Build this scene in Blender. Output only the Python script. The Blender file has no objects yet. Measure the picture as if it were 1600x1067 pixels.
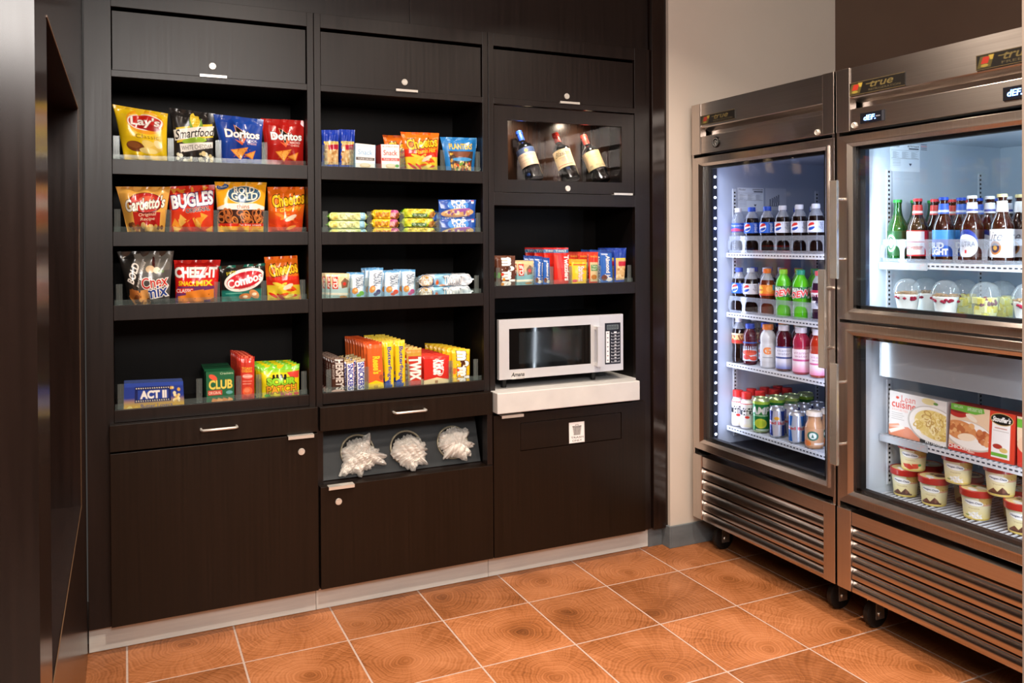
import bpy, bmesh, math, random
import numpy as np
from mathutils import Vector, Matrix

SC = bpy.context.scene
COL = SC.collection
PI = math.pi
random.seed(7)
RNG = np.random.default_rng(7)

# ------------------------------------------------------------------ camera
CAM = np.array([-0.3498, -2.8614, 1.3909])
FPX, CX, CY = 1298.35, 800.0, 385.175
YAW, PITCH, ROLL = 0.4373, 0.0072, 0.0053


def cam_axes():
    c0, s0 = math.cos(YAW), math.sin(YAW)
    fw = np.array([s0 * math.cos(PITCH), c0 * math.cos(PITCH), -math.sin(PITCH)])
    r = np.array([c0, -s0, 0.0])
    d = np.cross(fw, r)
    c, s = math.cos(ROLL), math.sin(ROLL)
    return np.array([c * r + s * d, -s * r + c * d, fw])


AX = cam_axes()
cd = bpy.data.cameras.new('camera')
cam = bpy.data.objects.new('camera', cd)
COL.objects.link(cam)
rot = Matrix(np.array([AX[0], -AX[1], -AX[2]]).T.tolist())
cam.matrix_world = Matrix.Translation(CAM.tolist()) @ rot.to_4x4()
cd.sensor_fit = 'HORIZONTAL'
cd.sensor_width = 36.0
cd.lens = FPX / 1600 * 36
cd.shift_y = -(533.5 - CY) / 1600
cd.clip_start = 0.02
SC.camera = cam

# ------------------------------------------------------------------ world, light, exposure
w = bpy.data.worlds.new('world')
SC.world = w
w.use_nodes = True
w.node_tree.nodes['Background'].inputs[0].default_value = (1, 0.93, 0.86, 1)
w.node_tree.nodes['Background'].inputs[1].default_value = 0.06
SC.view_settings.view_transform = 'Standard'
SC.view_settings.look = 'None'
SC.view_settings.gamma = 1.0
SC.view_settings.exposure = 0.0
SC.view_settings.use_curve_mapping = False


def area(name, loc, aim, sx, sy, power, color=(1, 1, 1), shape='RECTANGLE', spread=PI):
    l = bpy.data.lights.new(name, 'AREA')
    l.shape = shape
    l.size = sx
    l.size_y = sy
    l.energy = power
    l.color = color
    l.spread = spread
    o = bpy.data.objects.new(name, l)
    COL.objects.link(o)
    o.location = loc
    o.rotation_euler = (Vector(aim) - Vector(loc)).to_track_quat('-Z', 'Y').to_euler()
    return o


WARM = (1.0, 0.85, 0.70)
# recessed ceiling downlights in front of the cabinets and the coolers
for nm, lx, ly, pw in (('downlight', 0.15, -0.62, 12), ('downlight', 0.85, -0.62, 12), ('downlight', 1.42, -0.62, 15),
                       ('downlight', 1.42, -1.75, 16), ('downlight', 0.25, -1.80, 34)):
    area(nm, (lx, ly, 2.70), (lx, ly, 0), 0.13, 0.13, pw, WARM, 'DISK', 2.3)
# added fill lamp behind the camera, stands for no known fixture
area('fill_light', (-0.2, -3.9, 2.6), (0.9, 0.3, 1.3), 1.8, 0.9, 112, (1.0, 0.95, 0.90))
# added upward fill, brightens the ceiling so the upper doors catch sheen
area('ceiling_fill', (-0.3, -3.3, 2.1), (-0.2, -2.9, 2.75), 2.2, 0.4, 38, (1.0, 0.92, 0.86))


def at(px, py, ax, val):
    """a point of the photograph (1600 x 1067 frame) on the plane axis = val"""
    d = AX.T @ np.array([(px - CX) / FPX, (py - CY) / FPX, 1.0])
    return CAM + d * ((val - CAM[ax]) / d[ax])


# ------------------------------------------------------------------ object helpers
WO = {}


def tag(o, label=None, cat=None, group=None, kind=None):
    if label: o['label'] = label
    if cat: o['category'] = cat
    if group: o['group'] = group
    if kind: o['kind'] = kind
    return o


def thing(name, label, cat, loc, group=None, kind=None):
    o = bpy.data.objects.new(name, None)
    COL.objects.link(o)
    o.empty_display_size = 0.05
    o.location = loc
    WO[o] = Vector(loc)
    return tag(o, label, cat, group, kind)


def mk(name, V, F, mat, parent=None, org=None, smooth=False, col=None, label=None):
    """one mesh object; V in world coordinates"""
    o0 = WO[parent] if parent is not None else Vector(org if org is not None else (0, 0, 0))
    V = np.asarray(V, float) - np.array(o0)
    me = bpy.data.meshes.new(name)
    me.from_pydata(V.tolist(), [], F if isinstance(F, list) else F.tolist())
    me.update()
    if smooth:
        me.polygons.foreach_set('use_smooth', [True] * len(me.polygons))
    if col is not None:
        a = me.color_attributes.new('Col', 'FLOAT_COLOR', 'POINT')
        c4 = np.ones((len(V), 4), np.float32)
        c4[:, :3] = col
        a.data.foreach_set('color', c4.ravel())
    me.materials.append(mat)
    o = bpy.data.objects.new(name, me)
    COL.objects.link(o)
    if parent is not None:
        o.parent = parent
    else:
        o.location = o0
    WO[o] = o0
    if label: o['label'] = label
    return o


class MB:
    def __init__(s):
        s.V, s.F = [], []

    def add(s, V, F):
        n = len(s.V)
        s.V += [tuple(v) for v in V]
        s.F += [[i + n for i in f] for f in F]
        return s

    def box(s, x0, x1, y0, y1, z0, z1, b=0.0):
        x0, x1 = min(x0, x1), max(x0, x1)
        y0, y1 = min(y0, y1), max(y0, y1)
        z0, z1 = min(z0, z1), max(z0, z1)
        if b <= 0:
            V = [(x, y, z) for x in (x0, x1) for y in (y0, y1) for z in (z0, z1)]
            F = [[0, 1, 3, 2], [4, 6, 7, 5], [0, 4, 5, 1], [2, 3, 7, 6], [0, 2, 6, 4], [1, 5, 7, 3]]
            return s.add(V, F)
        bm = bmesh.new()
        bmesh.ops.create_cube(bm, size=1)
        for v in bm.verts:
            v.co = Vector(((x0 + x1) / 2 + v.co.x * (x1 - x0), (y0 + y1) / 2 + v.co.y * (y1 - y0), (z0 + z1) / 2 + v.co.z * (z1 - z0)))
        bmesh.ops.bevel(bm, geom=bm.edges[:], offset=b, segments=2, affect='EDGES', profile=0.5)
        bm.verts.index_update()
        s.add([v.co[:] for v in bm.verts], [[v.index for v in f.verts] for f in bm.faces])
        bm.free()
        return s

    def lathe(s, prof, seg, c, axis=(0, 0, 1), ref=None, cap=True):
        """profile [(r,z)] about axis through c"""
        a = Vector(axis).normalized()
        u = (Vector(ref) if ref else a.orthogonal()).normalized()
        v = a.cross(u)
        c = Vector(c)
        V, F = [], []
        for r, z in prof:
            for k in range(seg):
                t = 2 * PI * k / seg
                V.append(c + a * z + u * (r * math.cos(t)) + v * (r * math.sin(t)))
        for i in range(len(prof) - 1):
            for k in range(seg):
                k2 = (k + 1) % seg
                F.append([i * seg + k, i * seg + k2, (i + 1) * seg + k2, (i + 1) * seg + k])
        if cap:
            F.append(list(range(seg))[::-1])
            F.append([(len(prof) - 1) * seg + k for k in range(seg)])
        return s.add(V, F)

    def tube(s, pts, r, seg=8):
        pts = [Vector(p) for p in pts]
        V, F = [], []
        u = None
        for i, p in enumerate(pts):
            t = ((pts[min(i + 1, len(pts) - 1)] - pts[max(i - 1, 0)])).normalized()
            if u is None:
                u = t.orthogonal().normalized()
            u = (u - t * u.dot(t)).normalized()
            v = t.cross(u)
            for k in range(seg):
                a = 2 * PI * k / seg
                V.append(p + u * (r * math.cos(a)) + v * (r * math.sin(a)))
        for i in range(len(pts) - 1):
            for k in range(seg):
                k2 = (k + 1) % seg
                F.append([i * seg + k, i * seg + k2, (i + 1) * seg + k2, (i + 1) * seg + k])
        F.append(list(range(seg))[::-1])
        F.append([(len(pts) - 1) * seg + k for k in range(seg)])
        return s.add(V, F)

    def prism(s, poly, axis, a0, a1):
        """poly: 2D points in the two other axes (in order), extruded along axis"""
        def P(p, a):
            q = list(p)
            q.insert(axis, a)
            return tuple(q)
        n = len(poly)
        V = [P(p, a0) for p in poly] + [P(p, a1) for p in poly]
        F = [list(range(n))[::-1], list(range(n, 2 * n))] + [[i, (i + 1) % n, n + (i + 1) % n, n + i] for i in range(n)]
        return s.add(V, F)

    def build(s, name, mat, parent=None, org=None, smooth=False, label=None):
        if org is None and parent is None:
            a = np.array(s.V)
            org = ((a[:, 0].min() + a[:, 0].max()) / 2, (a[:, 1].min() + a[:, 1].max()) / 2, a[:, 2].min())
        o = mk(name, s.V, s.F, mat, parent, org, smooth, None, label)
        bm = bmesh.new()
        bm.from_mesh(o.data)
        bmesh.ops.recalc_face_normals(bm, faces=bm.faces[:])
        bm.to_mesh(o.data)
        bm.free()
        return o


def box(name, x0, x1, y0, y1, z0, z1, mat, parent=None, b=0.0, label=None):
    return MB().box(x0, x1, y0, y1, z0, z1, b).build(name, mat, parent, label=label)


def sstruct(o):
    o['kind'] = 'structure'
    return o


def smooth_sharp(o, ang=35):
    o.data.polygons.foreach_set('use_smooth', [True] * len(o.data.polygons))
    try:
        o.data.set_sharp_from_angle(angle=math.radians(ang))
    except Exception:
        pass
    return o


def dup(root, off, label=None, group=None):
    """copy a thing with its parts and sub-parts, moved by off"""
    r = root.copy()
    COL.objects.link(r)
    r.location = Vector(root.location) + Vector(off)
    if label: r['label'] = label
    if group: r['group'] = group
    for ch in list(root.children):
        c = ch.copy()
        COL.objects.link(c)
        c.parent = r
        for g in list(ch.children):
            d = g.copy()
            COL.objects.link(d)
            d.parent = c
    return r


def srgb(h):
    if not isinstance(h, str):
        return np.array(h, float)
    v = np.array([int(h[i:i + 2], 16) / 255 for i in (0, 2, 4)])
    return np.where(v <= 0.04045, v / 12.92, ((v + 0.055) / 1.055) ** 2.4)


# ------------------------------------------------------------------ materials
def mat(name, color, rough=0.5, metal=0.0, coat=0.0, trans=0.0, ior=1.45, emis=None, estr=0.0, spec=0.5, alpha=1.0):
    m = bpy.data.materials.new(name)
    m.use_nodes = True
    p = m.node_tree.nodes['Principled BSDF']
    c = srgb(color)
    p.inputs['Base Color'].default_value = (*c, 1)
    p.inputs['Roughness'].default_value = rough
    p.inputs['Metallic'].default_value = metal
    p.inputs['Coat Weight'].default_value = coat
    p.inputs['Coat Roughness'].default_value = 0.08
    p.inputs['Transmission Weight'].default_value = trans
    p.inputs['IOR'].default_value = ior
    p.inputs['Specular IOR Level'].default_value = spec
    p.inputs['Alpha'].default_value = alpha
    if emis is not None:
        p.inputs['Emission Color'].default_value = (*srgb(emis), 1)
        p.inputs['Emission Strength'].default_value = estr
    return m


def nd(m, typ, **kw):
    n = m.node_tree.nodes.new(typ)
    for k, v in kw.items():
        setattr(n, k, v)
    return n


def lk(m, a, b):
    m.node_tree.links.new(a, b)


def grain_mat(name, c1, c2, scale=(60, 60, 3), rough=0.35, r2=None, bump=0.02, coat=0.0, metal=0.0, det=4, spec=0.5, lo=0.3, hi=0.75):
    m = mat(name, c1, rough, metal, coat, spec=spec)
    p = m.node_tree.nodes['Principled BSDF']
    tc = nd(m, 'ShaderNodeTexCoord')
    mp = nd(m, 'ShaderNodeMapping')
    mp.inputs['Scale'].default_value = scale
    nz = nd(m, 'ShaderNodeTexNoise')
    nz.inputs['Scale'].default_value = 1.0
    nz.inputs['Detail'].default_value = det
    cr = nd(m, 'ShaderNodeValToRGB')
    cr.color_ramp.elements[0].color = (*srgb(c1), 1)
    cr.color_ramp.elements[1].color = (*srgb(c2), 1)
    cr.color_ramp.elements[0].position = lo
    cr.color_ramp.elements[1].position = hi
    lk(m, tc.outputs['Object'], mp.inputs['Vector'])
    lk(m, mp.outputs[0], nz.inputs['Vector'])
    lk(m, nz.outputs['Fac'], cr.inputs[0])
    lk(m, cr.outputs[0], p.inputs['Base Color'])
    if bump:
        bp = nd(m, 'ShaderNodeBump')
        bp.inputs['Strength'].default_value = bump
        bp.inputs['Distance'].default_value = 0.002
        lk(m, nz.outputs['Fac'], bp.inputs['Height'])
        lk(m, bp.outputs[0], p.inputs['Normal'])
    if r2 is not None:
        mr = nd(m, 'ShaderNodeMapRange')
        mr.inputs['To Min'].default_value = rough
        mr.inputs['To Max'].default_value = r2
        lk(m, nz.outputs['Fac'], mr.inputs[0])
        lk(m, mr.outputs[0], p.inputs['Roughness'])
    return m


def glass_mat(name, tint=(1, 1, 1), refl=1.0, rough=0.0, ior=1.45, haze=0.0, hazecol=(0.8, 0.9, 1.0)):
    """thin clear sheet: fresnel mirror over plain transparency"""
    m = bpy.data.materials.new(name)
    m.use_nodes = True
    nt = m.node_tree
    nt.nodes.clear()
    out = nt.nodes.new('ShaderNodeOutputMaterial')
    mx = nt.nodes.new('ShaderNodeMixShader')
    tr = nt.nodes.new('ShaderNodeBsdfTransparent')
    gl = nt.nodes.new('ShaderNodeBsdfGlossy')
    fr = nt.nodes.new('ShaderNodeFresnel')
    ge = nt.nodes.new('ShaderNodeNewGeometry')
    mi = nt.nodes.new('ShaderNodeMapRange')   # same reflectance from either side of the thin sheet
    mi.inputs['To Min'].default_value = ior
    mi.inputs['To Max'].default_value = 1 / ior
    nt.links.new(ge.outputs['Backfacing'], mi.inputs[0])
    nt.links.new(mi.outputs[0], fr.inputs['IOR'])
    tr.inputs[0].default_value = (*tint, 1)
    gl.inputs['Roughness'].default_value = rough
    mu = nt.nodes.new('ShaderNodeMath')
    mu.operation = 'MULTIPLY'
    mu.inputs[1].default_value = refl
    nt.links.new(fr.outputs[0], mu.inputs[0])
    nt.links.new(mu.outputs[0], mx.inputs[0])
    src = tr
    if haze > 0:
        df = nt.nodes.new('ShaderNodeBsdfDiffuse')
        df.inputs[0].default_value = (*hazecol, 1)
        m2 = nt.nodes.new('ShaderNodeMixShader')
        m2.inputs[0].default_value = haze
        nt.links.new(tr.outputs[0], m2.inputs[1])
        nt.links.new(df.outputs[0], m2.inputs[2])
        src = m2
    nt.links.new(src.outputs[0], mx.inputs[1])
    nt.links.new(gl.outputs[0], mx.inputs[2])
    nt.links.new(mx.outputs[0], out.inputs[0])
    return m


def print_mat(name, rough, coat=0.0, metal=0.0, spec=0.5):
    m = mat(name, 'ffffff', rough, metal, coat, spec=spec)
    a = nd(m, 'ShaderNodeVertexColor')
    a.layer_name = 'Col'
    lk(m, a.outputs[0], m.node_tree.nodes['Principled BSDF'].inputs['Base Color'])
    return m


M = {}
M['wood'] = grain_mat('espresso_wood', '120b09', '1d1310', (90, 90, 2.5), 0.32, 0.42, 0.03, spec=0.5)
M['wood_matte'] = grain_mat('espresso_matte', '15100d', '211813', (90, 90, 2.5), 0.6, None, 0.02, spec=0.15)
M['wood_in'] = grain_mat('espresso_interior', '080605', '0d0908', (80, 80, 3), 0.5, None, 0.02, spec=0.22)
M['wood_door'] = grain_mat('espresso_door', '0f0702', '1b0f06', (120, 120, 2.0), 0.34, 0.44, 0.03, spec=0.4)
M['wood_gloss'] = grain_mat('espresso_gloss', '1a110e', '241814', (70, 70, 2.5), 0.16, 0.24, 0.02, spec=0.5)
M['steel'] = grain_mat('brushed_steel', 'c2b8b1', 'cdc4bd', (2, 1.5, 260), 0.27, 0.31, 0, metal=1.0)
M['steel_v'] = grain_mat('brushed_steel_upright', 'c2b8b1', 'cdc4bd', (260, 260, 2), 0.27, 0.31, 0, metal=1.0)
M['steel_hi'] = mat('polished_steel', 'd6d0c8', 0.25, 0.85)
M['steel_louvre'] = mat('steel_louvre', 'c4bcb6', 0.2, 1.0)
M['kick'] = grain_mat('brushed_aluminium', 'd2d2ce', 'e2e2dc', (4, 4, 90), 0.42, 0.5, 0.01, metal=0.1)
M['chrome'] = mat('satin_chrome', 'e6e2da', 0.3, 0.55)
M['black'] = mat('black_plastic', '0a0a0b', 0.35)
M['rubber'] = mat('black_rubber', '0d0d0e', 0.55)
M['gap'] = mat('dark_gasket', '060607', 0.7)
M['white_wall'] = grain_mat('beige_wall_paint', 'cdc2b6', 'd2c7bb', (3, 3, 3), 0.7, None, 0.0)
M['brown_wall'] = grain_mat('brown_wall_paint', '5c483c', '624e41', (3, 3, 3), 0.6, None, 0.0)
M['room_wall'] = mat('room_paint', 'a3968a', 0.8)
M['ceiling'] = mat('ceiling_paint', 'bcb0a4', 0.85)
M['base'] = grain_mat('grey_vinyl_base', '5f666b', '6d7478', (8, 8, 30), 0.4, None, 0.0)
M['grout'] = grain_mat('grout', 'b49c90', 'c2aca0', (60, 60, 60), 0.8, None, 0.0)
M['stone'] = grain_mat('pale_quartz', 'cccac8', 'd8d6d3', (14, 14, 14), 0.3, None, 0.0, det=6)
M['liner'] = grain_mat('cooler_liner', 'a9b2c4', 'b4bccb', (3, 3, 3), 0.38, None, 0.0)
M['liner_r'] = grain_mat('cooler_liner_pale', 'c0cad6', 'ccd5de', (3, 3, 3), 0.38, None, 0.0)
M['liner_lo'] = mat('freezer_liner', 'b9c0c8', 0.3, 0.55)
M['dark_liner'] = mat('dark_liner', '1a1c22', 0.4)
M['wire'] = mat('white_coated_wire', 'cfd3da', 0.4)
M['clear'] = glass_mat('clear_acrylic', (0.93, 0.96, 0.95), 0.5, 0.05, 1.45, 0.05, (0.5, 0.6, 0.58))
M['clear_edge'] = glass_mat('acrylic_edge', (0.86, 0.90, 0.89), 0.4, 0.12, 1.5, 0.08, (0.5, 0.55, 0.54))
M['glass'] = glass_mat('door_glass', (0.95, 0.97, 1.0), 0.8, 0.0, 1.45)
M['glass_thin'] = glass_mat('case_glass', (0.98, 0.98, 0.98), 0.35, 0.0, 1.45)
M['lens'] = glass_mat('organizer_plastic', (0.9, 0.92, 0.95), 0.8, 0.15, 1.45, 0.22, (0.6, 0.64, 0.72))
M['foil'] = print_mat('printed_foil', 0.24, 0.4)
M['paper'] = print_mat('printed_card', 0.42, 0.1)
M['sheet'] = print_mat('printed_sheet', 0.6)
M['steel_lt'] = mat('microwave_silver', 'dcdcde', 0.35, 0.4)


for k_ in ('steel', 'steel_v'):      # brushing: highlights smear across the grain
    p_ = M[k_].node_tree.nodes['Principled BSDF']
    tg = nd(M[k_], 'ShaderNodeTangent', direction_type='RADIAL', axis='Z')
    p_.inputs['Anisotropic'].default_value = 0.7
    p_.inputs['Anisotropic Rotation'].default_value = 0.25
    lk(M[k_], tg.outputs[0], p_.inputs['Tangent'])

# ------------------------------------------------------------------ printing: a small rasteriser
TXT = {}


def text_tris(s, bold=0.0):
    k = (s, round(bold, 4))
    if k in TXT:
        return TXT[k]
    cu = bpy.data.curves.new('lettering', 'FONT')
    cu.body = s
    cu.size = 1
    cu.offset = bold
    cu.resolution_u = 3
    o = bpy.data.objects.new('lettering', cu)
    COL.objects.link(o)
    dg = bpy.context.evaluated_depsgraph_get()
    me = bpy.data.meshes.new_from_object(o.evaluated_get(dg))
    me.calc_loop_triangles()
    V = np.array([v.co[:2] for v in me.vertices]).reshape(-1, 2)
    T = np.array([t.vertices[:] for t in me.loop_triangles]).reshape(-1, 3)
    bpy.data.objects.remove(o)
    bpy.data.curves.remove(cu)
    bpy.data.meshes.remove(me)
    TXT[k] = (V, T)
    return TXT[k]


class Art:
    """a printed face; u to the right 0..1, v downwards 0..1"""
    SS = 3

    def __init__(s, W, H, bg):
        s.W, s.H = int(W), int(H)
        s.a = np.zeros((s.H, s.W, 3)) + srgb(bg)

    def _blend(s, mask, col, al=1.0):
        s.a += (srgb(col) - s.a) * (mask * al)[..., None]
        return s

    def _grid(s):
        n = s.SS
        x = (np.arange(s.W * n) + 0.5) / n
        y = (np.arange(s.H * n) + 0.5) / n
        return np.meshgrid(x, y)

    def _down(s, m):
        n = s.SS
        return m.reshape(s.H, n, s.W, n).mean(axis=(1, 3))

    def tris(s, P, T, col, al=1.0):
        n = s.SS
        mk_ = np.zeros((s.H * n, s.W * n), bool)
        Q = P * n
        for t in T:
            a, b, c = Q[t[0]], Q[t[1]], Q[t[2]]
            x0 = max(int(min(a[0], b[0], c[0])), 0)
            x1 = min(int(max(a[0], b[0], c[0])) + 2, s.W * n)
            y0 = max(int(min(a[1], b[1], c[1])), 0)
            y1 = min(int(max(a[1], b[1], c[1])) + 2, s.H * n)
            if x1 <= x0 or y1 <= y0:
                continue
            X = np.arange(x0, x1)[None, :] + 0.5
            Y = np.arange(y0, y1)[:, None] + 0.5
            d = (b[0] - a[0]) * (c[1] - a[1]) - (b[1] - a[1]) * (c[0] - a[0])
            if abs(d) < 1e-9:
                continue
            sg = 1 if d > 0 else -1
            e0 = ((b[0] - a[0]) * (Y - a[1]) - (b[1] - a[1]) * (X - a[0])) * sg
            e1 = ((c[0] - b[0]) * (Y - b[1]) - (c[1] - b[1]) * (X - b[0])) * sg
            e2 = ((a[0] - c[0]) * (Y - c[1]) - (a[1] - c[1]) * (X - c[0])) * sg
            mk_[y0:y1, x0:x1] |= (e0 >= 0) & (e1 >= 0) & (e2 >= 0)
        return s._blend(s._down(mk_.astype(float)), col, al)

    def poly(s, pts, col, al=1.0):
        P = np.array([(p[0] * s.W, p[1] * s.H) for p in pts])
        X, Y = s._grid()
        ins = np.zeros(X.shape, bool)
        n = len(P)
        for i in range(n):
            x0, y0 = P[i]
            x1, y1 = P[(i + 1) % n]
            if y0 == y1:
                continue
            c = ((y0 > Y) != (y1 > Y)) & (X < (x1 - x0) * (Y - y0) / (y1 - y0) + x0)
            ins ^= c
        return s._blend(s._down(ins.astype(float)), col, al)

    def rect(s, x0, y0, x1, y1, col, al=1.0):
        return s.poly([(x0, y0), (x1, y0), (x1, y1), (x0, y1)], col, al)

    def ell(s, cx, cy, rx, ry, col, rot=0, al=1.0, ring=0):
        X, Y = s._grid()
        X = X - cx * s.W
        Y = Y - cy * s.H
        c, n = math.cos(math.radians(rot)), math.sin(math.radians(rot))
        U = (X * c + Y * n) / (rx * s.W)
        V = (-X * n + Y * c) / (ry * s.H)
        d = U * U + V * V
        m = d <= 1
        if ring:
            m &= d >= (1 - ring) ** 2
        return s._blend(s._down(m.astype(float)), col, al)

    def grad(s, y0, y1, col, x0=0.0, x1=1.0):
        """colour fading in from y0 to y1"""
        t = np.clip(((np.arange(s.H) + 0.5) / s.H - y0) / (y1 - y0), 0, 1)
        m = np.zeros((s.H, s.W))
        m[:, int(x0 * s.W):int(x1 * s.W)] = t[:, None]
        return s._blend(m, col)

    def speck(s, x0, y0, x1, y1, cols, n, r0=0.02, r1=0.05, seed=1, asp=1.0):
        rg = random.Random(seed)
        for i in range(n):
            x, y = rg.uniform(x0, x1), rg.uniform(y0, y1)
            r = rg.uniform(r0, r1)
            s.ell(x, y, r, r * asp * s.W / s.H, cols[i % len(cols)], rg.uniform(0, 180))
        return s

    def chips(s, x0, y0, x1, y1, cols, n, size=0.1, seed=1, k=3):
        rg = random.Random(seed)
        for i in range(n):
            x, y, a = rg.uniform(x0, x1), rg.uniform(y0, y1), rg.uniform(0, 6.28)
            pts = [(x + size * math.cos(a + j * 6.28 / k), y + size * math.sin(a + j * 6.28 / k) * s.W / s.H) for j in range(k)]
            s.poly(pts, cols[i % len(cols)])
        return s

    def text(s, t, x0, y0, x1, y1, col, rot=0, bold=0.0, out=None, ow=0.04, shear=0.0, al=1.0, arch=0.0):
        """lettering t fitted to the box, turned by rot degrees (clockwise) about its centre"""
        V0, _ = text_tris(t, 0)
        mn, mx = V0.min(0), V0.max(0)
        w_, h_ = (mx - mn)
        cx, cy = (x0 + x1) / 2 * s.W, (y0 + y1) / 2 * s.H
        bw, bh = (x1 - x0) * s.W, (y1 - y0) * s.H
        c, n = math.cos(math.radians(rot)), math.sin(math.radians(rot))

        def tf(V):
            U = (V - (mn + mx) / 2) / np.array([w_, h_])
            x = U[:, 0] * bw + shear * U[:, 1] * bh
            y = -U[:, 1] * bh + arch * bh * (4 * U[:, 0] ** 2)
            return np.stack([cx + x * c - y * n, cy + x * n + y * c], 1)
        if out is not None:
            V, T = text_tris(t, bold + ow)
            s.tris(tf(V), T, out, al)
        V, T = text_tris(t, bold)
        return s.tris(tf(V), T, col, al)

    def vtext(s, t, x0, y0, x1, y1, col, up=False, **kw):
        """lettering running down (or up) the face inside the box"""
        W, H = s.W, s.H
        cx, cy = (x0 + x1) / 2, (y0 + y1) / 2
        hw = (y1 - y0) * H / 2 / W
        hh = (x1 - x0) * W / 2 / H
        return s.text(t, cx - hw, cy - hh, cx + hw, cy + hh, col, rot=-90 if up else 90, **kw)

    def sample(s, u, v):
        i = np.clip((np.asarray(v) * s.H).astype(int), 0, s.H - 1)
        j = np.clip((np.asarray(u) * s.W).astype(int), 0, s.W - 1)
        return s.a[i, j]


def grid_faces(nu, nv, off=0, flip=False):
    i = np.arange(nv - 1)[:, None] * nu + np.arange(nu - 1)[None, :]
    i = i.ravel() + off
    q = np.stack([i, i + nu, i + nu + 1, i + 1], 1)
    return (q[:, ::-1] if flip else q)


# ------------------------------------------------------------------ packets, cartons
def pouch(name, q, art, T, zb, back, seed=0, pinch=0.03, wr=1.0, flat=0.06, mate=None, label=None, cat=None, group=None, power=0.55):
    """sealed pillow packet: q = corners TL TR BR BL of the visible face, front bulge T, stands at height zb"""
    q = [np.array(p, float) for p in q]
    rg = np.random.default_rng(seed + 11)
    zmin = (q[2][2] + q[3][2]) / 2
    ztop = (q[0][2] + q[1][2]) / 2
    vb = max(1.0, (ztop - zb) / (ztop - zmin))
    nrm = np.cross(q[1] - q[0], q[3] - q[0])
    nrm = nrm / np.linalg.norm(nrm)
    if nrm.dot(CAM - q[0]) < 0:
        nrm = -nrm
    nu, nv = art.W, int(art.H * vb) + 1
    ph = rg.uniform(0, 6.28, (8, 2))
    fr = rg.uniform(2, 9, (8, 2))

    def surf(nu, nv, sgn):
        u, v = np.meshgrid(np.linspace(0, 1, nu), np.linspace(0, vb, nv))
        u, v = u.ravel(), v.ravel()
        vv = v / vb
        side = 1 - 4 * (u - 0.5) ** 2
        b = np.clip(side, 0, 1) ** power * np.clip(np.minimum(vv, 1 - vv) / 0.5 * 1.0, 0, 1) ** power
        ends = np.clip((np.minimum(vv, 1 - vv) - flat) / 0.08, 0, 1)
        b = b * ends
        uu = u + (0.5 - u) * 2 * pinch * np.sin(PI * np.clip(vv, 0, 1)) ** 0.6
        P = (q[0][None] * ((1 - uu) * (1 - v))[:, None] + q[1][None] * (uu * (1 - v))[:, None]
             + q[2][None] * (uu * v)[:, None] + q[3][None] * ((1 - uu) * v)[:, None])
        wv = np.zeros(len(u))
        for (p0, p1), (f0, f1) in zip(ph, fr):
            wv += np.sin(u * f0 * 1.6 + v * f1 * 0.6 * (1 if p0 > 3 else -1) + p0) * np.abs(np.sin(u * 2 + v * 1.5 + p1))
        near = np.exp(-((np.minimum(vv, 1 - vv) - 0.12) / 0.16) ** 2)
        pleat = np.sin(u * 19 + ph[0, 0] + 2 * np.sin(v * 3)) * near
        disp = T * (b + wr * (0.05 * wv * np.sqrt(b + 0.02) + 0.11 * pleat * (0.25 + side * 0.75)))
        wave = 0.10 * T * np.sin(u * 9 + ph[1, 0]) * (1 - ends)
        P = P + nrm[None] * (sgn * disp + wave)[:, None]
        for a0, a1 in ((-0.383, 0.273), (0.323, 0.981), (1.031, 1.717)):      # stay inside the cabinet opening
            if a0 < (q[0][0] + q[1][0]) / 2 < a1:
                P[:, 0] = np.clip(P[:, 0], a0 + 0.0015, a1 - 0.0015)
        low = P[:, 2] < zb
        P[low, 2] = zb
        return P, u, v
    Vf, u, v = surf(nu, nv, 1)
    cf = art.sample(u, v / 1.0)
    Vb, ub, vb_ = surf(10, 12, -0.8)
    cb = np.zeros((len(ub), 3)) + srgb(back)
    F = np.concatenate([grid_faces(nu, nv), grid_faces(10, 12, len(Vf), True)])
    V = np.concatenate([Vf, Vb])
    org = np.array([V[:, 0].mean(), V[:, 1].mean(), zb])
    o = mk(name, V, F, mate or M['foil'], None, org, True, np.concatenate([cf, cb]))
    return tag(o, label, cat, group)


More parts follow.
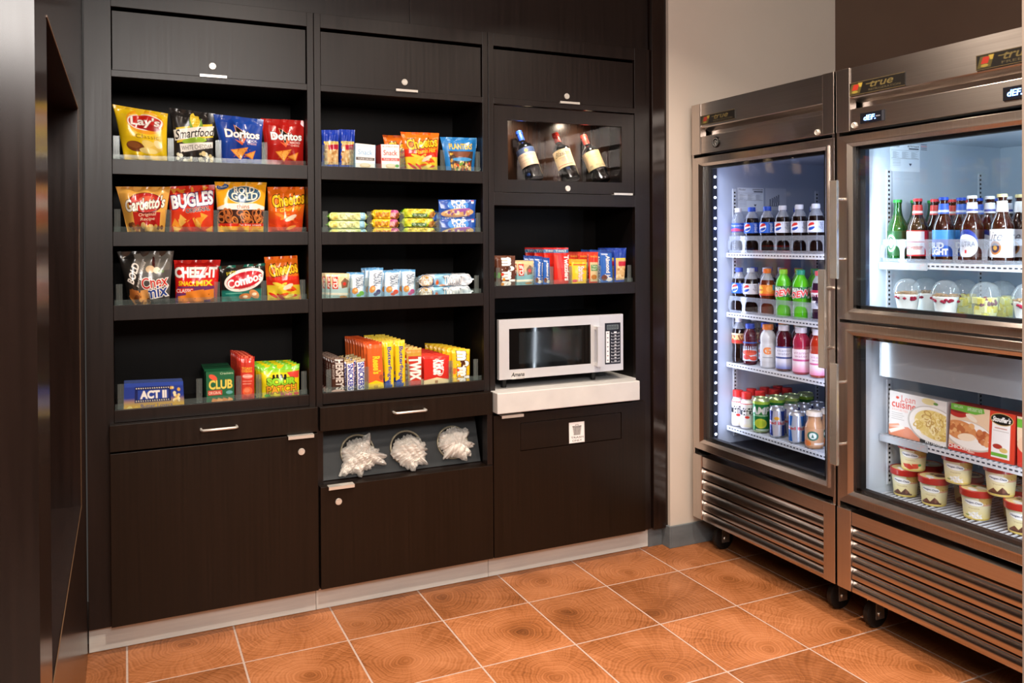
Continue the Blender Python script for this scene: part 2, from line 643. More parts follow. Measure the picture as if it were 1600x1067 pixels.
def carton(name, q, art, depth, side, zb=None, mate=None, label=None, cat=None, group=None, top=None, parent=None):
    """printed box: q = front corners TL TR BR BL, depth = vector to the back"""
    q = [np.array(p, float) for p in q]
    if zb is not None:
        for i in (2, 3):
            j = 1 if i == 2 else 0
            t = (q[j][2] - zb) / (q[j][2] - q[i][2])
            q[i] = q[j] + (q[i] - q[j]) * t
    depth = np.array(depth, float)
    nu, nv = art.W, art.H
    u, v = np.meshgrid(np.linspace(0, 1, nu), np.linspace(0, 1, nv))
    u, v = u.ravel(), v.ravel()
    P = (q[0][None] * ((1 - u) * (1 - v))[:, None] + q[1][None] * (u * (1 - v))[:, None]
         + q[2][None] * (u * v)[:, None] + q[3][None] * ((1 - u) * v)[:, None])
    c = art.sample(u, v)
    F = grid_faces(nu, nv).tolist()
    n = len(P)
    # sides, top, bottom, back, each with own vertices
    quads = [(q[0], q[1], q[1] + depth, q[0] + depth), (q[1], q[2], q[2] + depth, q[1] + depth), (q[2], q[3], q[3] + depth, q[2] + depth),
             (q[3], q[0], q[0] + depth, q[3] + depth), (q[0] + depth, q[1] + depth, q[2] + depth, q[3] + depth)]
    ex, ec = [], []
    for k, Q in enumerate(quads):
        ex += list(Q)
        ec += [srgb(top if (k == 0 and top) else side)] * 4
        F.append([n + k * 4 + i for i in range(4)])
    V = np.concatenate([P, np.array(ex)])
    org = [V[:, 0].mean(), V[:, 1].mean(), V[:, 2].min()]
    o = mk(name, V, F, mate or M['paper'], parent, org, False, np.concatenate([c, np.array(ec)]))
    return tag(o, label, cat, group)


def label_ring(name, art, r, z0, z1, c, parent, face, span=2 * PI, mate=None, r1=None, nz=None):
    """wrap-around label centred on the direction face (angle); printed art covers span"""
    nu, nv = max(art.W, 24), nz or art.H
    u, v = np.meshgrid(np.linspace(0, 1, nu), np.linspace(0, 1, nv))
    u, v = u.ravel(), v.ravel()
    rr = r + ((r1 if r1 is not None else r) - r) * v
    a = face + (u - 0.75) * span     # two motifs round the bottle, one centred on face
    V = np.stack([c[0] + rr * np.cos(a), c[1] + rr * np.sin(a), z1 + (z0 - z1) * v], 1)
    V = V + np.array([0, 0, c[2]])
    return mk(name, V, grid_faces(nu, nv), mate or M['paper'], parent, None, True, art.sample(u, v))


# ------------------------------------------------------------------ the room
T = 0.35
TD = 0.3686
YB = 0.231          # plane of the beige wall
XR = 2.891          # plane of the wall behind the coolers
CEIL = 2.75
fl = thing('floor', None, None, (0, 0, 0))
sstruct(fl)
box('grout_bed', -1.6, 3.0, -4.7, 0.75, -0.03, -0.0011, M['grout'], fl)

mt = mat('wood_look_tile', 'b5703a', 0.42, spec=0.3)
p = mt.node_tree.nodes['Principled BSDF']
tc = nd(mt, 'ShaderNodeTexCoord')
oi = nd(mt, 'ShaderNodeObjectInfo')
sub = nd(mt, 'ShaderNodeVectorMath', operation='SUBTRACT')
rnd = nd(mt, 'ShaderNodeTexWhiteNoise', noise_dimensions='1D')
lk(mt, oi.outputs['Random'], rnd.inputs['W'])
off = nd(mt, 'ShaderNodeVectorMath', operation='MULTIPLY_ADD')
off.inputs[1].default_value = (0.22, 0.22, 0)
off.inputs[2].default_value = (-0.11, -0.11, 0)
lk(mt, rnd.outputs['Color'], off.inputs[0])
lk(mt, tc.outputs['Object'], sub.inputs[0])
lk(mt, off.outputs[0], sub.inputs[1])
nz = nd(mt, 'ShaderNodeTexNoise')
nz.inputs['Scale'].default_value = 7
nz.inputs['Detail'].default_value = 3
addr = nd(mt, 'ShaderNodeVectorMath', operation='ADD')
lk(mt, tc.outputs['Object'], addr.inputs[0])
sc3 = nd(mt, 'ShaderNodeVectorMath', operation='SCALE')
sc3.inputs['Scale'].default_value = 9.0
lk(mt, rnd.outputs['Color'], sc3.inputs[0])
lk(mt, sc3.outputs[0], addr.inputs[1])
lk(mt, addr.outputs[0], nz.inputs['Vector'])
nsub = nd(mt, 'ShaderNodeVectorMath', operation='MULTIPLY_ADD')
nsub.inputs[1].default_value = (0.09, 0.09, 0)
lk(mt, nz.outputs['Color'], nsub.inputs[0])
lk(mt, sub.outputs[0], nsub.inputs[2])
ln = nd(mt, 'ShaderNodeVectorMath', operation='LENGTH')
flat2 = nd(mt, 'ShaderNodeVectorMath', operation='MULTIPLY')
flat2.inputs[1].default_value = (1, 1, 0)
lk(mt, nsub.outputs[0], flat2.inputs[0])
lk(mt, flat2.outputs[0], ln.inputs[0])
wv = nd(mt, 'ShaderNodeMath', operation='MULTIPLY')
wv.inputs[1].default_value = 560
lk(mt, ln.outputs['Value'], wv.inputs[0])
sn = nd(mt, 'ShaderNodeMath', operation='SINE')
lk(mt, wv.outputs[0], sn.inputs[0])
wv2 = nd(mt, 'ShaderNodeMath', operation='MULTIPLY')
wv2.inputs[1].default_value = 300
lk(mt, ln.outputs['Value'], wv2.inputs[0])
sn2 = nd(mt, 'ShaderNodeMath', operation='SINE')
lk(mt, wv2.outputs[0], sn2.inputs[0])
sm = nd(mt, 'ShaderNodeMath', operation='MULTIPLY_ADD')
sm.inputs[1].default_value = 0.7
lk(mt, sn2.outputs[0], sm.inputs[0])
lk(mt, sn.outputs[0], sm.inputs[2])
# fine radial rays
sep = nd(mt, 'ShaderNodeSeparateXYZ')
lk(mt, nsub.outputs[0], sep.inputs[0])
atn = nd(mt, 'ShaderNodeMath', operation='ARCTAN2')
lk(mt, sep.outputs[1], atn.inputs[0])
lk(mt, sep.outputs[0], atn.inputs[1])
cmb = nd(mt, 'ShaderNodeCombineXYZ')
m40 = nd(mt, 'ShaderNodeMath', operation='MULTIPLY')
m40.inputs[1].default_value = 16
lk(mt, atn.outputs[0], m40.inputs[0])
lk(mt, m40.outputs[0], cmb.inputs[0])
lk(mt, ln.outputs['Value'], cmb.inputs[1])
nr = nd(mt, 'ShaderNodeTexNoise')
nr.inputs['Scale'].default_value = 1.6
nr.inputs['Detail'].default_value = 5
lk(mt, cmb.outputs[0], nr.inputs['Vector'])
nb = nd(mt, 'ShaderNodeTexNoise')
nb.inputs['Scale'].default_value = 5
nb.inputs['Detail'].default_value = 6
lk(mt, addr.outputs[0], nb.inputs['Vector'])
ma = nd(mt, 'ShaderNodeMath', operation='MULTIPLY_ADD')
ma.inputs[1].default_value = 0.045
lk(mt, sm.outputs[0], ma.inputs[0])
ms = nd(mt, 'ShaderNodeMath', operation='MULTIPLY_ADD')
ms.inputs[1].default_value = 0.55
lk(mt, nr.outputs['Fac'], ms.inputs[0])
lk(mt, nb.outputs['Fac'], ms.inputs[2])
ms2 = nd(mt, 'ShaderNodeMath', operation='MULTIPLY')
ms2.inputs[1].default_value = 0.66
lk(mt, ms.outputs[0], ms2.inputs[0])
lk(mt, ms2.outputs[0], ma.inputs[2])
# darker heart of the log
hr = nd(mt, 'ShaderNodeMapRange')
hr.inputs['From Min'].default_value = 0.0
hr.inputs['From Max'].default_value = 0.05
hr.inputs['To Min'].default_value = -0.16
hr.inputs['To Max'].default_value = 0.0
lk(mt, ln.outputs['Value'], hr.inputs[0])
ad = nd(mt, 'ShaderNodeMath', operation='ADD')
lk(mt, ma.outputs[0], ad.inputs[0])
lk(mt, hr.outputs[0], ad.inputs[1])
cr = nd(mt, 'ShaderNodeValToRGB')
cr.color_ramp.elements.new(0.42)
cr.color_ramp.elements.new(0.60)
for i_, (ps, c_) in enumerate([(0.20, '5a3218'), (0.42, '935830'), (0.58, 'ad6e45'), (0.80, 'c4845a')]):
    cr.color_ramp.elements[i_].position = ps
    cr.color_ramp.elements[i_].color = (*srgb(c_), 1)
lk(mt, ad.outputs[0], cr.inputs[0])
hs = nd(mt, 'ShaderNodeHueSaturation')
mr = nd(mt, 'ShaderNodeMapRange')
mr.inputs['To Min'].default_value = 0.82
mr.inputs['To Max'].default_value = 1.12
lk(mt, rnd.outputs['Value'], mr.inputs[0])
lk(mt, mr.outputs[0], hs.inputs['Value'])
lk(mt, cr.outputs[0], hs.inputs['Color'])
lk(mt, hs.outputs[0], p.inputs['Base Color'])
bp = nd(mt, 'ShaderNodeBump')
bp.inputs['Strength'].default_value = 0.0
bp.inputs['Distance'].default_value = 0.001
lk(mt, ma.outputs[0], bp.inputs['Height'])
lk(mt, bp.outputs[0], p.inputs['Normal'])
M['tile'] = mt

g = 0.0031
tb = MB().box(-T / 2 + g, T / 2 - g, -TD / 2 + g, TD / 2 - g, -0.012, 0.0, 0.0012)
tile0 = None
for j in range(-1, 9):
    for i in range(-3, 9):
        c = ((i + 0.5) * T, -(j + 0.5) * TD, 0)
        if c[0] > 3.0 or (j > 6 and i < -1):
            continue
        if tile0 is None:
            tile0 = mk('tile', tb.V, tb.F, M['tile'], None, (0, 0, 0))
            t_ = tile0
        else:
            t_ = tile0.copy()
            COL.objects.link(t_)
        t_.parent = fl
        t_.location = c

wl = MB().box(1.878, XR + 0.1, YB, YB + 0.55, 0.0, CEIL)
sstruct(wl.build('wall_back', M['white_wall']))
sstruct(MB().box(XR, XR + 0.1, -4.7, YB, 0, CEIL).build('wall_right', M['brown_wall']))
sstruct(MB().box(-3.1, XR + 0.1, -4.8, -4.7, 0, CEIL).build('wall_front', M['room_wall']))
sstruct(MB().box(-3.1, XR + 0.1, -4.8, 0.8, CEIL, CEIL + 0.1).build('ceiling', M['ceiling']))
sstruct(MB().box(-3.2, -3.1, -4.8, 0.8, 0, CEIL).build('wall_far_left', M['room_wall']))
# side wall with a dark niche, left of the cabinets
XP, PN, PF = -0.469, -1.42, 0.25
NY0, NY1, NZ0, NZ1, ND = -1.20, -0.105, 0.615, 1.785, 0.115
n = MB()
n.box(-3.1, XP - ND, PN, PF + 0.4, 0, CEIL)
n.box(XP - ND, XP, PN, NY0, 0, CEIL)
n.box(XP - ND, XP, NY1, PF, 0, CEIL)
n.box(XP - ND, XP, NY0, NY1, 0, NZ0)
n.box(XP - ND, XP, NY0, NY1, NZ1, CEIL)
wleft = sstruct(n.build('wall_left', M['wood_gloss']))
wleft.data.materials.append(M['wood_matte'])
for f_ in wleft.data.polygons:
    if f_.normal.y < -0.9 and abs(f_.center.y - PN) < 0.01:
        f_.material_index = 1
# brass-brown edging round the niche
e = MB()
for a0, a1, b0, b1 in ((NY0 - 0.002, NY1 + 0.002, NZ0 - 0.004, NZ0), (NY0 - 0.002, NY1 + 0.002, NZ1, NZ1 + 0.004), (NY1, NY1 + 0.004, NZ0 - 0.004, NZ1 + 0.004)):
    e.box(XP - 0.001, XP + 0.0015, a0, a1, b0, b1)
sstruct(e.build('trim_3', mat('edge_band', '5d4632', 0.4)))
sstruct(box('trim_1', 0.805, 0.875, -2.16, -2.10, 0, CEIL, mat('casing_paint', '8f8176', 0.6)))
# vinyl base
b = MB()
b.box(1.8785, XR, YB - 0.012, YB - 0.0002, 0, 0.098, 0.002)
b.box(1.8665, 1.8785, YB - 0.012, 0.285, 0, 0.098, 0.002)
b.box(1.7945, 1.8665, 0.281, 0.287, 0, 0.092)
sstruct(b.build('baseboard_back', M['base']))
# panelling above and beside the cabinets
XS = at(640, 20, 1, 0.275)[0]
sstruct(box('trim_4', XP + 0.001, XS - 0.001, 0.272, 0.40, 2.2445, CEIL, M['wood'], b=0.0012))
sstruct(box('trim_5', XS + 0.001, 1.796, 0.274, 0.40, 2.2445, CEIL, M['wood'], b=0.0012))
sstruct(box('trim_2', 1.801, 1.8775, 0.248, 0.70, 0.088, CEIL, M['wood_gloss'], b=0.0015))
box_ = MB().box(XP, 1.80, 0.68, 0.70, 0, CEIL)
sstruct(box_.build('wall_behind_cabinets', M['room_wall']))

# ------------------------------------------------------------------ cabinets
FY, DY, TY, BY = 0.262, 0.224, 0.287, 0.62
ZT = 2.2435


def lock(px, py, y, parent):
    c = at(px, py, 1, y)
    m = MB()
    m.lathe([(0.0125, 0.0), (0.0125, 0.003), (0.011, 0.0042), (0.0085, 0.0042), (0.0082, 0.003), (0.0075, 0.003), (0.007, 0.0045), (0.0001, 0.0045)], 24, c, (0, -1, 0))
    o = smooth_sharp(m.build('lock', M['chrome'], parent))
    k = MB().box(c[0] - 0.0009, c[0] + 0.0009, c[1] - 0.0052, c[1] - 0.0046, c[2] - 0.0035, c[2] + 0.0035).build('keyhole', M['black'], parent) if False else None
    return o


def tab_pull(x0, x1, z, y, parent, up=True):
    """bent metal edge pull hooked over a door edge"""
    m = MB()
    if up:   # door top edge
        m.box(x0, x1, y - 0.020, y + 0.012, z, z + 0.0025)
        m.box(x0, x1, y - 0.0215, y - 0.019, z - 0.009, z + 0.0025)
    else:
        m.box(x0, x1, y - 0.016, y + 0.010, z - 0.003, z)
        m.box(x0, x1, y - 0.0175, y - 0.015, z - 0.003, z + 0.006)
    return m.build('pull', M['chrome'], parent)


def bar_handle(p0, p1, y, parent):
    z = (p0[2] + p1[2]) / 2
    x0, x1 = p0[0], p1[0]
    pts = [(x0, y, z), (x0, y - 0.022, z), (x0 + 0.006, y - 0.028, z), (x1 - 0.006, y - 0.028, z), (x1, y - 0.022, z), (x1, y, z)]
    return smooth_sharp(MB().tube(pts, 0.0045, 10).build('handle', M['chrome'], parent), 60)


def unit(x0, x1, o0, o1, label, shelves, boards=True):
    u = thing('shelving_cabinet', label, 'cabinet', ((x0 + x1) / 2, 0.45, 0), 'built-in dark wood cabinets')
    e = 0.0012
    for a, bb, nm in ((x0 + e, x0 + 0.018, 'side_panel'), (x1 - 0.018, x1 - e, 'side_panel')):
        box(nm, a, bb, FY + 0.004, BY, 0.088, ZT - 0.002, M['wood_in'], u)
    # frame stiles of the upper part
    box('stile', x0 + e, o0, FY, FY + 0.02, 0.088, ZT, M['wood'], u, 0.0008)
    box('stile', o1, x1 - e, FY, FY + 0.02, 0.088, ZT, M['wood'], u, 0.0008)
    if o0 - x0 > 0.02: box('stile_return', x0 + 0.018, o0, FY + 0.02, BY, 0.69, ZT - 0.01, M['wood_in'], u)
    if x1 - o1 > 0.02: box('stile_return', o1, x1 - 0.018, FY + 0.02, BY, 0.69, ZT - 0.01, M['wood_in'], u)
    box('top_rail', o0, o1, FY, FY + 0.02, 2.191, ZT, M['wood'], u, 0.0008)
    box('rail', o0, o1, FY, FY + 0.02, 1.954, 1.9765, M['wood'], u, 0.0008)
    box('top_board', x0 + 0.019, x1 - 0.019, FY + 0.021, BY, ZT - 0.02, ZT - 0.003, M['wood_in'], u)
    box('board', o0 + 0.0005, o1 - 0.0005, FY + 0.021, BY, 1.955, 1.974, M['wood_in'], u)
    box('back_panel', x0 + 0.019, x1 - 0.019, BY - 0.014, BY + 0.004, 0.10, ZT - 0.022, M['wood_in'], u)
    for zt, zb_ in shelves:
        m = MB()
        m.box(o0 + 0.0008, o1 - 0.0008, FY, FY + 0.017, zb_, zt, 0.0008)
        m.box(o0 + 0.0008, o1 - 0.0008, FY + 0.0172, BY - 0.015, zt - 0.040, zt - 0.020)
        m.build('shelf', M['wood'], u)
    d = box('flip_door', o0 + 0.003, o1 - 0.003, FY + 0.010, FY + 0.028, 1.9785, 2.1795, M['wood'], u, 0.0008)
    m = MB()
    m.box(x0 + 0.001, x1 - 0.001, TY, TY + 0.015, 0.002, 0.0885)
    m.build('toe_kick', M['kick'], u)
    return u, d


SH = [(1.674, 1.624), (1.4275, 1.379), (1.177, 1.126), (0.8205, 0.779)]
U1, D1 = unit(XP + 0.002, 0.298, -0.383, 0.273, 'left dark wood snack cabinet, chip bags on its shelves', SH)
U2, D2 = unit(0.298, 1.006, 0.323, 0.981, 'middle dark wood cabinet with candy shelves above three cup holes', SH)
U3, D3 = unit(1.006, 1.797, 1.031, 1.717, 'right dark wood cabinet housing the microwave and lit wine box', [(1.204, 1.153)])
lock(332, 103.6, FY + 0.010, D1)
lock(632, 128.5, FY + 0.010, D2)
lock(885.5, 150.5, FY + 0.010, D3)
for (xa, xb), d in (((312, 354), D1), ((618, 652), D2), ((874, 904.5), D3)):
    tab_pull(at(xa, 120, 1, FY)[0], at(xb, 120, 1, FY)[0], 1.9775, FY + 0.010, d, False)
# drawers and doors
dr1 = box('drawer', -0.397, 0.2955, DY, FY - 0.001, 0.6885, 0.778, M['wood_door'], U1, 0.001)
bar_handle(at(315, 670.5, 1, DY - 0.028), at(371, 670.5, 1, DY - 0.028), DY, dr1)
dr2 = box('drawer', 0.3045, 1.003, DY, FY - 0.001, 0.6870, 0.7755, M['wood_door'], U2, 0.001)
bar_handle(at(618, 643.5, 1, DY - 0.028), at(667, 643.5, 1, DY - 0.028), DY, dr2)
do1 = box('door', -0.396, 0.2955, DY, FY - 0.001, 0.0995, 0.6820, M['wood_door'], U1, 0.001)
do2 = box('door', 0.3045, 1.0025, DY, FY - 0.001, 0.0995, 0.4795, M['wood_door'], U2, 0.001)
fx = [1.127, 1.615, 0.5235, 0.637]
m = MB()
X0, X1, Z0, Z1 = 1.0065, 1.739, 0.0995, 0.6775
m.box(X0, fx[0] - 0.0015, DY, FY - 0.001, Z0, Z1)
m.box(fx[1] + 0.0015, X1, DY, FY - 0.001, Z0, Z1)
m.box(fx[0] - 0.0015, fx[1] + 0.0015, DY, FY - 0.001, Z0, fx[2] - 0.0015)
m.box(fx[0] - 0.0015, fx[1] + 0.0015, DY, FY - 0.001, fx[3] + 0.0015, Z1)
do3 = m.build('door', M['wood_door'], U3)
fp = box('trash_flap', fx[0] + 0.001, fx[1] - 0.001, DY + 0.0015, DY + 0.016, fx[2] + 0.001, fx[3] - 0.001, M['wood_door'], U3, 0.0006)
box('flap_lining', fx[0] - 0.01, fx[1] + 0.01, FY + 0.021, FY + 0.03, fx[2] - 0.01, fx[3] + 0.01, M['gap'], U3)
lock(471, 705.5, DY, do1)
lock(529, 783.5, DY, do2)
tab_pull(at(449, 681, 1, DY)[0], at(489, 681, 1, DY)[0], 0.6822, DY, do1)
tab_pull(at(512, 760, 1, DY)[0], at(552, 760, 1, DY)[0], 0.4798, DY, do2)
tab_pull(at(781, 650, 1, DY)[0], at(815, 650, 1, DY)[0], 0.6778, DY, do3)
# the gaps behind doors of the lower part
box('carcass_front', -0.395, 0.295, FY + 0.021, FY + 0.03, 0.10, 0.775, M['gap'], U1)
box('carcass_front', 0.324, 0.98, FY + 0.021, FY + 0.03, 0.10, 0.478, M['gap'], U2)
# trash sticker
A = Art(56, 72, 'f2efee')
A.rect(0.02, 0.02, 0.98, 0.98, 'b8b4b2').rect(0.035, 0.03, 0.965, 0.97, 'f2efee')
A.poly([(0.24, 0.22), (0.78, 0.22), (0.73, 0.62), (0.30, 0.62)], '5a5654')
for k in range(6):
    x = 0.31 + k * 0.078
    A.poly([(x - 0.02 + (x - .5) * .08, 0.24), (x + 0.012 + (x - .5) * .08, 0.24), (x + 0.012, 0.60), (x - 0.02, 0.60)], 'dddad8')
A.ell(0.51, 0.205, 0.30, 0.035, '4a4644').ell(0.51, 0.195, 0.24, 0.018, 'cfccca').rect(0.42, 0.12, 0.60, 0.14, '4a4644').rect(0.42, 0.13, 0.45, 0.18, '4a4644').rect(0.57, 0.13, 0.60, 0.18, '4a4644')
A.text('TRASH', 0.13, 0.69, 0.91, 0.78, '35302e', bold=0.01).text('ONLY', 0.21, 0.84, 0.82, 0.93, '35302e', bold=0.01)
sx0, sx1 = 1.355, 1.4305
q = [(sx0, DY + 0.0012, 0.6170), (sx1, DY + 0.0012, 0.6165), (sx1 + 0.001, DY + 0.0012, 0.5285), (sx0 + 0.001, DY + 0.0012, 0.5285)]
s_ = carton('trash_sign', q, A, (0, 0.0006, 0), 'f2efee', parent=U3, mate=M['sheet'], label='white sticker with a trash can drawing, reading TRASH ONLY')

# lit wine box in the right cabinet
WX0, WX1, WZ0, WZ1 = 1.033, 1.7145, 1.592, 1.9475
wx0, wx1, wz0, wz1 = 1.095, 1.6505, 1.644, 1.8915
m = MB()
m.box(WX0, WX1, FY + 0.003, FY + 0.021, WZ0, wz0)
m.box(WX0, WX1, FY + 0.003, FY + 0.021, wz1, WZ1)
m.box(WX0, wx0, FY + 0.003, FY + 0.021, wz0, wz1)
m.box(wx1, WX1, FY + 0.003, FY + 0.021, wz0, wz1)
wd = m.build('wine_door', M['wood'], U3)
box('pane', wx0 + 0.0005, wx1 - 0.0005, FY + 0.010, FY + 0.013, wz0 + 0.0005, wz1 - 0.0005, M['glass_thin'], wd)
lock(887, 294.5, FY + 0.003, wd)
tab_pull(at(957, 302, 1, FY)[0], at(986, 302, 1, FY)[0], 1.5915, FY + 0.003, wd, False)
m = MB()
m.box(1.031, 1.717, FY, FY + 0.02, 1.5365, 1.5895, 0.0008)
m.build('rail', M['wood'], U3)
box('wine_shelf', 1.0315, 1.7165, FY + 0.0215, 0.47, 1.600, 1.622, M['wood_in'], U3)
box('wine_back', 1.0315, 1.7165, 0.47, 0.482, 1.5995, 1.953, grain_mat('satin_wine_back', '24160f', '2e1d14', (60, 60, 3), 0.22, None, 0.01), U3)
box('cabinet_floor', 1.0315, 1.7165, FY + 0.0215, BY - 0.015, 1.537, 1.552, M['wood_in'], U3)
for px_, wch in ((1.22, 'left'), (1.52, 'right')):
    pk = thing('puck_light', f'small puck light hidden above the wine bottles, {wch} one', 'lamp', (px_, 0.33, 1.945), 'puck lights of the wine box')
    MB().lathe([(0.026, 0), (0.026, -0.008), (0.022, -0.010)], 24, (px_, 0.33, 1.9535)).build('housing', M['chrome'], pk)
    MB().lathe([(0.018, 0), (0.018, -0.002)], 24, (px_, 0.33, 1.9432)).build('bulb', mat('puck_glow', 'ffffff', emis='ffd9a6', estr=12), pk)
    area('puck', (px_, 0.335, 1.938), (px_ - 0.02, 0.47, 1.72), 0.035, 0.035, 1.5, (1, 0.82, 0.62), 'DISK', 1.9)

# cup dispenser in the middle cabinet
pn = MB()
pn.prism([(0.375, 0.686), (0.300, 0.4815), (0.306, 0.4790), (0.381, 0.6835)], 0, 0.3245, 0.9795)
pan = pn.build('dispenser_panel', grain_mat('slate_laminate', '24282b', '2b2f32', (30, 30, 30), 0.5, None, 0.0), U2)
box('niche_floor', 0.3245, 0.9795, FY - 0.0, 0.306, 0.4600, 0.4788, M['wood'], U2)
box('niche_side', 0.9800, 1.0030, DY + 0.006, FY - 0.0005, 0.4805, 0.6860, M['wood'], U2)
pdir = np.array([0, 0.375 - 0.300, 0.686 - 0.4815])
pdir = pdir / np.linalg.norm(pdir)
pn_ = np.array([0, -pdir[2], pdir[1]])


def on_panel(px, py):
    d = AX.T @ np.array([(px - CX) / FPX, (py - CY) / FPX, 1.0])
    p0 = np.array([0, 0.300, 0.4815])
    return CAM + d * (((p0 - CAM) @ pn_) / (d @ pn_))


M['ring'] = mat('pale_bronze_ring', 'a59c86', 0.35, 0.4)
pl = mat('glare_white_film', 'fffaf2', 0.10, 0.0, 1.0)  # clear plastic whitened: glare on the crumpled film is put into its colour
pl.node_tree.nodes['Principled BSDF'].inputs['Alpha'].default_value = 0.62
M['film'] = pl
M['cup'] = mat('white_cup', 'f4ecdf', 0.45)
dsc = [('leftmost', 558.4, 706, 27.5, 1, 'bunch of film-wrapped cups in the leftmost dispenser hole, tail to the left'),
       ('middle', 634.5, 699.0, 26.0, 2, 'bunch of film-wrapped cups in the middle dispenser hole, hole partly open above'),
       ('rightmost', 706.5, 691.0, 24.5, 3, 'bunch of film-wrapped cups in the rightmost dispenser hole beside the microwave cabinet')]
for nm, cx, cy, rp, sd, lb in dsc:
    c = on_panel(cx, cy)
    cr_ = np.linalg.norm(on_panel(cx + rp, cy) - c) * 0.93
    m = MB()
    prof = []
    V, F = [], []
    u = np.array([1.0, 0, 0])
    for k in range(32):
        a = 2 * PI * k / 32
        rad = u * math.cos(a) + pdir * math.sin(a)
        for j in range(10):
            b_ = 2 * PI * j / 10
            V.append(c + rad * (cr_ + 0.0045 * math.cos(b_)) + pn_ * (0.0055 * math.sin(b_) + 0.003))
    for k in range(32):
        for j in range(10):
            F.append([k * 10 + j, ((k + 1) % 32) * 10 + j, ((k + 1) % 32) * 10 + (j + 1) % 10, k * 10 + (j + 1) % 10])
    m.add(V, F)
    smooth_sharp(m.build('ring', M['ring'], U2), 80)
    m = MB()
    m.lathe([(cr_ - 0.003, 0.0008), (0.001, 0.0010)], 32, c, tuple(pn_), cap=False)
    m.build('hole', M['gap'], U2)
    rg = np.random.default_rng(40 + sd)
    t_ = thing('wrapped_cups', lb, 'cups', tuple(c), 'film-wrapped cups in the dispenser holes')
    tails = {1: [(215, 0.75), (238, 0.45), (342, 0.95), (50, 0.35), (268, 0.45), (3, 0.35)],
             2: [(8, 0.55), (318, 0.55), (270, 0.35), (345, 0.3)],
             3: [(345, 0.6), (322, 0.6), (228, 0.5), (300, 0.3), (30, 0.35)]}[sd]
    drop = {1: -0.20, 2: -0.26, 3: -0.05}[sd]
    # loose layers of thin crumpled film
    for ly in range(5):
        nr_, na = 26, 110
        fr = rg.normal(size=(9, 2)) * np.array([30, 30, 55, 55, 90, 90, 140, 190, 240])[:, None]
        am = np.array([.010, .010, .008, .008, .005, .005, .0035, .0025, .002])
        ph = rg.uniform(0, 6.28, 9)
        an = np.arange(na) / na * 2 * PI
        rad = 0.80 + 0.09 * np.sin(an * 3 + ph[0]) + 0.06 * np.sin(an * 7 + ph[1]) + 0.05 * np.abs(np.sin(an * 13 + ph[2])) + 0.03 * np.sin(an * 29 + ph[3])
        rad = rad * (1.16 - 0.06 * ly)
        for td, tl in tails:
            dd = np.abs((an - math.radians(td + rg.uniform(-7, 7)) + PI) % (2 * PI) - PI)
            rad = rad + tl * (1 - 0.22 * ly) * np.exp(-(dd / 0.17) ** 2) * (0.8 + 0.3 * rg.random())
        rr, aa = np.meshgrid(np.linspace(0, 1, nr_), an, indexing='ij')
        ra = rr * rad[None, :]
        X2, Y2 = ra * np.cos(aa) * cr_, ra * np.sin(aa) * cr_
        hgt = np.zeros_like(ra)
        for k in range(9):
            hgt += am[k] * (np.abs(np.sin(fr[k, 0] * X2 + fr[k, 1] * Y2 + ph[k])) - 0.4)
        dome = 0.034 * np.clip(1 - (rr * 1.02) ** 2, 0, 1) ** 0.6 * (1 - 0.16 * ly)
        hh = np.maximum(0.012 + dome + hgt * (0.6 + 0.4 * (1 - rr)), 0.0105)
        V = (c[None] + u[None] * X2.ravel()[:, None] + pdir[None] * (Y2.ravel() + drop * cr_)[:, None] + pn_[None] * hh.ravel()[:, None])
        V[:, 2] = np.clip(V[:, 2], 0.4828, 0.6835)
        F = []
        for i in range(nr_ - 1):
            for k in range(na):
                F.append([i * na + k, i * na + (k + 1) % na, (i + 1) * na + (k + 1) % na, (i + 1) * na + k])
        mk('plastic_film', V, F, M['film'], t_)
    for kk, (ox, oy) in enumerate(((-0.018, -0.004), (0.02, -0.016))):
        m = MB()
        cc = c + u * ox + pdir * (oy + drop * cr_) + pn_ * 0.0095
        m.lathe([(0.020, 0.0015), (0.024, 0.018), (0.0265, 0.030), (0.0272, 0.0305), (0.0255, 0.029), (0.020, 0.008)], 20, cc, tuple(pn_ + pdir * 0.2 * (1 - kk)))
        smooth_sharp(m.build('cup', M['cup'], t_))

# quartz shelf and microwave
cy0, cy1 = 0.190, BY - 0.016
ct = MB().box(1.0085, 1.6905, cy0, FY - 0.0005, 0.691, 0.775, 0.003).box(1.0318, 1.7163, FY - 0.0005, cy1, 0.691, 0.775).build('quartz_shelf', M['stone'])
tag(ct, 'thick white quartz slab that the microwave stands on', 'shelf')

my = 0.262
P0, P1 = at(780, 594, 1, my), at(974, 580, 1, my)
PT = at(780, 500, 1, my)
mx0, mx1, mz0, mz1 = P0[0], P1[0], P0[2], PT[2]
print('microwave', mx0, mx1, mz0, mz1)
mw = thing('microwave', 'silver microwave oven standing on the white quartz slab', 'microwave', ((mx0 + mx1) / 2, 0.42, 0.775))
box('case', mx0 + 0.004, mx1 - 0.004, my + 0.022, my + 0.33, mz0 + 0.002, mz1 - 0.002, M['black'], mw, 0.004)


def mp(px, py):
    p_ = at(px, py, 1, my)
    return p_[0], p_[2]


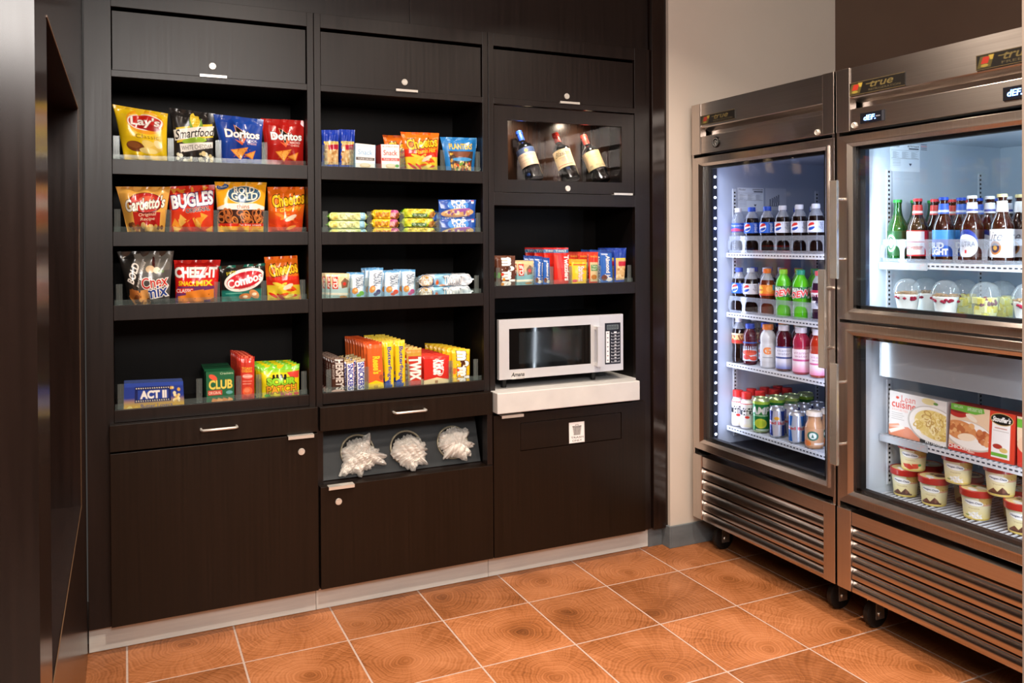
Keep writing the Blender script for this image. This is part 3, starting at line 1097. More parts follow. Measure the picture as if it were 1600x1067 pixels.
xs, _ = mp(937, 500)
wxa, wza = mp(795.7, 578)
wxb, wzb = mp(923, 507)
m = MB()
m.box(mx0, wxa, my, my + 0.02, mz0, mz1)
m.box(wxb, xs - 0.0008, my, my + 0.02, mz0, mz1)
m.box(wxa, wxb, my, my + 0.02, mz0, wza)
m.box(wxa, wxb, my, my + 0.02, wzb, mz1)
mdoor = m.build('door', M['steel_lt'], mw)
box('window', wxa, wxb, my + 0.002, my + 0.006, wza, wzb, mat('black_window', '08090a', 0.04, spec=0.8), mdoor)
ixa, iza = mp(811.5, 569)
ixb, izb = mp(909, 514)
box('mesh_screen', ixa, ixb, my + 0.0012, my + 0.0019, iza, izb, mat('window_mesh', '191d1f', 0.06, spec=0.8), mdoor)
hx0, hz0 = mp(933, 571)
hx1, hz1 = mp(943.5, 508.5)
hx = MB()
hc = (wxb + xs) / 2 + 0.005
hx.prism([(my - 0.034, hz0), (my - 0.034, hz1), (my - 0.024, hz1), (my - 0.024, hz0)], 0, hc - 0.013, hc + 0.013)
hx.box(hc - 0.011, hc + 0.011, my - 0.025, my, hz1 - 0.016, hz1 - 0.001)
hx.box(hc - 0.011, hc + 0.011, my - 0.025, my, hz0 + 0.001, hz0 + 0.016)
hx.build('handle', M['steel_lt'], mdoor)
box('control_housing', xs, mx1, my, my + 0.02, mz0, mz1, M['steel_lt'], mw, 0.001)
pa = mp(945, 505)
pb = mp(969.5, 567.5)
A = Art(48, 120, '14161f')
A.rect(0.14, 0.05, 0.86, 0.16, '6f7a7e')
A.text('8888', 0.17, 0.065, 0.80, 0.145, '2c3438', bold=0.02)
A.rect(0.07, 0.20, 0.29, 0.955, 'e8eaee')
for k in range(7):
    A.ell(0.18, 0.25 + k * 0.108, 0.05, 0.012, '7a3c44' if k == 5 else '4a4e5c')
for k in range(10):
    y = 0.225 + k * 0.077
    A.rect(0.40, y + 0.028, 0.92, y + 0.038, 'c8ccd6').rect(0.40, y + 0.008, 0.44, y + 0.038, 'c8ccd6').rect(0.88, y + 0.008, 0.92, y + 0.038, 'c8ccd6')
    A.text(str((k + 1) % 10), 0.60, y - 0.008, 0.72, y + 0.022, 'f2f4f8', bold=0.02)
carton('control_panel', [(pa[0], my - 0.0012, pa[1]), (pb[0], my - 0.0012, pa[1]), (pb[0], my - 0.0012, pb[1]), (pa[0], my - 0.0012, pb[1])], A, (0, 0.0011, 0), '14161f', parent=mw)
la = mp(799, 582)
lb_ = mp(820, 591)
A = Art(60, 20, 'd2cfcc')
A.text('Amana', 0.03, 0.08, 0.97, 0.62, '1a1a1c', bold=0.03, shear=0.3).text('COMMERCIAL', 0.35, 0.74, 0.97, 0.95, '6a6a6a')
carton('nameplate', [(la[0], my - 0.0006, la[1]), (lb_[0], my - 0.0006, la[1]), (lb_[0], my - 0.0006, lb_[1]), (la[0], my - 0.0006, lb_[1])], A, (0, 0.0005, 0), 'c9c6c3', parent=mw)
for fxx in (790.5, 932):
    x, _ = mp(fxx, 594)
    for yy in (my + 0.05, my + 0.29):
        MB().lathe([(0.011, 0.0), (0.013, mz0 - 0.775 + 0.003)], 16, (x + 0.012, yy, 0.775)).build('foot', M['black'], mw)


# ------------------------------------------------------------------ the coolers
XF = 1.978


def mitred_frame(y0, y1, z0, z1, gy0, gy1, gz0, gz1, x0, xi):
    """door frame (y0>y1: left to right as seen): bevelled face from x0 at the rim to xi at the glass"""
    O = [(y0, z0), (y1, z0), (y1, z1), (y0, z1)]
    bd = 0.28
    Mid = [(y0 + (gy0 - y0) * 0.62, z0 + (gz0 - z0) * 0.62), (y1 + (gy1 - y1) * 0.62, z0 + (gz0 - z0) * 0.62), (y1 + (gy1 - y1) * 0.62, z1 + (gz1 - z1) * 0.62), (y0 + (gy0 - y0) * 0.62, z1 + (gz1 - z1) * 0.62)]
    Mid2 = [(y0 + (gy0 - y0) * 0.72, z0 + (gz0 - z0) * 0.72), (y1 + (gy1 - y1) * 0.72, z0 + (gz0 - z0) * 0.72), (y1 + (gy1 - y1) * 0.72, z1 + (gz1 - z1) * 0.72), (y0 + (gy0 - y0) * 0.72, z1 + (gz1 - z1) * 0.72)]
    I = [(gy0, gz0), (gy1, gz0), (gy1, gz1), (gy0, gz1)]
    V, F = [], []
    for pts, x in ((O, x0 + 0.05), (O, x0 + 0.002), ([(a + (b[0] - a) * 0.05, c + (b[1] - c) * 0.05) for (a, c), b in zip(O, I)], x0), (Mid, x0 + 0.002), (Mid, x0 - 0.005), (Mid2, x0 - 0.005), (I, x0 + 0.004), (I, xi)):
        V += [(x, p[0], p[1]) for p in pts]
    n = len(V) // 4
    for i in range(n - 1):
        for k in range(4):
            F.append([i * 4 + k, i * 4 + (k + 1) % 4, (i + 1) * 4 + (k + 1) % 4, (i + 1) * 4 + k])
    for k in range(4):
        F.append([(n - 1) * 4 + k, (n - 1) * 4 + (k + 1) % 4, (k + 1) % 4, k])
    return MB().add(V, F)


def door_handle(y0, y1, z0, z1, parent, ys):
    """flat bar on two round standoffs"""
    m = MB()
    m.box(XF - 0.056, XF - 0.044, y1, y0, z0, z1, 0.0015)
    L = z1 - z0
    for z in (z0 + L * 0.20, z1 - L * 0.19):
        m.tube([(XF - 0.045, (y0 + y1) / 2, z), (XF + 0.002, ys, z)], 0.0055, 10)
    return m.build('handle', M['steel_hi'], parent)


def caster(x, y, parent):
    m = MB()
    r = 0.052
    c = (x, y - 0.014, r + 0.0008)
    m.lathe([(r - 0.008, 0), (r, 0.005), (r, 0.023), (r - 0.008, 0.028), (0.02, 0.028), (0.018, 0.022)], 32, c, (0, 1, 0))
    w_ = smooth_sharp(m.build('wheel', M['rubber'], parent))
    m = MB()
    m.box(x - 0.018, x + 0.022, y + 0.016, y + 0.020, 0.035, 0.125)
    m.box(x - 0.018, x + 0.022, y - 0.020, y - 0.016, 0.035, 0.125)
    m.box(x - 0.030, x + 0.034, y - 0.028, y + 0.028, 0.122, 0.1385)
    m.lathe([(0.009, -0.024), (0.009, 0.024)], 12, (x, y, r), (0, 1, 0))
    m.build('fork', M['steel_hi'], parent)


def badge(py0, py1, z0, z1, word, small, parent, lbl):
    A = Art(110, 34, '17130f')
    A.rect(0.0, 0.0, 1, 0.05, '6a5a3a').rect(0, 0.95, 1, 1, '6a5a3a').rect(0, 0, 0.012, 1, '6a5a3a')
    A.poly([(0.07, 0.14), (0.27, 0.14), (0.22, 0.88), (0.02, 0.88)], '544a24')
    A.poly([(0.11, 0.20), (0.21, 0.20), (0.18, 0.62), (0.075, 0.62)], 'a83022')
    A.poly([(0.19, 0.12), (0.27, 0.12), (0.25, 0.42), (0.215, 0.42)], 'a8903c').ell(0.13, 0.74, 0.055, 0.09, '948038')
    A.text(word, 0.40, 0.16, 0.80, 0.58, '6e6038', shear=0.3, bold=0.01).rect(0.33, 0.27, 0.52, 0.33, '6e6038')
    A.text(small, 0.38, 0.68, 0.92, 0.84, '584e36')
    q = [(XF - 0.003, py0, z1), (XF - 0.003, py1, z1), (XF - 0.003, py1, z0), (XF - 0.003, py0, z0)]
    return carton('badge', q, A, (0.0028, 0, 0), '17130f', parent=parent, label=lbl)


def display(y0, y1, z0, z1, parent):
    A = Art(84, 36, '0a0b16')
    A.rect(0.88, 0.02, 0.98, 0.98, '3a3c44').rect(0.64, 0.42, 0.82, 0.52, '8a8a96')
    q = [(XF - 0.003, y0, z1), (XF - 0.003, y1, z1), (XF - 0.003, y1, z0), (XF - 0.003, y0, z0)]
    d = carton('thermostat', q, A, (0.0028, 0, 0), '0a0b16', parent=parent, label='small black thermostat with glowing blue letters')
    V, Tt = text_tris('dEF.', 0.02)
    mn, mx = V.min(0), V.max(0)
    U = (V - mn) / (mx - mn)
    w_ = (y1 - y0)
    yy = y0 + w_ * (0.14 + 0.50 * U[:, 0] + 0.03 * U[:, 1])
    zz = z0 + (z1 - z0) * (0.26 + 0.50 * U[:, 1])
    VV = np.stack([np.full(len(U), XF - 0.0042), yy, zz], 1)
    # thin raised segments
    VV2 = VV + np.array([0.0008, 0, 0])
    mk('digits', np.concatenate([VV, VV2]), Tt.tolist() + (Tt + len(VV)).tolist(), M['led_blue'], d)
    return d


M['led_blue'] = mat('blue_led_digits', '9fc8ff', 0.4, emis='6aa4ff', estr=6)
M['led_white'] = mat('white_led', 'ffffff', 0.4, emis='dfe9ff', estr=14)
M['shell'] = M['steel_v']


def cooler(yl, kind, label):
    yr = yl - 0.830
    f = thing('cooler', label, 'refrigerator', (2.42, (yl + yr) / 2, 0), 'steel coolers against the right wall')
    X1 = 2.86
    Z0, Z1 = 0.1405, 1.994
    # outer shell
    box('side_panel', XF + 0.0005, X1, yl - 0.012, yl - 0.0005, Z0, Z1 - 0.012, M['steel_v'], f)
    box('side_panel', XF + 0.0005, X1, yr + 0.0005, yr + 0.012, Z0, Z1 - 0.012, M['steel_v'], f)
    box('top_panel', XF + 0.02, X1, yr + 0.0005, yl - 0.0005, Z1 - 0.0115, Z1 - 0.001, M['steel'], f)
    box('base_panel', XF + 0.04, X1, yr + 0.0125, yl - 0.0125, Z0, Z0 + 0.012, M['gap'], f)
    box('rear_panel', X1 - 0.012, X1 - 0.0005, yr + 0.0125, yl - 0.0125, Z0 + 0.0125, Z1 - 0.012, M['gap'], f)
    # front corner stiles, upper and lower
    for a0, a1 in ((yl - 0.0005, yl - 0.0625), (yr + 0.0005, yr + 0.0555)):
        box('corner_stile', XF - 0.004, XF + 0.03, a0, a1, 1.770, Z1, M['steel_v'], f, 0.0022)
        box('corner_stile', XF - 0.004, XF + 0.03, a0, a1, Z0, 0.4285, M['steel_v'], f, 0.0022)
    ya, yb = yl - 0.0635, yr + 0.0565
    # header: upper panel, hand groove, lower panel
    m = MB()
    m.prism([(XF + 0.0005, Z1 - 0.001), (XF + 0.0005, 1.889), (XF + 0.004, 1.885), (XF + 0.020, 1.889), (XF + 0.020, Z1 - 0.001)], 1, ya, yb)
    m.V = [(v[0], v[1], v[2]) for v in m.V]
    hd = m.build('header_panel', M['steel'], f)
    m = MB()
    m.prism([(XF + 0.012, 1.886), (XF + 0.045, 1.872), (XF + 0.045, 1.850), (XF + 0.052, 1.850), (XF + 0.052, 1.886)], 1, ya, yb)
    m.build('hand_groove', M['steel'], f)
    m = MB()
    m.box(XF + 0.0005, XF + 0.05, ya, yb, 1.7715, 1.8475, 0.0015)
    lp = m.build('control_panel', M['steel'], f)
    # bottom strip and louvres
    m = MB()
    m.prism([(XF + 0.001, 0.377), (XF + 0.001, 0.4235), (XF + 0.05, 0.4285), (XF + 0.05, 0.421), (XF + 0.008, 0.418), (XF + 0.008, 0.377)], 1, ya, yb)
    m.build('grille_strip', M['steel'], f)
    box('grille_backing', XF + 0.052, XF + 0.056, ya, yb, Z0 + 0.012, 0.42, M['gap'], f)
    pit = (0.374 - Z0) / 5
    for k in range(5):
        zb = Z0 + k * pit
        prof = [(XF + 0.001, zb + 0.006), (XF + 0.001, zb), (XF + 0.006, zb)]
        outer = []
        for s in range(7):
            t = s / 6
            ang = t * PI * 0.42
            outer.append((XF + 0.001 + 0.026 * (1 - math.cos(ang)) * 1.15, zb + 0.007 + 0.037 * math.sin(ang)))
        inner = [(x + 0.004, z - 0.003) for x, z in outer[::-1]]
        poly = [(XF + 0.001, zb)] + outer + inner + [(XF + 0.0055, zb + 0.0)]
        lv = MB().prism(poly, 1, ya, yb).build('louvre', M['steel_louvre'], f)
        smooth_sharp(lv, 30)
    # interior liner
    iy0, iy1 = yl - 0.063, yr + 0.063
    fz, cz = 0.470, 1.745
    XB = 2.784
    lin = M['liner'] if kind == 'left' else M['liner_r']
    if kind == 'left':
        box('liner_side', XF + 0.055, XB, iy0, yl - 0.0125, fz, cz, lin, f)
        box('liner_side', XF + 0.055, XB, iy1, yr + 0.0125, fz, cz, lin, f)
        box('liner_back', XB, XB + 0.02, iy1, iy0, fz, cz, lin, f)
        box('liner_top', XF + 0.055, XB, iy1, iy0, cz, cz + 0.012, lin, f)
        box('liner_floor', XF + 0.055, XB, iy1, iy0, fz - 0.02, fz, M['dark_liner'], f)
        levels = [(1.332, iy0 - 0.003), (1.0645, iy0 - 0.003), (0.8395, iy0 - 0.003), (0.5535, iy0 - 0.003)]
    else:
        box('liner_side', XF + 0.055, XB, iy0, yl - 0.0125, fz, cz, lin, f)
        box('liner_side', XF + 0.055, XB, iy1, yr + 0.0125, fz, cz, lin, f)
        box('liner_back', XB, XB + 0.02, iy1, iy0, fz, cz, lin, f)
        box('liner_top', XF + 0.055, XB, iy1, iy0, cz, cz + 0.012, lin, f)
        box('liner_floor', XF + 0.055, XB, iy1, iy0, fz - 0.02, fz - 0.006, M['dark_liner'], f)
        box('divider', XF + 0.051, XB, iy1, iy0, 1.068, 1.128, lin, f)
        # evaporator cover hanging in the freezer
        m = MB()
        m.prism([(XF + 0.10, 1.0665), (XF + 0.10, 0.905), (XF + 0.40, 0.905), (XF + 0.40, 1.0665)], 1, iy0 - 0.035, iy1 + 0.02)
        m.build('evaporator_cover', M['liner_lo'], f)
        levels = [(1.308, iy0 - 0.003), (0.690, iy0 - 0.003), (0.4755, iy0 - 0.003)]
    for zb in (((1.7445, 1.745),)):
        pass
    # pilasters with slots
    for xx in (2.163, 2.660):
        for ys, sg in ((iy0, -1), (iy1, 1)):
            for z0, z1 in (((0.50, 1.62),) if kind == 'left' else ((0.50, 0.88), (1.14, 1.64))):
                m = MB()
                m.box(xx - 0.010, xx + 0.010, ys, ys + sg * 0.004, z0, z1)
                pi_ = m.build('pilaster', M['wire'], f)
                m = MB()
                z = z0 + 0.01
                while z < z1 - 0.01:
                    m.box(xx - 0.004, xx + 0.004, ys + sg * 0.0041, ys + sg * 0.0046, z, z + 0.008)
                    z += 0.0165
                o = m.build('slots', M['black'], pi_)
                o['kind'] = 'stuff'
    # wire shelves
    for z, yy in levels:
        m = MB()
        xf, xb = 2.118, 2.74
        for k in range(38):
            y = iy0 - 0.008 - k * (iy0 - iy1 - 0.016) / 37
            m.box(xf, xb, y - 0.0016, y + 0.0016, z - 0.006, z - 0.001)
        for x in (xf + 0.004, (xf + xb) / 2, xb):
            m.box(x - 0.003, x + 0.003, iy1 + 0.003, iy0 - 0.003, z - 0.0125, z - 0.0065)
        sh = m.build('wire_shelf', M['wire'], f)
        m = MB()
        m.box(xf - 0.0045, xf - 0.001, iy1 + 0.004, iy0 - 0.004, z - 0.022, z - 0.0015)
        m.build('price_rail', M['wire'], sh)
        m = MB()
        k = 0
        while iy0 - 0.02 - k * 0.018 > iy1 + 0.02:
            y = iy0 - 0.02 - k * 0.018
            m.box(xf - 0.0056, xf - 0.0046, y - 0.010, y, z - 0.013, z - 0.0085)
            k += 1
        o = m.build('rail_slots', mat('rail_slot', '3a3d48', 0.5), sh)
        o['kind'] = 'stuff'
    # led column just inside the hinge side
    lc = box('led_channel', XF + 0.056, XF + 0.078, iy0 - 0.012, iy0 - 0.0005, 0.50 if kind == 'left' else 1.15, 1.715, mat('led_channel', '3c4356', 0.3, 0.5), f)
    if kind == 'left':
        m = MB()
        z = 0.52
        while z < 1.70:
            m.lathe([(0.0055, 0), (0.0045, 0.003)], 10, (XF + 0.067, iy0 - 0.0125, z), (0, -1, 0))
            z += 0.046
        o = m.build('led_dots', M['led_white'], lc)
        o['kind'] = 'stuff'
    for y in (0, 1):
        pass
    # doors
    def door(z0, z1, gz0, gz1, hinge):
        gy0, gy1 = yl - 0.0695, yr + 0.0475 + 0.002
        m = mitred_frame(yl - 0.0015, yr + 0.0015, z0, z1, gy0, gy1, gz0, gz1, XF, XF + 0.045)
        d = m.build('door', M['steel_v'], f)
        box('pane', XF + 0.012, XF + 0.017, gy1 - 0.001, gy0 + 0.001, gz0 - 0.001, gz1 + 0.001, M['glass'], d)
        m = MB()
        w_ = 0.020
        for a in ((gy0 - w_, gy0, gz0, gz1), (gy1, gy1 + w_, gz0, gz1)):
            m.box(XF + 0.019, XF + 0.043, a[0], a[1], a[2], a[3])
        m.box(XF + 0.019, XF + 0.043, gy1, gy0, gz1 - 0.012, gz1)
        m.box(XF + 0.019, XF + 0.043, gy1, gy0, gz0, gz0 + 0.012)
        m.build('gasket', M['gap'], d)
        return d
    if kind == 'left':
        d = door(0.452, 1.757, 0.500, 1.716, 'l')
        door_handle(yr + 0.0275, yr - 0.003 + 0.0, 0.926, 1.281, d, yr + 0.018)
        badge(yl - 0.066, at(1149, 180, 0, XF)[1], 1.897, 1.938, 'true', 'REFRIGERATION', hd, 'black and gold nameplate on the left cooler')
    else:
        d = door(1.103, 1.757, 1.144, 1.716, 'r')
        door_handle(yl - 0.020, yl - 0.052, 1.250, 1.597, d, yl - 0.040)
        d2 = door(0.449, 1.093, 0.497, 1.050, 'r')
        door_handle(yl - 0.018, yl - 0.050, 0.590, 0.950, d2, yl - 0.040)
        badge(at(1326, 140, 0, XF)[1], at(1415, 130, 0, XF)[1], 1.893, 1.938, 'true', 'REFRIGERATION', hd, 'black and gold nameplate at the left of the header')
        badge(at(1526, 100, 0, XF)[1], yr + 0.075, 1.893, 1.938, 'true', 'FREEZER', hd, 'black and gold nameplate at the right of the header')
        display(at(1345, 180, 0, XF)[1], at(1383, 178, 0, XF)[1], 1.790, 1.826, lp)
        display(at(1568, 150, 0, XF)[1], at(1568, 150, 0, XF)[1] - 0.09, 1.790, 1.828, lp)
    # lock
    lx = at(1277, 207, 0, XF) if kind == 'left' else at(1335, 196, 0, XF)
    MB().lathe([(0.011, 0), (0.011, 0.004), (0.008, 0.006), (0.0075, 0.004), (0.001, 0.004)], 20, (XF, lx[1], lx[2]), (-1, 0, 0)).build('lock', M['chrome'], lp)
    if kind == 'left':
        c = at(1119, 222, 0, XF)
        m = MB().lathe([(0.024, 0), (0.024, 0.004), (0.021, 0.006), (0.020, 0.004), (0.001, 0.004)], 28, (XF, c[1], c[2]), (-1, 0, 0))
        ml = m.build('medallion', M['black'], lp, label='round black and silver medallion')
        m = MB().lathe([(0.019, 0.0045), (0.019, 0.0055), (0.016, 0.0055), (0.016, 0.0045)], 28, (XF, c[1], c[2]), (-1, 0, 0), cap=False)
        m.box(XF - 0.0065, XF - 0.004, c[1] - 0.003, c[1] + 0.003, c[2] - 0.015, c[2] + 0.008)
        m.box(XF - 0.0065, XF - 0.004, c[1] - 0.010, c[1] + 0.008, c[2] - 0.002, c[2] + 0.004)
        m.build('emblem', M['steel_hi'], ml)
    for xx in (2.082, 2.76):
        for yy in (yl - 0.075, yr + 0.085):
            caster(xx, yy, f)
    return f


F1 = cooler(0.193, 'left', 'steel glass-door drink cooler with one full-height door, in the corner')
F2 = cooler(-0.6455, 'right', 'steel cooler with two stacked half-height glass doors, beer and ice cream inside')
# their inside lamps
area('cooler_lamp', (2.045, 0.105, 1.11), (2.5, -0.30, 1.11), 0.02, 1.18, 2.1, (0.72, 0.78, 1.0))
area('cooler_lamp', (2.045, -0.555, 1.11), (2.5, -0.10, 1.11), 0.02, 1.18, 2.1, (0.72, 0.78, 1.0))
area('cooler_lamp', (2.045, -0.742, 1.43), (2.5, -1.05, 1.40), 0.02, 0.54, 1.6, (0.74, 0.92, 1.0))
area('cooler_lamp', (2.045, -1.39, 1.43), (2.4, -0.9, 1.40), 0.02, 0.54, 3.6, (0.74, 0.92, 1.0))
area('freezer_lamp', (2.045, -0.742, 0.77), (2.5, -1.05, 0.75), 0.02, 0.5, 0.28, (0.86, 0.94, 1.0))
area('freezer_lamp', (2.045, -1.39, 0.77), (2.4, -0.9, 0.75), 0.02, 0.5, 1.1, (0.86, 0.94, 1.0))
# printed data sheets on the far side walls


def data_sheet(px0, px1, pz0, pz1, y, num, parent, lb):
    A = Art(90, 84, 'e6ecf4')
    A.text('Model', 0.06, 0.05, 0.30, 0.12, '30343c', shear=0.2).text(num, 0.58, 0.04, 0.96, 0.11, '1c2028', bold=0.01)
    A.rect(0.62, 0.14, 0.96, 0.19, '4a505c')
    A.rect(0.04, 0.23, 0.96, 0.24, '6a707c').rect(0.04, 0.52, 0.96, 0.53, '6a707c')
    for r in range(10):
        for c_ in range(3):
            A.rect(0.08 + c_ * 0.31, 0.28 + r * 0.024 * (1 if r < 9 else 1), 0.08 + c_ * 0.31 + 0.12 + 0.05 * ((r * 7 + c_) % 3), 0.288 + r * 0.024, '6c7280')
    for r in range(5):
        A.rect(0.08, 0.58 + r * 0.05, 0.35, 0.59 + r * 0.05, '8a909c')
    A.poly([(0.62, 0.70), (0.72, 0.70), (0.67, 0.80)], '3a404c')
    x0, x1 = at(px0, pz0, 1, y)[0], at(px1, pz0, 1, y)[0]
    z1, z0 = at(px0, pz0, 1, y)[2], at(px0, pz1, 1, y)[2]
    return carton('data_sheet', [(x0, y - 0.0008, z1), (x1, y - 0.0008, z1), (x1, y - 0.0008, z0), (x0, y - 0.0008, z0)], A, (0, 0.0006, 0), 'e6ecf4', parent=parent, mate=M['sheet'], label=lb)


data_sheet(1152, 1193, 293, 330, 0.130, '10000028', F1, 'printed data sheet on the far inside wall')
data_sheet(1391, 1437, 224, 267, -0.7085, '8797664', F2, 'white printed data sheet on the far inside wall')

# ------------------------------------------------------------------ snacks
ZR = [z + 0.0006 for z in (1.654, 1.4075, 1.157, 0.8005)]
YFB = 0.3105
K = 1.8


def quad(pts, y=YFB):
    return [at(px, py, 1, y) for px, py in pts]


def art_for(pts, bg, k=K):
    w_ = max(abs(pts[1][0] - pts[0][0]), abs(pts[2][0] - pts[3][0]))
    h_ = max(abs(pts[3][1] - pts[0][1]), abs(pts[2][1] - pts[1][1]))
    return Art(max(12, w_ * k), max(12, h_ * k), bg)


def bag(pts, bg, fn, zb, label, group, seed=0, T=0.024, y=None, back=None, pinch=0.02, name='chip_bag', cat='snack bag', wr=2.2, k=K, flat=0.05):
    y = YFB + (0.013 if seed % 2 == 0 else 0.0) if y is None else y
    A = art_for(pts, bg, k)
    fn(A)
    return pouch(name, quad(pts, y), A, T, zb, back or bg, seed, pinch, wr, flat, None, label, cat, group)


def a_lays(A):
    A.grad(0.0, 1.0, 'f2cf1c').rect(0, 0, 1, 0.05, 'e0b80e')
    A.ell(0.56, 0.27, 0.37, 0.24, 'f3a51c').ell(0.57, 0.25, 0.31, 0.19, 'f9c63a')
    A.ell(0.56, 0.27, 0.35, 0.165, 'f6efe0', -3).ell(0.56, 0.27, 0.325, 0.145, 'c8261e', -3).ell(0.60, 0.36, 0.25, 0.07, 'a11512', 6)
    A.text("Lay's", 0.28, 0.17, 0.84, 0.38, 'fbf6ee', rot=-2, bold=0.025, out='7a1410', ow=0.02, shear=0.15)
    A.text('Classic', 0.33, 0.52, 0.82, 0.60, '8a6a12', bold=0.0)
    A.ell(0.30, 0.76, 0.19, 0.10, '7b4422', 8).ell(0.27, 0.73, 0.14, 0.06, '93582c', 8)
    A.ell(0.64, 0.74, 0.20, 0.09, 'f4d977', 20).ell(0.74, 0.80, 0.17, 0.08, 'eecb5c', -15).ell(0.58, 0.84, 0.2, 0.06, 'f7e08c', 5).ell(0.80, 0.70, 0.10, 0.07, 'f9e9a4', 40)
    A.rect(0, 0.9, 1, 1, 'e9bf18').text('POTATO CHIPS', 0.1, 0.93, 0.6, 0.97, '8a6a12')


def a_smart(A):
    A.rect(0, 0, 1, 1, '22201f').grad(0.0, 0.3, '2d2a29')
    A.poly([(0.10, 0.38), (0.95, 0.22), (0.98, 0.50), (0.10, 0.66)], 'e8cc2e')
    A.ell(0.55, 0.22, 0.11, 0.17, 'f2d84c', -10)
    for i in range(5):
        for j in range(4):
            A.ell(0.49 + j * 0.045, 0.12 + i * 0.055, 0.018, 0.02, 'e0bb2c')
    A.poly([(0.42, 0.16), (0.50, 0.36), (0.42, 0.36)], '7fa83c').poly([(0.68, 0.14), (0.62, 0.36), (0.74, 0.34)], '7fa83c')
    A.poly([(0.04, 0.42), (1.0, 0.26), (1.0, 0.46), (0.06, 0.62)], 'f7f4ea')
    A.text('Smartfood', 0.08, 0.36, 0.99, 0.53, '141312', rot=-9, bold=0.012, shear=0.35)
    A.ell(0.52, 0.60, 0.3, 0.06, '9cc43c', -8)
    A.poly([(0.16, 0.68), (0.97, 0.60), (0.97, 0.72), (0.18, 0.84)], 'fbf8f0')
    A.text('WHITE CHEDDAR', 0.20, 0.68, 0.95, 0.765, '3a3632', rot=-6)
    A.speck(0.1, 0.84, 1, 1.0, ['f3e9c8', 'fdf6e0', 'e2cf95', '282422'], 26, 0.03, 0.06, 5)


def a_doritos(c1, c2, sub):
    def f(A):
        A.grad(0.2, 1.0, c2).poly([(0, 0), (0.3, 0), (0.9, 1), (0.55, 1)], c2, 0.5)
        A.poly([(0.36, 0.20), (0.60, 0.34), (0.50, 0.58), (0.40, 0.36)], 'f0a070').poly([(0.38, 0.22), (0.58, 0.34), (0.50, 0.55), (0.41, 0.36)], '14100f')
        A.poly([(0.36, 0.62 - 0.12), (0.52, 0.62), (0.66, 0.40), (0.62, 0.38), (0.51, 0.55)], 'e86a3a')
        A.text('Doritos', 0.17, 0.30, 0.92, 0.46, 'fbf8f6', bold=0.035, out='20140f', ow=0.035)
        A.text(sub, 0.62, 0.49, 0.88, 0.54, 'fbf2ec').text('CHEESE', 0.64, 0.56, 0.86, 0.60, 'fbd0c0')
        A.poly([(0.24, 0.72), (0.66, 0.66), (0.46, 0.93)], 'e08a2e').poly([(0.28, 0.735), (0.62, 0.68), (0.46, 0.90)], 'f0a648')
        A.poly([(0.56, 0.82), (0.84, 0.72), (0.76, 0.92)], 'd97e28').poly([(0.60, 0.82), (0.81, 0.75), (0.75, 0.89)], 'eda044')
        A.speck(0.3, 0.7, 0.75, 0.88, ['c8601c'], 26, 0.006, 0.014, 3)
    return f


def a_gardetto(A):
    A.grad(0, 1, 'e3a84a').rect(0, 0, 1, 0.06, 'd59336')
    A.rect(0.22, 0.58, 0.85, 0.90, 'b31d1a')
    A.ell(0.52, 0.38, 0.36, 0.24, '6e1512').ell(0.52, 0.37, 0.33, 0.215, 'c92c22').ell(0.55, 0.28, 0.16, 0.06, 'e76a4c', -5)
    A.text("Gardetto's", 0.09, 0.26, 0.93, 0.52, 'fdf8e8', rot=-6, bold=0.03, out='2a1410', ow=0.035, shear=0.2)
    A.text('Original', 0.34, 0.60, 0.74, 0.69, 'fbe6c0', rot=-3, shear=0.3).text('Recipe', 0.38, 0.70, 0.72, 0.79, 'fbe6c0', rot=-3, shear=0.3)
    A.speck(0.1, 0.86, 0.95, 1.0, ['e6b45c', '7a4522', 'f4d086', '9c5c2c'], 26, 0.035, 0.07, 8)


def a_bugles(A):
    A.rect(0, 0, 1, 1, 'd6301c').grad(0.3, 1, 'e0421e')
    A.chips(0.1, 0.02, 0.9, 0.12, ['f0a040', 'e88a2c'], 7, 0.08, 3)
    A.text('BUGLES', 0.06, 0.18, 0.96, 0.46, 'ffffff', rot=-6, bold=0.04, out='2a1a6a', ow=0.045)
    A.poly([(0.42, 0.22), (0.60, 0.20), (0.60, 0.40), (0.42, 0.42)], '2a2274', 0.25)
    A.text('ORIGINAL', 0.36, 0.49, 0.90, 0.58, '1c1a4a', rot=-6, bold=0.03, out='f6ead8', ow=0.03)
    A.chips(0.12, 0.66, 0.92, 0.98, ['f3a83c', 'e8922a', 'f8c05a'], 14, 0.11, 11)
    A.poly([(0.4, 0.8), (0.5, 0.72), (0.62, 0.98), (0.5, 1)], 'c9200f')


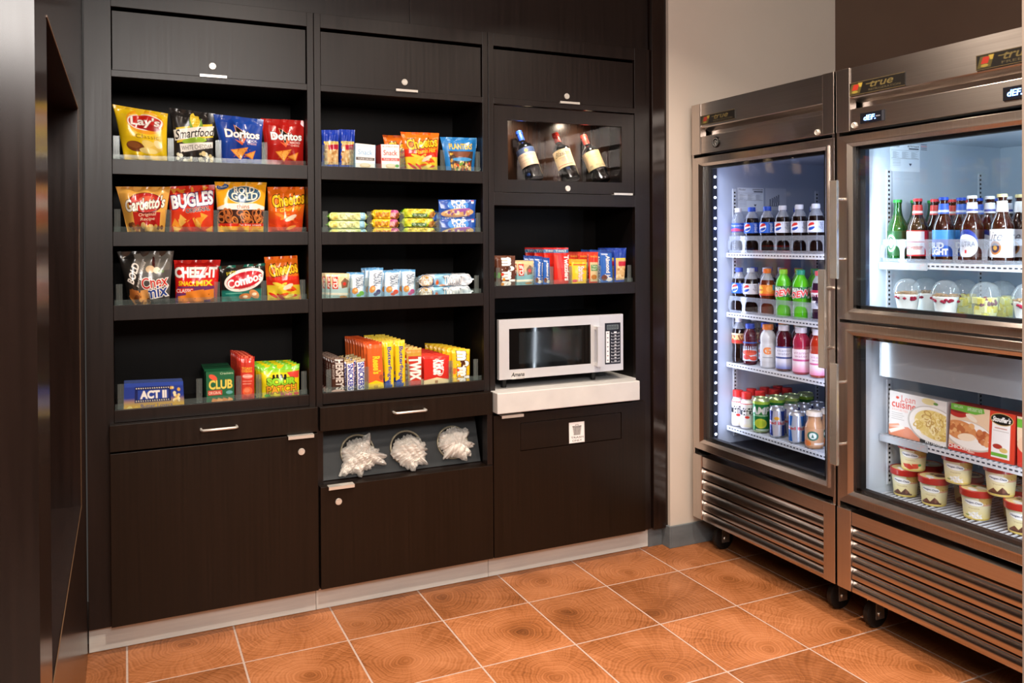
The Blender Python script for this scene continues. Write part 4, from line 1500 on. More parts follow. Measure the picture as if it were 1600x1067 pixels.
def a_rold(A):
    A.grad(0, 1, 'f4a918').rect(0, 0, 1, 0.05, 'dca018')
    A.ell(0.14, 0.10, 0.12, 0.055, '24508c', -10).text('Classic', 0.06, 0.075, 0.23, 0.12, 'f4f0e6', rot=-10)
    A.ell(0.55, 0.26, 0.34, 0.18, 'e8dcc0').ell(0.55, 0.26, 0.32, 0.165, '2e5674').rect(0.26, 0.16, 0.84, 0.35, '2e5674')
    A.text('ROLD', 0.36, 0.12, 0.76, 0.24, 'f7efd8', bold=0.02, arch=-0.25).text('GOLD', 0.30, 0.24, 0.82, 0.38, 'f7efd8', bold=0.02, arch=-0.2)
    A.poly([(0.0, 0.52), (0.2, 0.44), (0.8, 0.44), (1, 0.50), (1, 0.57), (0, 0.60)], 'f9f1e2')
    A.text('thins', 0.40, 0.455, 0.66, 0.545, 'b4502a', bold=0.01)
    A.rect(0, 0.56, 1, 0.88, '3a1c12')
    rg = random.Random(4)
    for i in range(26):
        x, y = rg.uniform(0.03, 0.97), rg.uniform(0.60, 0.84)
        A.ell(x, y, 0.085, 0.062, ['a85a2a', 'c06c34', 'd9863e'][i % 3], rg.uniform(0, 180), ring=0.35)
    A.rect(0, 0.84, 1, 0.90, 'd2301c').text('fat free snack', 0.45, 0.85, 0.94, 0.89, 'fbf0e0').chips(0.1, 0.93, 0.95, 1.0, ['f0841c', 'fbbf30'], 8, 0.1, 2)


def cheetos(c_bot, sub, subc, hot=False):
    def f(A):
        A.rect(0, 0, 1, 1, 'f0761c').rect(0, 0, 1, 0.06, 'd9590f')
        A.grad(0.45, 0.75, c_bot)
        if hot:
            A.rect(0, 0.46, 1, 1, 'd8301c').rect(0, 0.66, 1, 1, 'e8c832')
        A.text('Cheetos', 0.10, 0.16, 0.96, 0.42, 'ffc524', rot=-8, bold=0.03, out='17110c', ow=0.055)
        A.text(sub, 0.30, 0.45, 0.90, 0.56, subc, rot=-8, bold=0.01, shear=0.3)
        rg = random.Random(6)
        for i in range(13):
            x, y = rg.uniform(0.1, 0.9), rg.uniform(0.64, 0.96)
            A.ell(x, y, 0.15, 0.035, ['e8491a', 'f58a2c', 'd23a14', 'f7a04a'][i % 4] if not hot else ['d8301c', 'f6d94a', 'e85a1e', 'f2e070'][i % 4], rg.uniform(-50, 50))
        A.ell(0.62, 0.70, 0.17, 0.05, 'f7e2c8', -25)
    return f


def a_chex(A):
    A.rect(0, 0, 1, 1, '55524f').grad(0.5, 1.0, '3c3c3e')
    A.poly([(0, 0), (0.42, 0), (0.2, 1), (0, 1)], '23211f').poly([(0.28, 0.05), (0.97, 0.02), (0.95, 0.35), (0.3, 0.42)], '6d6a64')
    A.ell(0.63, 0.22, 0.03, 0.12, '3c1512').ell(0.56, 0.34, 0.09, 0.07, 'e0c49c').ell(0.69, 0.36, 0.07, 0.06, 'f1e6d0').ell(0.78, 0.38, 0.06, 0.03, '5c7a34')
    A.text('BOLD', 0.03, 0.34, 0.40, 0.48, 'efeae2', rot=-62, bold=0.03).text('party blend', 0.13, 0.40, 0.60, 0.47, 'efeae2', rot=-64)
    A.text('Chex', 0.36, 0.48, 0.92, 0.68, 'c8241c', rot=-7, bold=0.012, out='f7f2ec', ow=0.05)
    A.text('mix', 0.44, 0.66, 0.92, 0.86, '23428e', rot=-7, bold=0.02, out='f7f2ec', ow=0.05)
    A.chips(0.1, 0.8, 0.45, 0.97, ['c8823c', '9c5c2a', 'dca05c'], 9, 0.12, 4, 4).speck(0.1, 0.86, 0.5, 1, ['6e3c1c', 'd99a52'], 12, 0.03, 0.05, 3)


def a_cheezit(A):
    A.rect(0, 0, 1, 1, 'cf1d1a').rect(0, 0, 1, 0.12, 'b81714').grad(0.7, 1, 'c01a18')
    A.text('CHEEZ-IT', 0.01, 0.18, 0.93, 0.40, 'fdfaf5', bold=0.05, out='8c1010', ow=0.03)
    A.text('SNACK', 0.08, 0.50, 0.46, 0.60, 'f6d21e', bold=0.03, rot=3).text('MIX', 0.48, 0.48, 0.84, 0.60, 'f6d21e', bold=0.04, rot=-3)
    A.poly([(0.05, 0.62), (0.9, 0.60), (0.95, 1), (0.0, 1)], '2c3470', 0.8)
    A.rect(0.0, 0.66, 0.42, 0.77, 'd8281e').text('CLASSIC', 0.03, 0.675, 0.40, 0.755, 'fdf6ee', bold=0.01)
    for x, y, r in ((0.46, 0.9, 0.22), (0.78, 0.80, 0.13), (0.18, 0.93, 0.12)):
        A.poly([(x - r, y - r * 0.7), (x + r * 0.9, y - r), (x + r, y + r * 0.8), (x - r * 0.8, y + r)], 'e8862c').ell(x, y, 0.015, 0.015, '9c4a14')
    A.ell(0.90, 0.95, 0.08, 0.06, '8a4a22')


def a_combos(A):
    A.rect(0, 0, 1, 1, '1d1a18').rect(0, 0.0, 1, 0.07, '0f5a4c').grad(0.66, 0.72, '1c7468')
    A.ell(0.55, 0.42, 0.47, 0.30, 'f7f2ea', -10).ell(0.55, 0.42, 0.42, 0.22, 'c22030', -10)
    A.text('Combos', 0.15, 0.32, 0.95, 0.54, 'fdfaf6', rot=-12, bold=0.03, out='c22030', ow=0.03)
    A.text('BAKED SNACKS', 0.42, 0.60, 0.80, 0.65, 'b0202c', rot=-10).text('party', 0.15, 0.16, 0.36, 0.26, 'e8d23a', rot=-8)
    A.rect(0.1, 0.76, 0.5, 0.79, '5ab09c')
    A.ell(0.58, 0.88, 0.15, 0.09, 'c9783c').ell(0.58, 0.88, 0.06, 0.035, 'f4e0b8').ell(0.80, 0.82, 0.14, 0.10, 'd9945a', 30).ell(0.8, 0.82, 0.06, 0.04, 'f7e8c8').rect(0, 0.94, 1, 1, '188074')


R1 = 'chip bags on the shelves of the left cabinet'
bag([(175.5, 163), (262.5, 177.5), (262, 249.6), (193, 248)], 'f0ca1a', a_lays, ZR[0], 'yellow potato chip bag with a red oval, top shelf far left', R1, 1)
bag([(264, 168), (336, 178), (334.6, 253), (271, 252)], '22201f', a_smart, ZR[0], 'black and yellow popcorn bag beside the yellow chip bag, top shelf', R1, 2, back='1c1a19')
bag([(333.3, 178), (412, 187), (409, 256), (346, 255)], '1f49a8', a_doritos('1f49a8', '16348a', 'COOL'), ZR[0], 'blue tortilla chip bag on the top shelf', R1, 3)
bag([(407.5, 185), (477, 188.4), (474.7, 258.7), (415.5, 257.5)], 'b3201c', a_doritos('b3201c', 'a01814', 'NACHO'), ZR[0], 'red tortilla chip bag at the right end of the top shelf', R1, 4)
bag([(180.5, 291.5), (267, 292), (258, 360.5), (198, 360.5)], 'e6ad50', a_gardetto, ZR[1], 'tan snack mix bag with a red ellipse, second shelf far left', R1, 5)
bag([(262.5, 291.5), (336.5, 288.5), (334, 361), (264, 360.5)], 'd6301c', a_bugles, ZR[1], 'red corn snack bag with slanted white lettering, second shelf', R1, 6)
bag([(335, 284), (417, 285), (412.5, 361.7), (339.6, 361.7)], 'f2a81a', a_rold, ZR[1], 'orange-yellow pretzel bag with a blue oval, second shelf', R1, 7)
bag([(417.5, 292), (479.5, 292), (472.4, 361.7), (418, 361.7)], 'f0761c', cheetos('d8401c', 'Crunchy', 'f6d23c'), ZR[1], 'orange cheese puff bag at the right end of the second shelf', R1, 8)
bag([(182.5, 393), (272, 392), (265.5, 474.7), (200.8, 475.9)], '55524f', a_chex, ZR[2], 'dark grey snack mix bag, third shelf far left', R1, 9, back='2c2a28')
bag([(271.5, 406.5), (345, 405.8), (340, 472.5), (273, 473)], 'cf1d1a', a_cheezit, ZR[2], 'red cheese cracker bag with square crackers, third shelf', R1, 10, T=0.020)
bag([(341, 416), (415, 411), (408.9, 469), (345.6, 472)], '1d1a18', a_combos, ZR[2], 'black and green filled pretzel bag with white oval, third shelf', R1, 11, T=0.02)
bag([(412.5, 401.6), (464.5, 399), (471.6, 467.7), (417.3, 468.3)], 'f0761c', cheetos('c8281a', "Flamin' Hot", 'e8402c', True), ZR[2], 'orange and red hot cheese puff bag, right end of third shelf', R1, 12, T=0.02)

# bottom shelf of the left cabinet
A = Art(122, 52, '223c94')
A.grad(0.5, 0.75, 'd8a834').rect(0, 0, 1, 0.14, '2c4aa8').rect(0.18, 0.14, 0.78, 0.66, '12225c')
for k in range(15):
    A.rect(0.20 + k * 0.038, 0.17, 0.215 + k * 0.038, 0.21, 'e9e4c8').rect(0.20 + k * 0.038, 0.59, 0.215 + k * 0.038, 0.63, 'e9e4c8')
A.rect(0.23, 0.25, 0.74, 0.56, '24419a').text('ACT II', 0.28, 0.29, 0.70, 0.53, 'f4f1ea', bold=0.05)
A.speck(0.78, 0.2, 0.92, 0.7, ['f4e6b8', 'eed68a', 'd9ac4c'], 14, 0.015, 0.03, 2)
A.text('Butter Lovers', 0.28, 0.72, 0.80, 0.84, '2c3c86', bold=0.015).speck(0.02, 0.86, 0.3, 1.0, ['f2d878', 'e2b840'], 10, 0.03, 0.05, 3)
q = quad([(194, 599.5), (286, 595.7), (288, 632.8), (193, 639)], 0.292)
carton('popcorn_box', q, A, (0, 0.075, 0), '25408c', ZR[3], M['foil'], 'blue film-wrapped microwave popcorn box, bottom shelf far left', 'snack box', None, '4a60a8')


def rowof(o, n, step, lbfn, group):
    o['group'] = group
    for k in range(1, n):
        dup(o, (step[0] * k + 0.0012 * math.sin(k * 5.1), step[1] * k, 0.0), lbfn(k), group)


ORD = ['front', 'second', 'third', 'fourth', 'fifth', 'sixth', 'seventh', 'eighth', 'ninth', 'tenth', 'eleventh', 'twelfth']

A = Art(60, 62, '13603a')
A.ell(0.25, 0.17, 0.15, 0.07, 'e0553a', 25).text('CLUB', 0.11, 0.26, 0.92, 0.50, 'f2cf56', bold=0.03)
A.rect(0.06, 0.54, 0.56, 0.68, 'c03828').text('ORIGINAL', 0.09, 0.57, 0.53, 0.65, 'fbe9d0').ell(0.82, 0.62, 0.12, 0.05, '5fa0a0')
for k in range(4):
    A.poly([(0.12 + k * 0.2, 0.98), (0.22 + k * 0.19, 0.76), (0.42 + k * 0.17, 0.80), (0.38 + k * 0.2, 1.0)], ['d98a4a', 'e8a464'][k % 2])
A.text('Crackers', 0.5, 0.04, 0.95, 0.10, 'c8e0b8')
q = quad([(321.7, 581.6), (365.9, 578.8), (365.9, 625.7), (323, 629)], 0.292)
o = carton('cracker_box', q, A, (0, 0.052, 0), '0f4a2c', ZR[3], None, 'green cracker box with yellow lettering, front of its row', 'snack box', 'green cracker boxes', '155a38')
rowof(o, 4, (0, 0.056), lambda k: f'green cracker box, {ORD[k]} from the front of its row', 'green cracker boxes')
A = Art(34, 92, 'c93a2a')
A.rect(0, 0, 1, 0.05, 'e06a50').text('TOAST', 0.12, 0.26, 0.82, 0.31, 'e8d040').text('CHEDDAR', 0.12, 0.32, 0.82, 0.37, 'e8d040')
A.ell(0.5, 0.46, 0.36, 0.05, 'e89080').text('Keebler', 0.2, 0.44, 0.8, 0.48, 'fbeee0').rect(0.15, 0.56, 0.8, 0.58, 'e8907c').rect(0.15, 0.62, 0.75, 0.64, 'e8907c').ell(0.5, 0.80, 0.34, 0.10, 'e8643c').ell(0.45, 0.78, 0.2, 0.05, 'f0845c')
q = quad([(374.5, 555.4), (397.8, 556.9), (397.6, 623), (376, 625.7)], 0.298)
o = pouch('cracker_packet', q, A, 0.010, ZR[3], 'b02a20', 3, 0.01, 0.8, 0.05, None, 'tall red sandwich cracker packet, front of its row', 'snack packet')
rowof(o, 7, (-0.002, 0.030), lambda k: f'tall red sandwich cracker packet, {ORD[k]} from the front of its row', 'red cracker packets')


def a_sour(A):
    A.rect(0, 0, 1, 1, 'e9d81c').rect(0, 0, 1, 0.17, '7cc832').poly([(0, 0.17), (1, 0.17), (1, 0.26), (0, 0.22)], 'a2d834')
    A.poly([(0.66, 0.24), (0.99, 0.2), (0.98, 0.42), (0.76, 0.40)], 'e2483c')
    for x in (0.32, 0.42, 0.52, 0.62):
        A.ell(x, 0.33, 0.035, 0.04, '14120c').rect(x - 0.04, 0.36, x + 0.04, 0.46, '14120c')
    A.text('SOUR', 0.15, 0.42, 0.88, 0.62, '8fd02e', bold=0.06, out='14120c', ow=0.05, arch=-0.15)
    A.text('PATCH', 0.13, 0.63, 0.92, 0.84, 'f0a02c', bold=0.04, out='14120c', ow=0.05, rot=-3)
    A.text('Kids', 0.50, 0.85, 0.80, 0.95, 'f27a90', bold=0.03, out='7a1c3c', ow=0.02).ell(0.14, 0.93, 0.08, 0.05, '58b838').ell(0.92, 0.9, 0.07, 0.05, 'e2483c')


o = bag([(405, 571), (468.5, 568), (468, 618.7), (409, 622)], 'e9d81c', a_sour, ZR[3], 'green and yellow sour gummy bag, front of its row', 'sour gummy bags', 21, T=0.016, name='candy_bag', cat='candy bag', pinch=0.02)
rowof(o, 4, (-0.004, 0.040), lambda k: f'green and yellow sour gummy bag, {ORD[k]} from the front of its row', 'sour gummy bags')

# ---- middle cabinet, top shelf
R2 = 'peanut bags on the middle cabinet'


def a_nuts(A):
    A.rect(0, 0, 1, 1, '2442b4').grad(0.0, 0.3, '1c3aa6')
    A.rect(0.14, 0.36, 0.98, 0.95, 'd9b27a').speck(0.16, 0.42, 0.96, 0.92, ['e8c48c', 'c08c4c', 'f0d4a0', 'b07c40'], 46, 0.05, 0.09, 9)
    A.rect(0.1, 0.32, 0.95, 0.38, 'e8d04a').text('PEANUTS', 0.18, 0.325, 0.9, 0.375, '24409c').poly([(0.34, 0.42), (0.96, 0.40), (0.96, 0.54), (0.38, 0.55)], 'b02038').rect(0, 0.95, 1, 1, '3450b0')


o = bag([(502.3, 203), (530, 203), (529, 260.5), (502.3, 260.5)], '2442b4', a_nuts, ZR[0], 'blue-topped peanut bag nearest the left side of the middle cabinet', R2, 31, T=0.014, name='peanut_bag', pinch=0.02, k=1.7)
o2 = bag([(529.5, 202), (554.5, 203), (553.4, 261), (529.8, 261)], '2442b4', a_nuts, ZR[0], 'blue-topped peanut bag beside the white and blue tuna box', R2, 32, T=0.014, name='peanut_bag', pinch=0.02, k=1.7)


def a_snack(c, lab):
    def f(A):
        A.rect(0, 0, 1, 1, 'f2f0ee').rect(0, 0, 0.035, 1, c).rect(0.965, 0, 1, 1, c)
        A.text('BUMBLE BEE', 0.12, 0.06, 0.9, 0.10, c).text('Snack', 0.15, 0.20, 0.85, 0.37, c, bold=0.015)
        A.rect(0.05, 0.46, 0.95, 0.56, '5c5654' if lab == 'b' else c).text('TUNA SALAD', 0.14, 0.48, 0.86, 0.54, 'f2f0ee')
        A.ell(0.5, 0.74, 0.26, 0.09, 'e2c8a0').ell(0.5, 0.71, 0.2, 0.05, 'f2e2c8').rect(0.3, 0.83, 0.7, 0.85, 'b07c50')
        if lab == 'r': A.ell(0.83, 0.72, 0.1, 0.05, '5cae4c')
    return f


for pts, c, lb, t_ in (([(555, 223.5), (586.8, 226.7), (586.4, 262), (554.7, 261.5)], '7fb6de', 'white and blue tuna snack box on the top shelf', 'b'),
                       ([(594.5, 225.3), (624.4, 226.2), (625.4, 263.5), (595.7, 263)], 'cf4540', 'white and red tuna snack box on the top shelf', 'r')):
    A = art_for(pts, 'f2f0ee', 1.9)
    a_snack(c, t_)(A)
    carton('tuna_box', quad(pts, 0.292), A, (0, 0.09, 0), c, ZR[0], None, lb, 'snack box', 'tuna snack boxes', 'f0ece8')
o = bag([(625.3, 206), (686.3, 208), (683.8, 266), (634.6, 265.4)], 'f0761c', cheetos('c8281a', 'Flamin Hot', 'f4d030', True), ZR[0], 'orange hot cheese puff bag on the top shelf of the middle cabinet', 'hot cheese puff bags, middle cabinet', 33, T=0.022)
dup(o, (-0.038, 0.12, 0.0), 'orange cheese puff bag mostly hidden behind the front one', 'hot cheese puff bags, middle cabinet')


def a_plant(A):
    A.rect(0, 0, 1, 1, '2a7fc8').rect(0, 0, 1, 0.06, '4a98d8')
    A.text('PLANTERS', 0.18, 0.20, 0.84, 0.36, 'e8c84a', bold=0.03, out='1a4a8a', ow=0.02)
    A.poly([(0.12, 0.42), (0.9, 0.42), (0.86, 1), (0.16, 1)], '4c3a30').poly([(0.24, 0.44), (0.82, 0.44), (0.7, 0.62), (0.36, 0.62)], '7a4834').ell(0.54, 0.66, 0.32, 0.055, '4a9cd8')
    A.speck(0.18, 0.5, 0.26, 0.9, ['d9b04c', 'b8862c'], 8, 0.02, 0.035, 1)
    A.speck(0.28, 0.74, 0.84, 0.97, ['d98c3c', 'e8c06c', 'a8502c', '6e9a3c', 'd9502c', 'f0e0b0'], 46, 0.025, 0.045, 12)


bag([(687.5, 214), (746.5, 215.5), (741, 267.4), (696.6, 267)], '2a7fc8', a_plant, ZR[0], 'bright blue trail mix pouch at the right end of its shelf', None, 34, T=0.016, name='nut_pouch', pinch=0.02)


# ---- middle cabinet, second shelf: bars lying in stacks
def bars(x0, x1, bot, tops, bg, fn, what, group, seed, dyt=0.0, y=0.300, depth=0.0):
    """tops: list (ytop, ybottom) in the photograph, first is the topmost"""
    n = len(tops)
    zb = ZR[1] if bot is None else bot
    pts0 = [(x0, tops[0][0]), (x1, tops[0][0] + dyt), (x1, tops[0][1] + dyt), (x0, tops[0][1])]
    q0 = quad(pts0, y)
    ztop = q0[0][2]
    h_ = (ztop - zb) / n
    A = Art((x1 - x0) * 1.7, 26, bg)
    fn(A)
    base = None
    names = {2: ['upper', 'lower'], 3: ['top', 'middle', 'bottom']}[n]
    for k in range(n):
        zt = ztop - h_ * k
        q = [np.array([q0[0][0], y, zt]), np.array([q0[1][0], y, zt]), np.array([q0[1][0], y, zt - h_]), np.array([q0[0][0], y, zt - h_])]
        lb = f'{what}, {names[k]} one of its stack'
        if base is None:
            base = flatpack('snack_bar', q, A, 0.055, seed, lb, 'snack bar', group)
        else:
            r = dup(base, (0.0025 * (-1) ** k, 0.002 * k, -h_ * k), lb, group)


def flatpack(name, q, art, depth, seed, label, cat, group):
    """wrapped bar lying on its back: printed front long edge face, rounded section, crimped ends"""
    rg = np.random.default_rng(seed)
    L = q[1][0] - q[0][0]
    H_ = q[0][2] - q[3][2]
    nu, nvf = art.W, art.H
    nb = 10
    # section angle from top-front round to bottom-front (front half printed), then the back
    u, v = np.meshgrid(np.linspace(0, 1, nu), np.linspace(0, 1, nvf))
    u, v = u.ravel(), v.ravel()
    end = np.clip((np.minimum(u, 1 - u) - 0.035) / 0.07, 0, 1) ** 0.5
    a = (v - 0.5) * PI
    zc = (q[0][2] + q[3][2]) / 2
    sy = np.sign(np.cos(a)) * np.abs(np.cos(a)) ** 0.45
    sz = np.sign(np.sin(a)) * np.abs(np.sin(a)) ** 0.75
    rip = 0.10 * H_ * np.sin(u * 60 + v * 5) * (1 - end) + 0.05 * H_ * np.sin(u * 17 + v * 9 + seed) + 0.03 * H_ * np.sin(u * 41 - v * 13 + seed)
    P = np.stack([q[0][0] + L * u, q[0][1] + depth * 0.30 - sy * depth * 0.30 * (0.45 + 0.55 * end) + rip, zc - sz * H_ * 0.495 * (0.16 + 0.84 * end)], 1)
    c = art.sample(u, v)
    ub, vb = np.meshgrid(np.linspace(0, 1, 14), np.linspace(0, 1, nb))
    ub, vb = ub.ravel(), vb.ravel()
    eb = np.clip((np.minimum(ub, 1 - ub) - 0.035) / 0.07, 0, 1) ** 0.5
    ab = (vb - 0.5) * PI
    B = np.stack([q[0][0] + L * ub, q[0][1] + depth * 0.30 + np.abs(np.cos(ab)) ** 0.45 * depth * 0.70 * (0.45 + 0.55 * eb), zc - np.sign(np.sin(ab)) * np.abs(np.sin(ab)) ** 0.75 * H_ * 0.495 * (0.16 + 0.84 * eb)], 1)
    F = np.concatenate([grid_faces(nu, nvf), grid_faces(14, nb, len(P), True)])
    V = np.concatenate([P, B])
    cb = np.zeros((len(B), 3)) + art.a[1, art.W // 2]
    o = mk(name, V, F, M['foil'], None, [V[:, 0].mean(), V[:, 1].mean(), V[:, 2].min()], True, np.concatenate([c, cb]))
    return tag(o, label, cat, group)


def a_nv1(A):
    A.rect(0, 0, 1, 1, '7cb83c').rect(0.06, 0.12, 0.94, 0.88, 'd6e29a').ell(0.45, 0.45, 0.2, 0.3, 'eef0b0').rect(0.78, 0.1, 0.9, 0.9, '8cc0d8').text('Crunchy', 0.30, 0.35, 0.62, 0.65, '4a7a34').ell(0.17, 0.5, 0.08, 0.3, 'e8d870')


def a_newt(A):
    A.rect(0, 0, 1, 1, 'f0c428').rect(0.0, 0, 0.07, 1, 'f4d444').text('Newtons', 0.14, 0.28, 0.58, 0.70, 'b04a20', bold=0.02, shear=0.2, rot=-3).ell(0.78, 0.4, 0.14, 0.35, 'c0508c').ell(0.72, 0.6, 0.1, 0.2, 'e8a0a0').ell(0.88, 0.62, 0.08, 0.22, '8c4426').poly([(0.6, 0.8), (0.7, 0.55), (0.8, 0.9)], 'b46a2c')


def a_nv2(A):
    A.rect(0, 0, 1, 1, 'b8c82c').rect(0, 0, 1, 0.12, '4c9a3a').rect(0.16, 0.10, 0.86, 0.52, 'e4cc3c').text('NATURE VALLEY', 0.20, 0.14, 0.84, 0.42, '7a6a1c').rect(0.30, 0.50, 0.72, 0.74, '2c6a34').text('CRUNCHY', 0.34, 0.54, 0.68, 0.70, 'e8f0d0').rect(0.12, 0.78, 1, 1, '34502c').text('OATS n HONEY', 0.3, 0.81, 0.75, 0.96, 'f0e8c0').ell(0.86, 0.66, 0.09, 0.22, 'c08848').ell(0.93, 0.5, 0.06, 0.2, 'a86c34')


def a_pop(A):
    A.rect(0, 0, 1, 1, '2450a8').ell(0.5, 0.32, 0.28, 0.30, '4a8cd8')
    A.text('POP', 0.34, 0.06, 0.70, 0.34, 'fbfaf8', bold=0.04, out='16347c', ow=0.04, arch=-0.15).text('TARTS', 0.36, 0.34, 0.70, 0.54, 'fbfaf8', bold=0.02, out='16347c', ow=0.03, rot=-3)
    A.ell(0.5, 0.74, 0.44, 0.24, 'd8b07c', -4).ell(0.58, 0.60, 0.26, 0.09, 'a05aa8', -8).ell(0.36, 0.74, 0.2, 0.12, 'eccfa4', 8).speck(0.15, 0.64, 0.85, 0.9, ['c89860', 'f0dcc0', '8c5c9c'], 18, 0.02, 0.05, 4)
    A.rect(0.86, 0.05, 0.93, 0.22, 'eef0f4').rect(0.86, 0.05, 0.93, 0.11, 'c83a44')


bars(512, 576, None, [(331.5, 344)], '7cb83c', a_nv1, '', '', 1) if False else None
bars(511.6, 577, None, [(331.4, 344), (345, 358), (358, 362)], '7cb83c', a_nv1, 'light green granola bar', 'light green granola bars, middle cabinet', 41, 0.4)
bars(581, 626.5, None, [(327.4, 342), (0, 0), (0, 0)], 'f0c428', a_newt, 'yellow fig bar packet', 'yellow fig bar packets, middle cabinet', 42, 0.6)
bars(627.7, 682.5, None, [(325.5, 340), (0, 0), (0, 0)], 'b8c82c', a_nv2, 'yellow-green oat granola bar', 'oat granola bars, middle cabinet', 43, 0.4)
pz = quad([(684.8, 312), (744, 312), (741, 341), (683.8, 340)], 0.300)
A = art_for([(684.8, 312), (744, 312), (741, 341), (683.8, 340)], '2450a8', 1.8)
a_pop(A)
zmid = (pz[0][2] + ZR[1]) / 2 + 0.002
o = pouch('pastry_packet', [pz[0], pz[1], [pz[1][0] - 0.006, 0.300, zmid], [pz[0][0], 0.300, zmid]], A, 0.014, zmid, '2450a8', 5, 0.01, 0.8, 0.03, None, 'blue toaster pastry packet, upper of two at the shelf end', 'snack packet', 'blue toaster pastry packets')
dup(o, (0.001, 0.001, -(zmid - ZR[1])), 'blue toaster pastry packet, lower of two at the shelf end', 'blue toaster pastry packets')
dup(o, (-0.022, 0.075, -(zmid - ZR[1]) + 0.034), 'blue toaster pastry packet mostly hidden behind the stacked pair', 'blue toaster pastry packets')

# ---- middle cabinet, third shelf


def upright(pts, bg, fn, zb, label, name, cat, seed, T=0.009, y=0.300, k=1.9, pinch=0.01, wr=0.6, flat=0.035, back=None, power=0.3):
    A = art_for(pts, bg, k)
    fn(A)
    return pouch(name, quad(pts, y), A, T, zb, back or bg, seed, pinch, wr, flat, None, label, cat, None, power)


def a_clif(col, top):
    def f(A):
        A.rect(0, 0, 1, 1, top).grad(0.35, 0.6, col)
        A.rect(0.10, 0.14, 0.40, 0.62, 'c0382c').vtext('CLIF', 0.15, 0.19, 0.36, 0.58, 'fbf2e8', up=True, bold=0.03)
        A.poly([(0.55, 0.35), (0.75, 0.18), (0.98, 0.3), (0.9, 0.55), (0.6, 0.6)], '7a5a44').ell(0.74, 0.42, 0.09, 0.07, 'c83a30').rect(0, 0.78, 1, 0.86, 'f2e8d4').ell(0.7, 0.93, 0.22, 0.05, 'b07c44').text('ENERGY BAR', 0.12, 0.9, 0.5, 0.94, '6a4a30')
    return f


def a_nutri(fr):
    def f(A):
        A.rect(0, 0, 1, 1, '9cc6e8').rect(0, 0, 1, 0.10, '5c9cd0').poly([(0.1, 0.1), (0.95, 0.1), (0.8, 0.9), (0.0, 0.6)], 'dcebf6')
        A.vtext('NUTRI', 0.62, 0.17, 0.92, 0.55, '1c3c64', bold=0.015).vtext('GRAIN', 0.36, 0.20, 0.62, 0.62, '1c3c64', bold=0.015)
        A.ell(0.30, 0.74, 0.2, 0.13, 'd08c44', 20).ell(0.36, 0.71, 0.1, 0.05, 'ecc084').ell(0.74, 0.84, 0.18, 0.09, fr).ell(0.55, 0.92, 0.16, 0.06, fr)
    return f


o = upright([(515.8, 427), (545.8, 427), (544.4, 466.2), (515.8, 466.2)], 'e8d8b4', a_clif('a8c8c8', 'e6cfa0'), ZR[2], 'tan energy bar with a red square, front of its row', 'energy_bar', 'snack bar', 51)
rowof(o, 4, (-0.012, 0.028), lambda k: f'tan energy bar, {ORD[k]} from the front of its row', 'tan energy bars, middle cabinet')
for i, (pts, fr, wh, n) in enumerate((([(547.4, 425.7), (568.5, 425.7), (570.8, 463.9), (546.6, 464.8)], '6cb83c', 'green apple', 2),
                                      ([(575.5, 419.2), (599, 418), (595.4, 463), (574.3, 463.9)], '4a4c7c', 'dark blueberry', 3),
                                      ([(599.9, 423.3), (624.5, 422.2), (623.6, 462), (600.2, 462.5)], 'd84a2c', 'red strawberry', 3),
                                      ([(625.9, 421), (648.9, 421), (649.3, 461.5), (628.2, 462)], 'c04a8c', 'pink raspberry', 3))):
    o = upright(pts, '9cc6e8', a_nutri(fr), ZR[2], f'light blue cereal bar with {wh} print, front of its row', 'cereal_bar', 'snack bar', 52 + i)
    rowof(o, n, (-0.006, 0.030), lambda k, wh=wh: f'light blue cereal bar with {wh} print, {ORD[k]} from the front', 'light blue cereal bars, middle cabinet')


def a_rkt(A):
    A.rect(0, 0, 1, 1, 'dfe9f2').ell(0.14, 0.5, 0.15, 0.42, '3c5c8c', 5).ell(0.14, 0.5, 0.12, 0.33, 'd0a85c').text('RICE', 0.04, 0.25, 0.24, 0.48, 'fdfaf4', bold=0.02, out='24344c', ow=0.03).text('KRISPIES', 0.03, 0.5, 0.25, 0.72, 'fdfaf4', bold=0.02, out='24344c', ow=0.03)
    A.poly([(0.3, 0.0), (0.62, 0.0), (0.45, 1), (0.28, 1)], '8cc4e4').ell(0.34, 0.6, 0.03, 0.12, 'e0682c').text('TREATS', 0.46, 0.22, 0.76, 0.78, 'f7f9fc', bold=0.03, out='2a3a58', ow=0.05, rot=-4)
    A.rect(0.80, 0.45, 0.96, 0.52, 'b8c8d8').rect(0.80, 0.6, 0.92, 0.66, 'b8c8d8').ell(0.43, 0.8, 0.05, 0.12, 'f0b088')


bars(652.3, 741.5, ZR[2], [(429.5, 444), (0, 0)], 'dfe9f2', a_rkt, 'white and blue rice treat bar', 'white rice treat bars', 58, 0.8)
q = quad([(660, 428), (735, 428.6), (735, 440), (660, 440)], 0.37)
A = Art(120, 26, 'dfe9f2')
a_rkt(A)
flatpack('snack_bar', q, A, 0.05, 3, 'white and blue rice treat bar lying behind the stacked pair', 'snack bar', 'white rice treat bars')
o = bpy.data.objects[-1] if False else None

# ---- middle cabinet, bottom shelf: candy bars in rows


def a_hersh(A):
    A.rect(0, 0, 1, 1, '3a2019').rect(0, 0, 1, 0.05, '7c6a60').vtext("HERSHEY'S", 0.36, 0.06, 0.88, 0.92, 'd8cfc8', bold=0.03).vtext('MILK CHOCOLATE', 0.12, 0.2, 0.26, 0.6, 'c8bcb4').ell(0.5, 0.97, 0.5, 0.07, 'd2aca0')


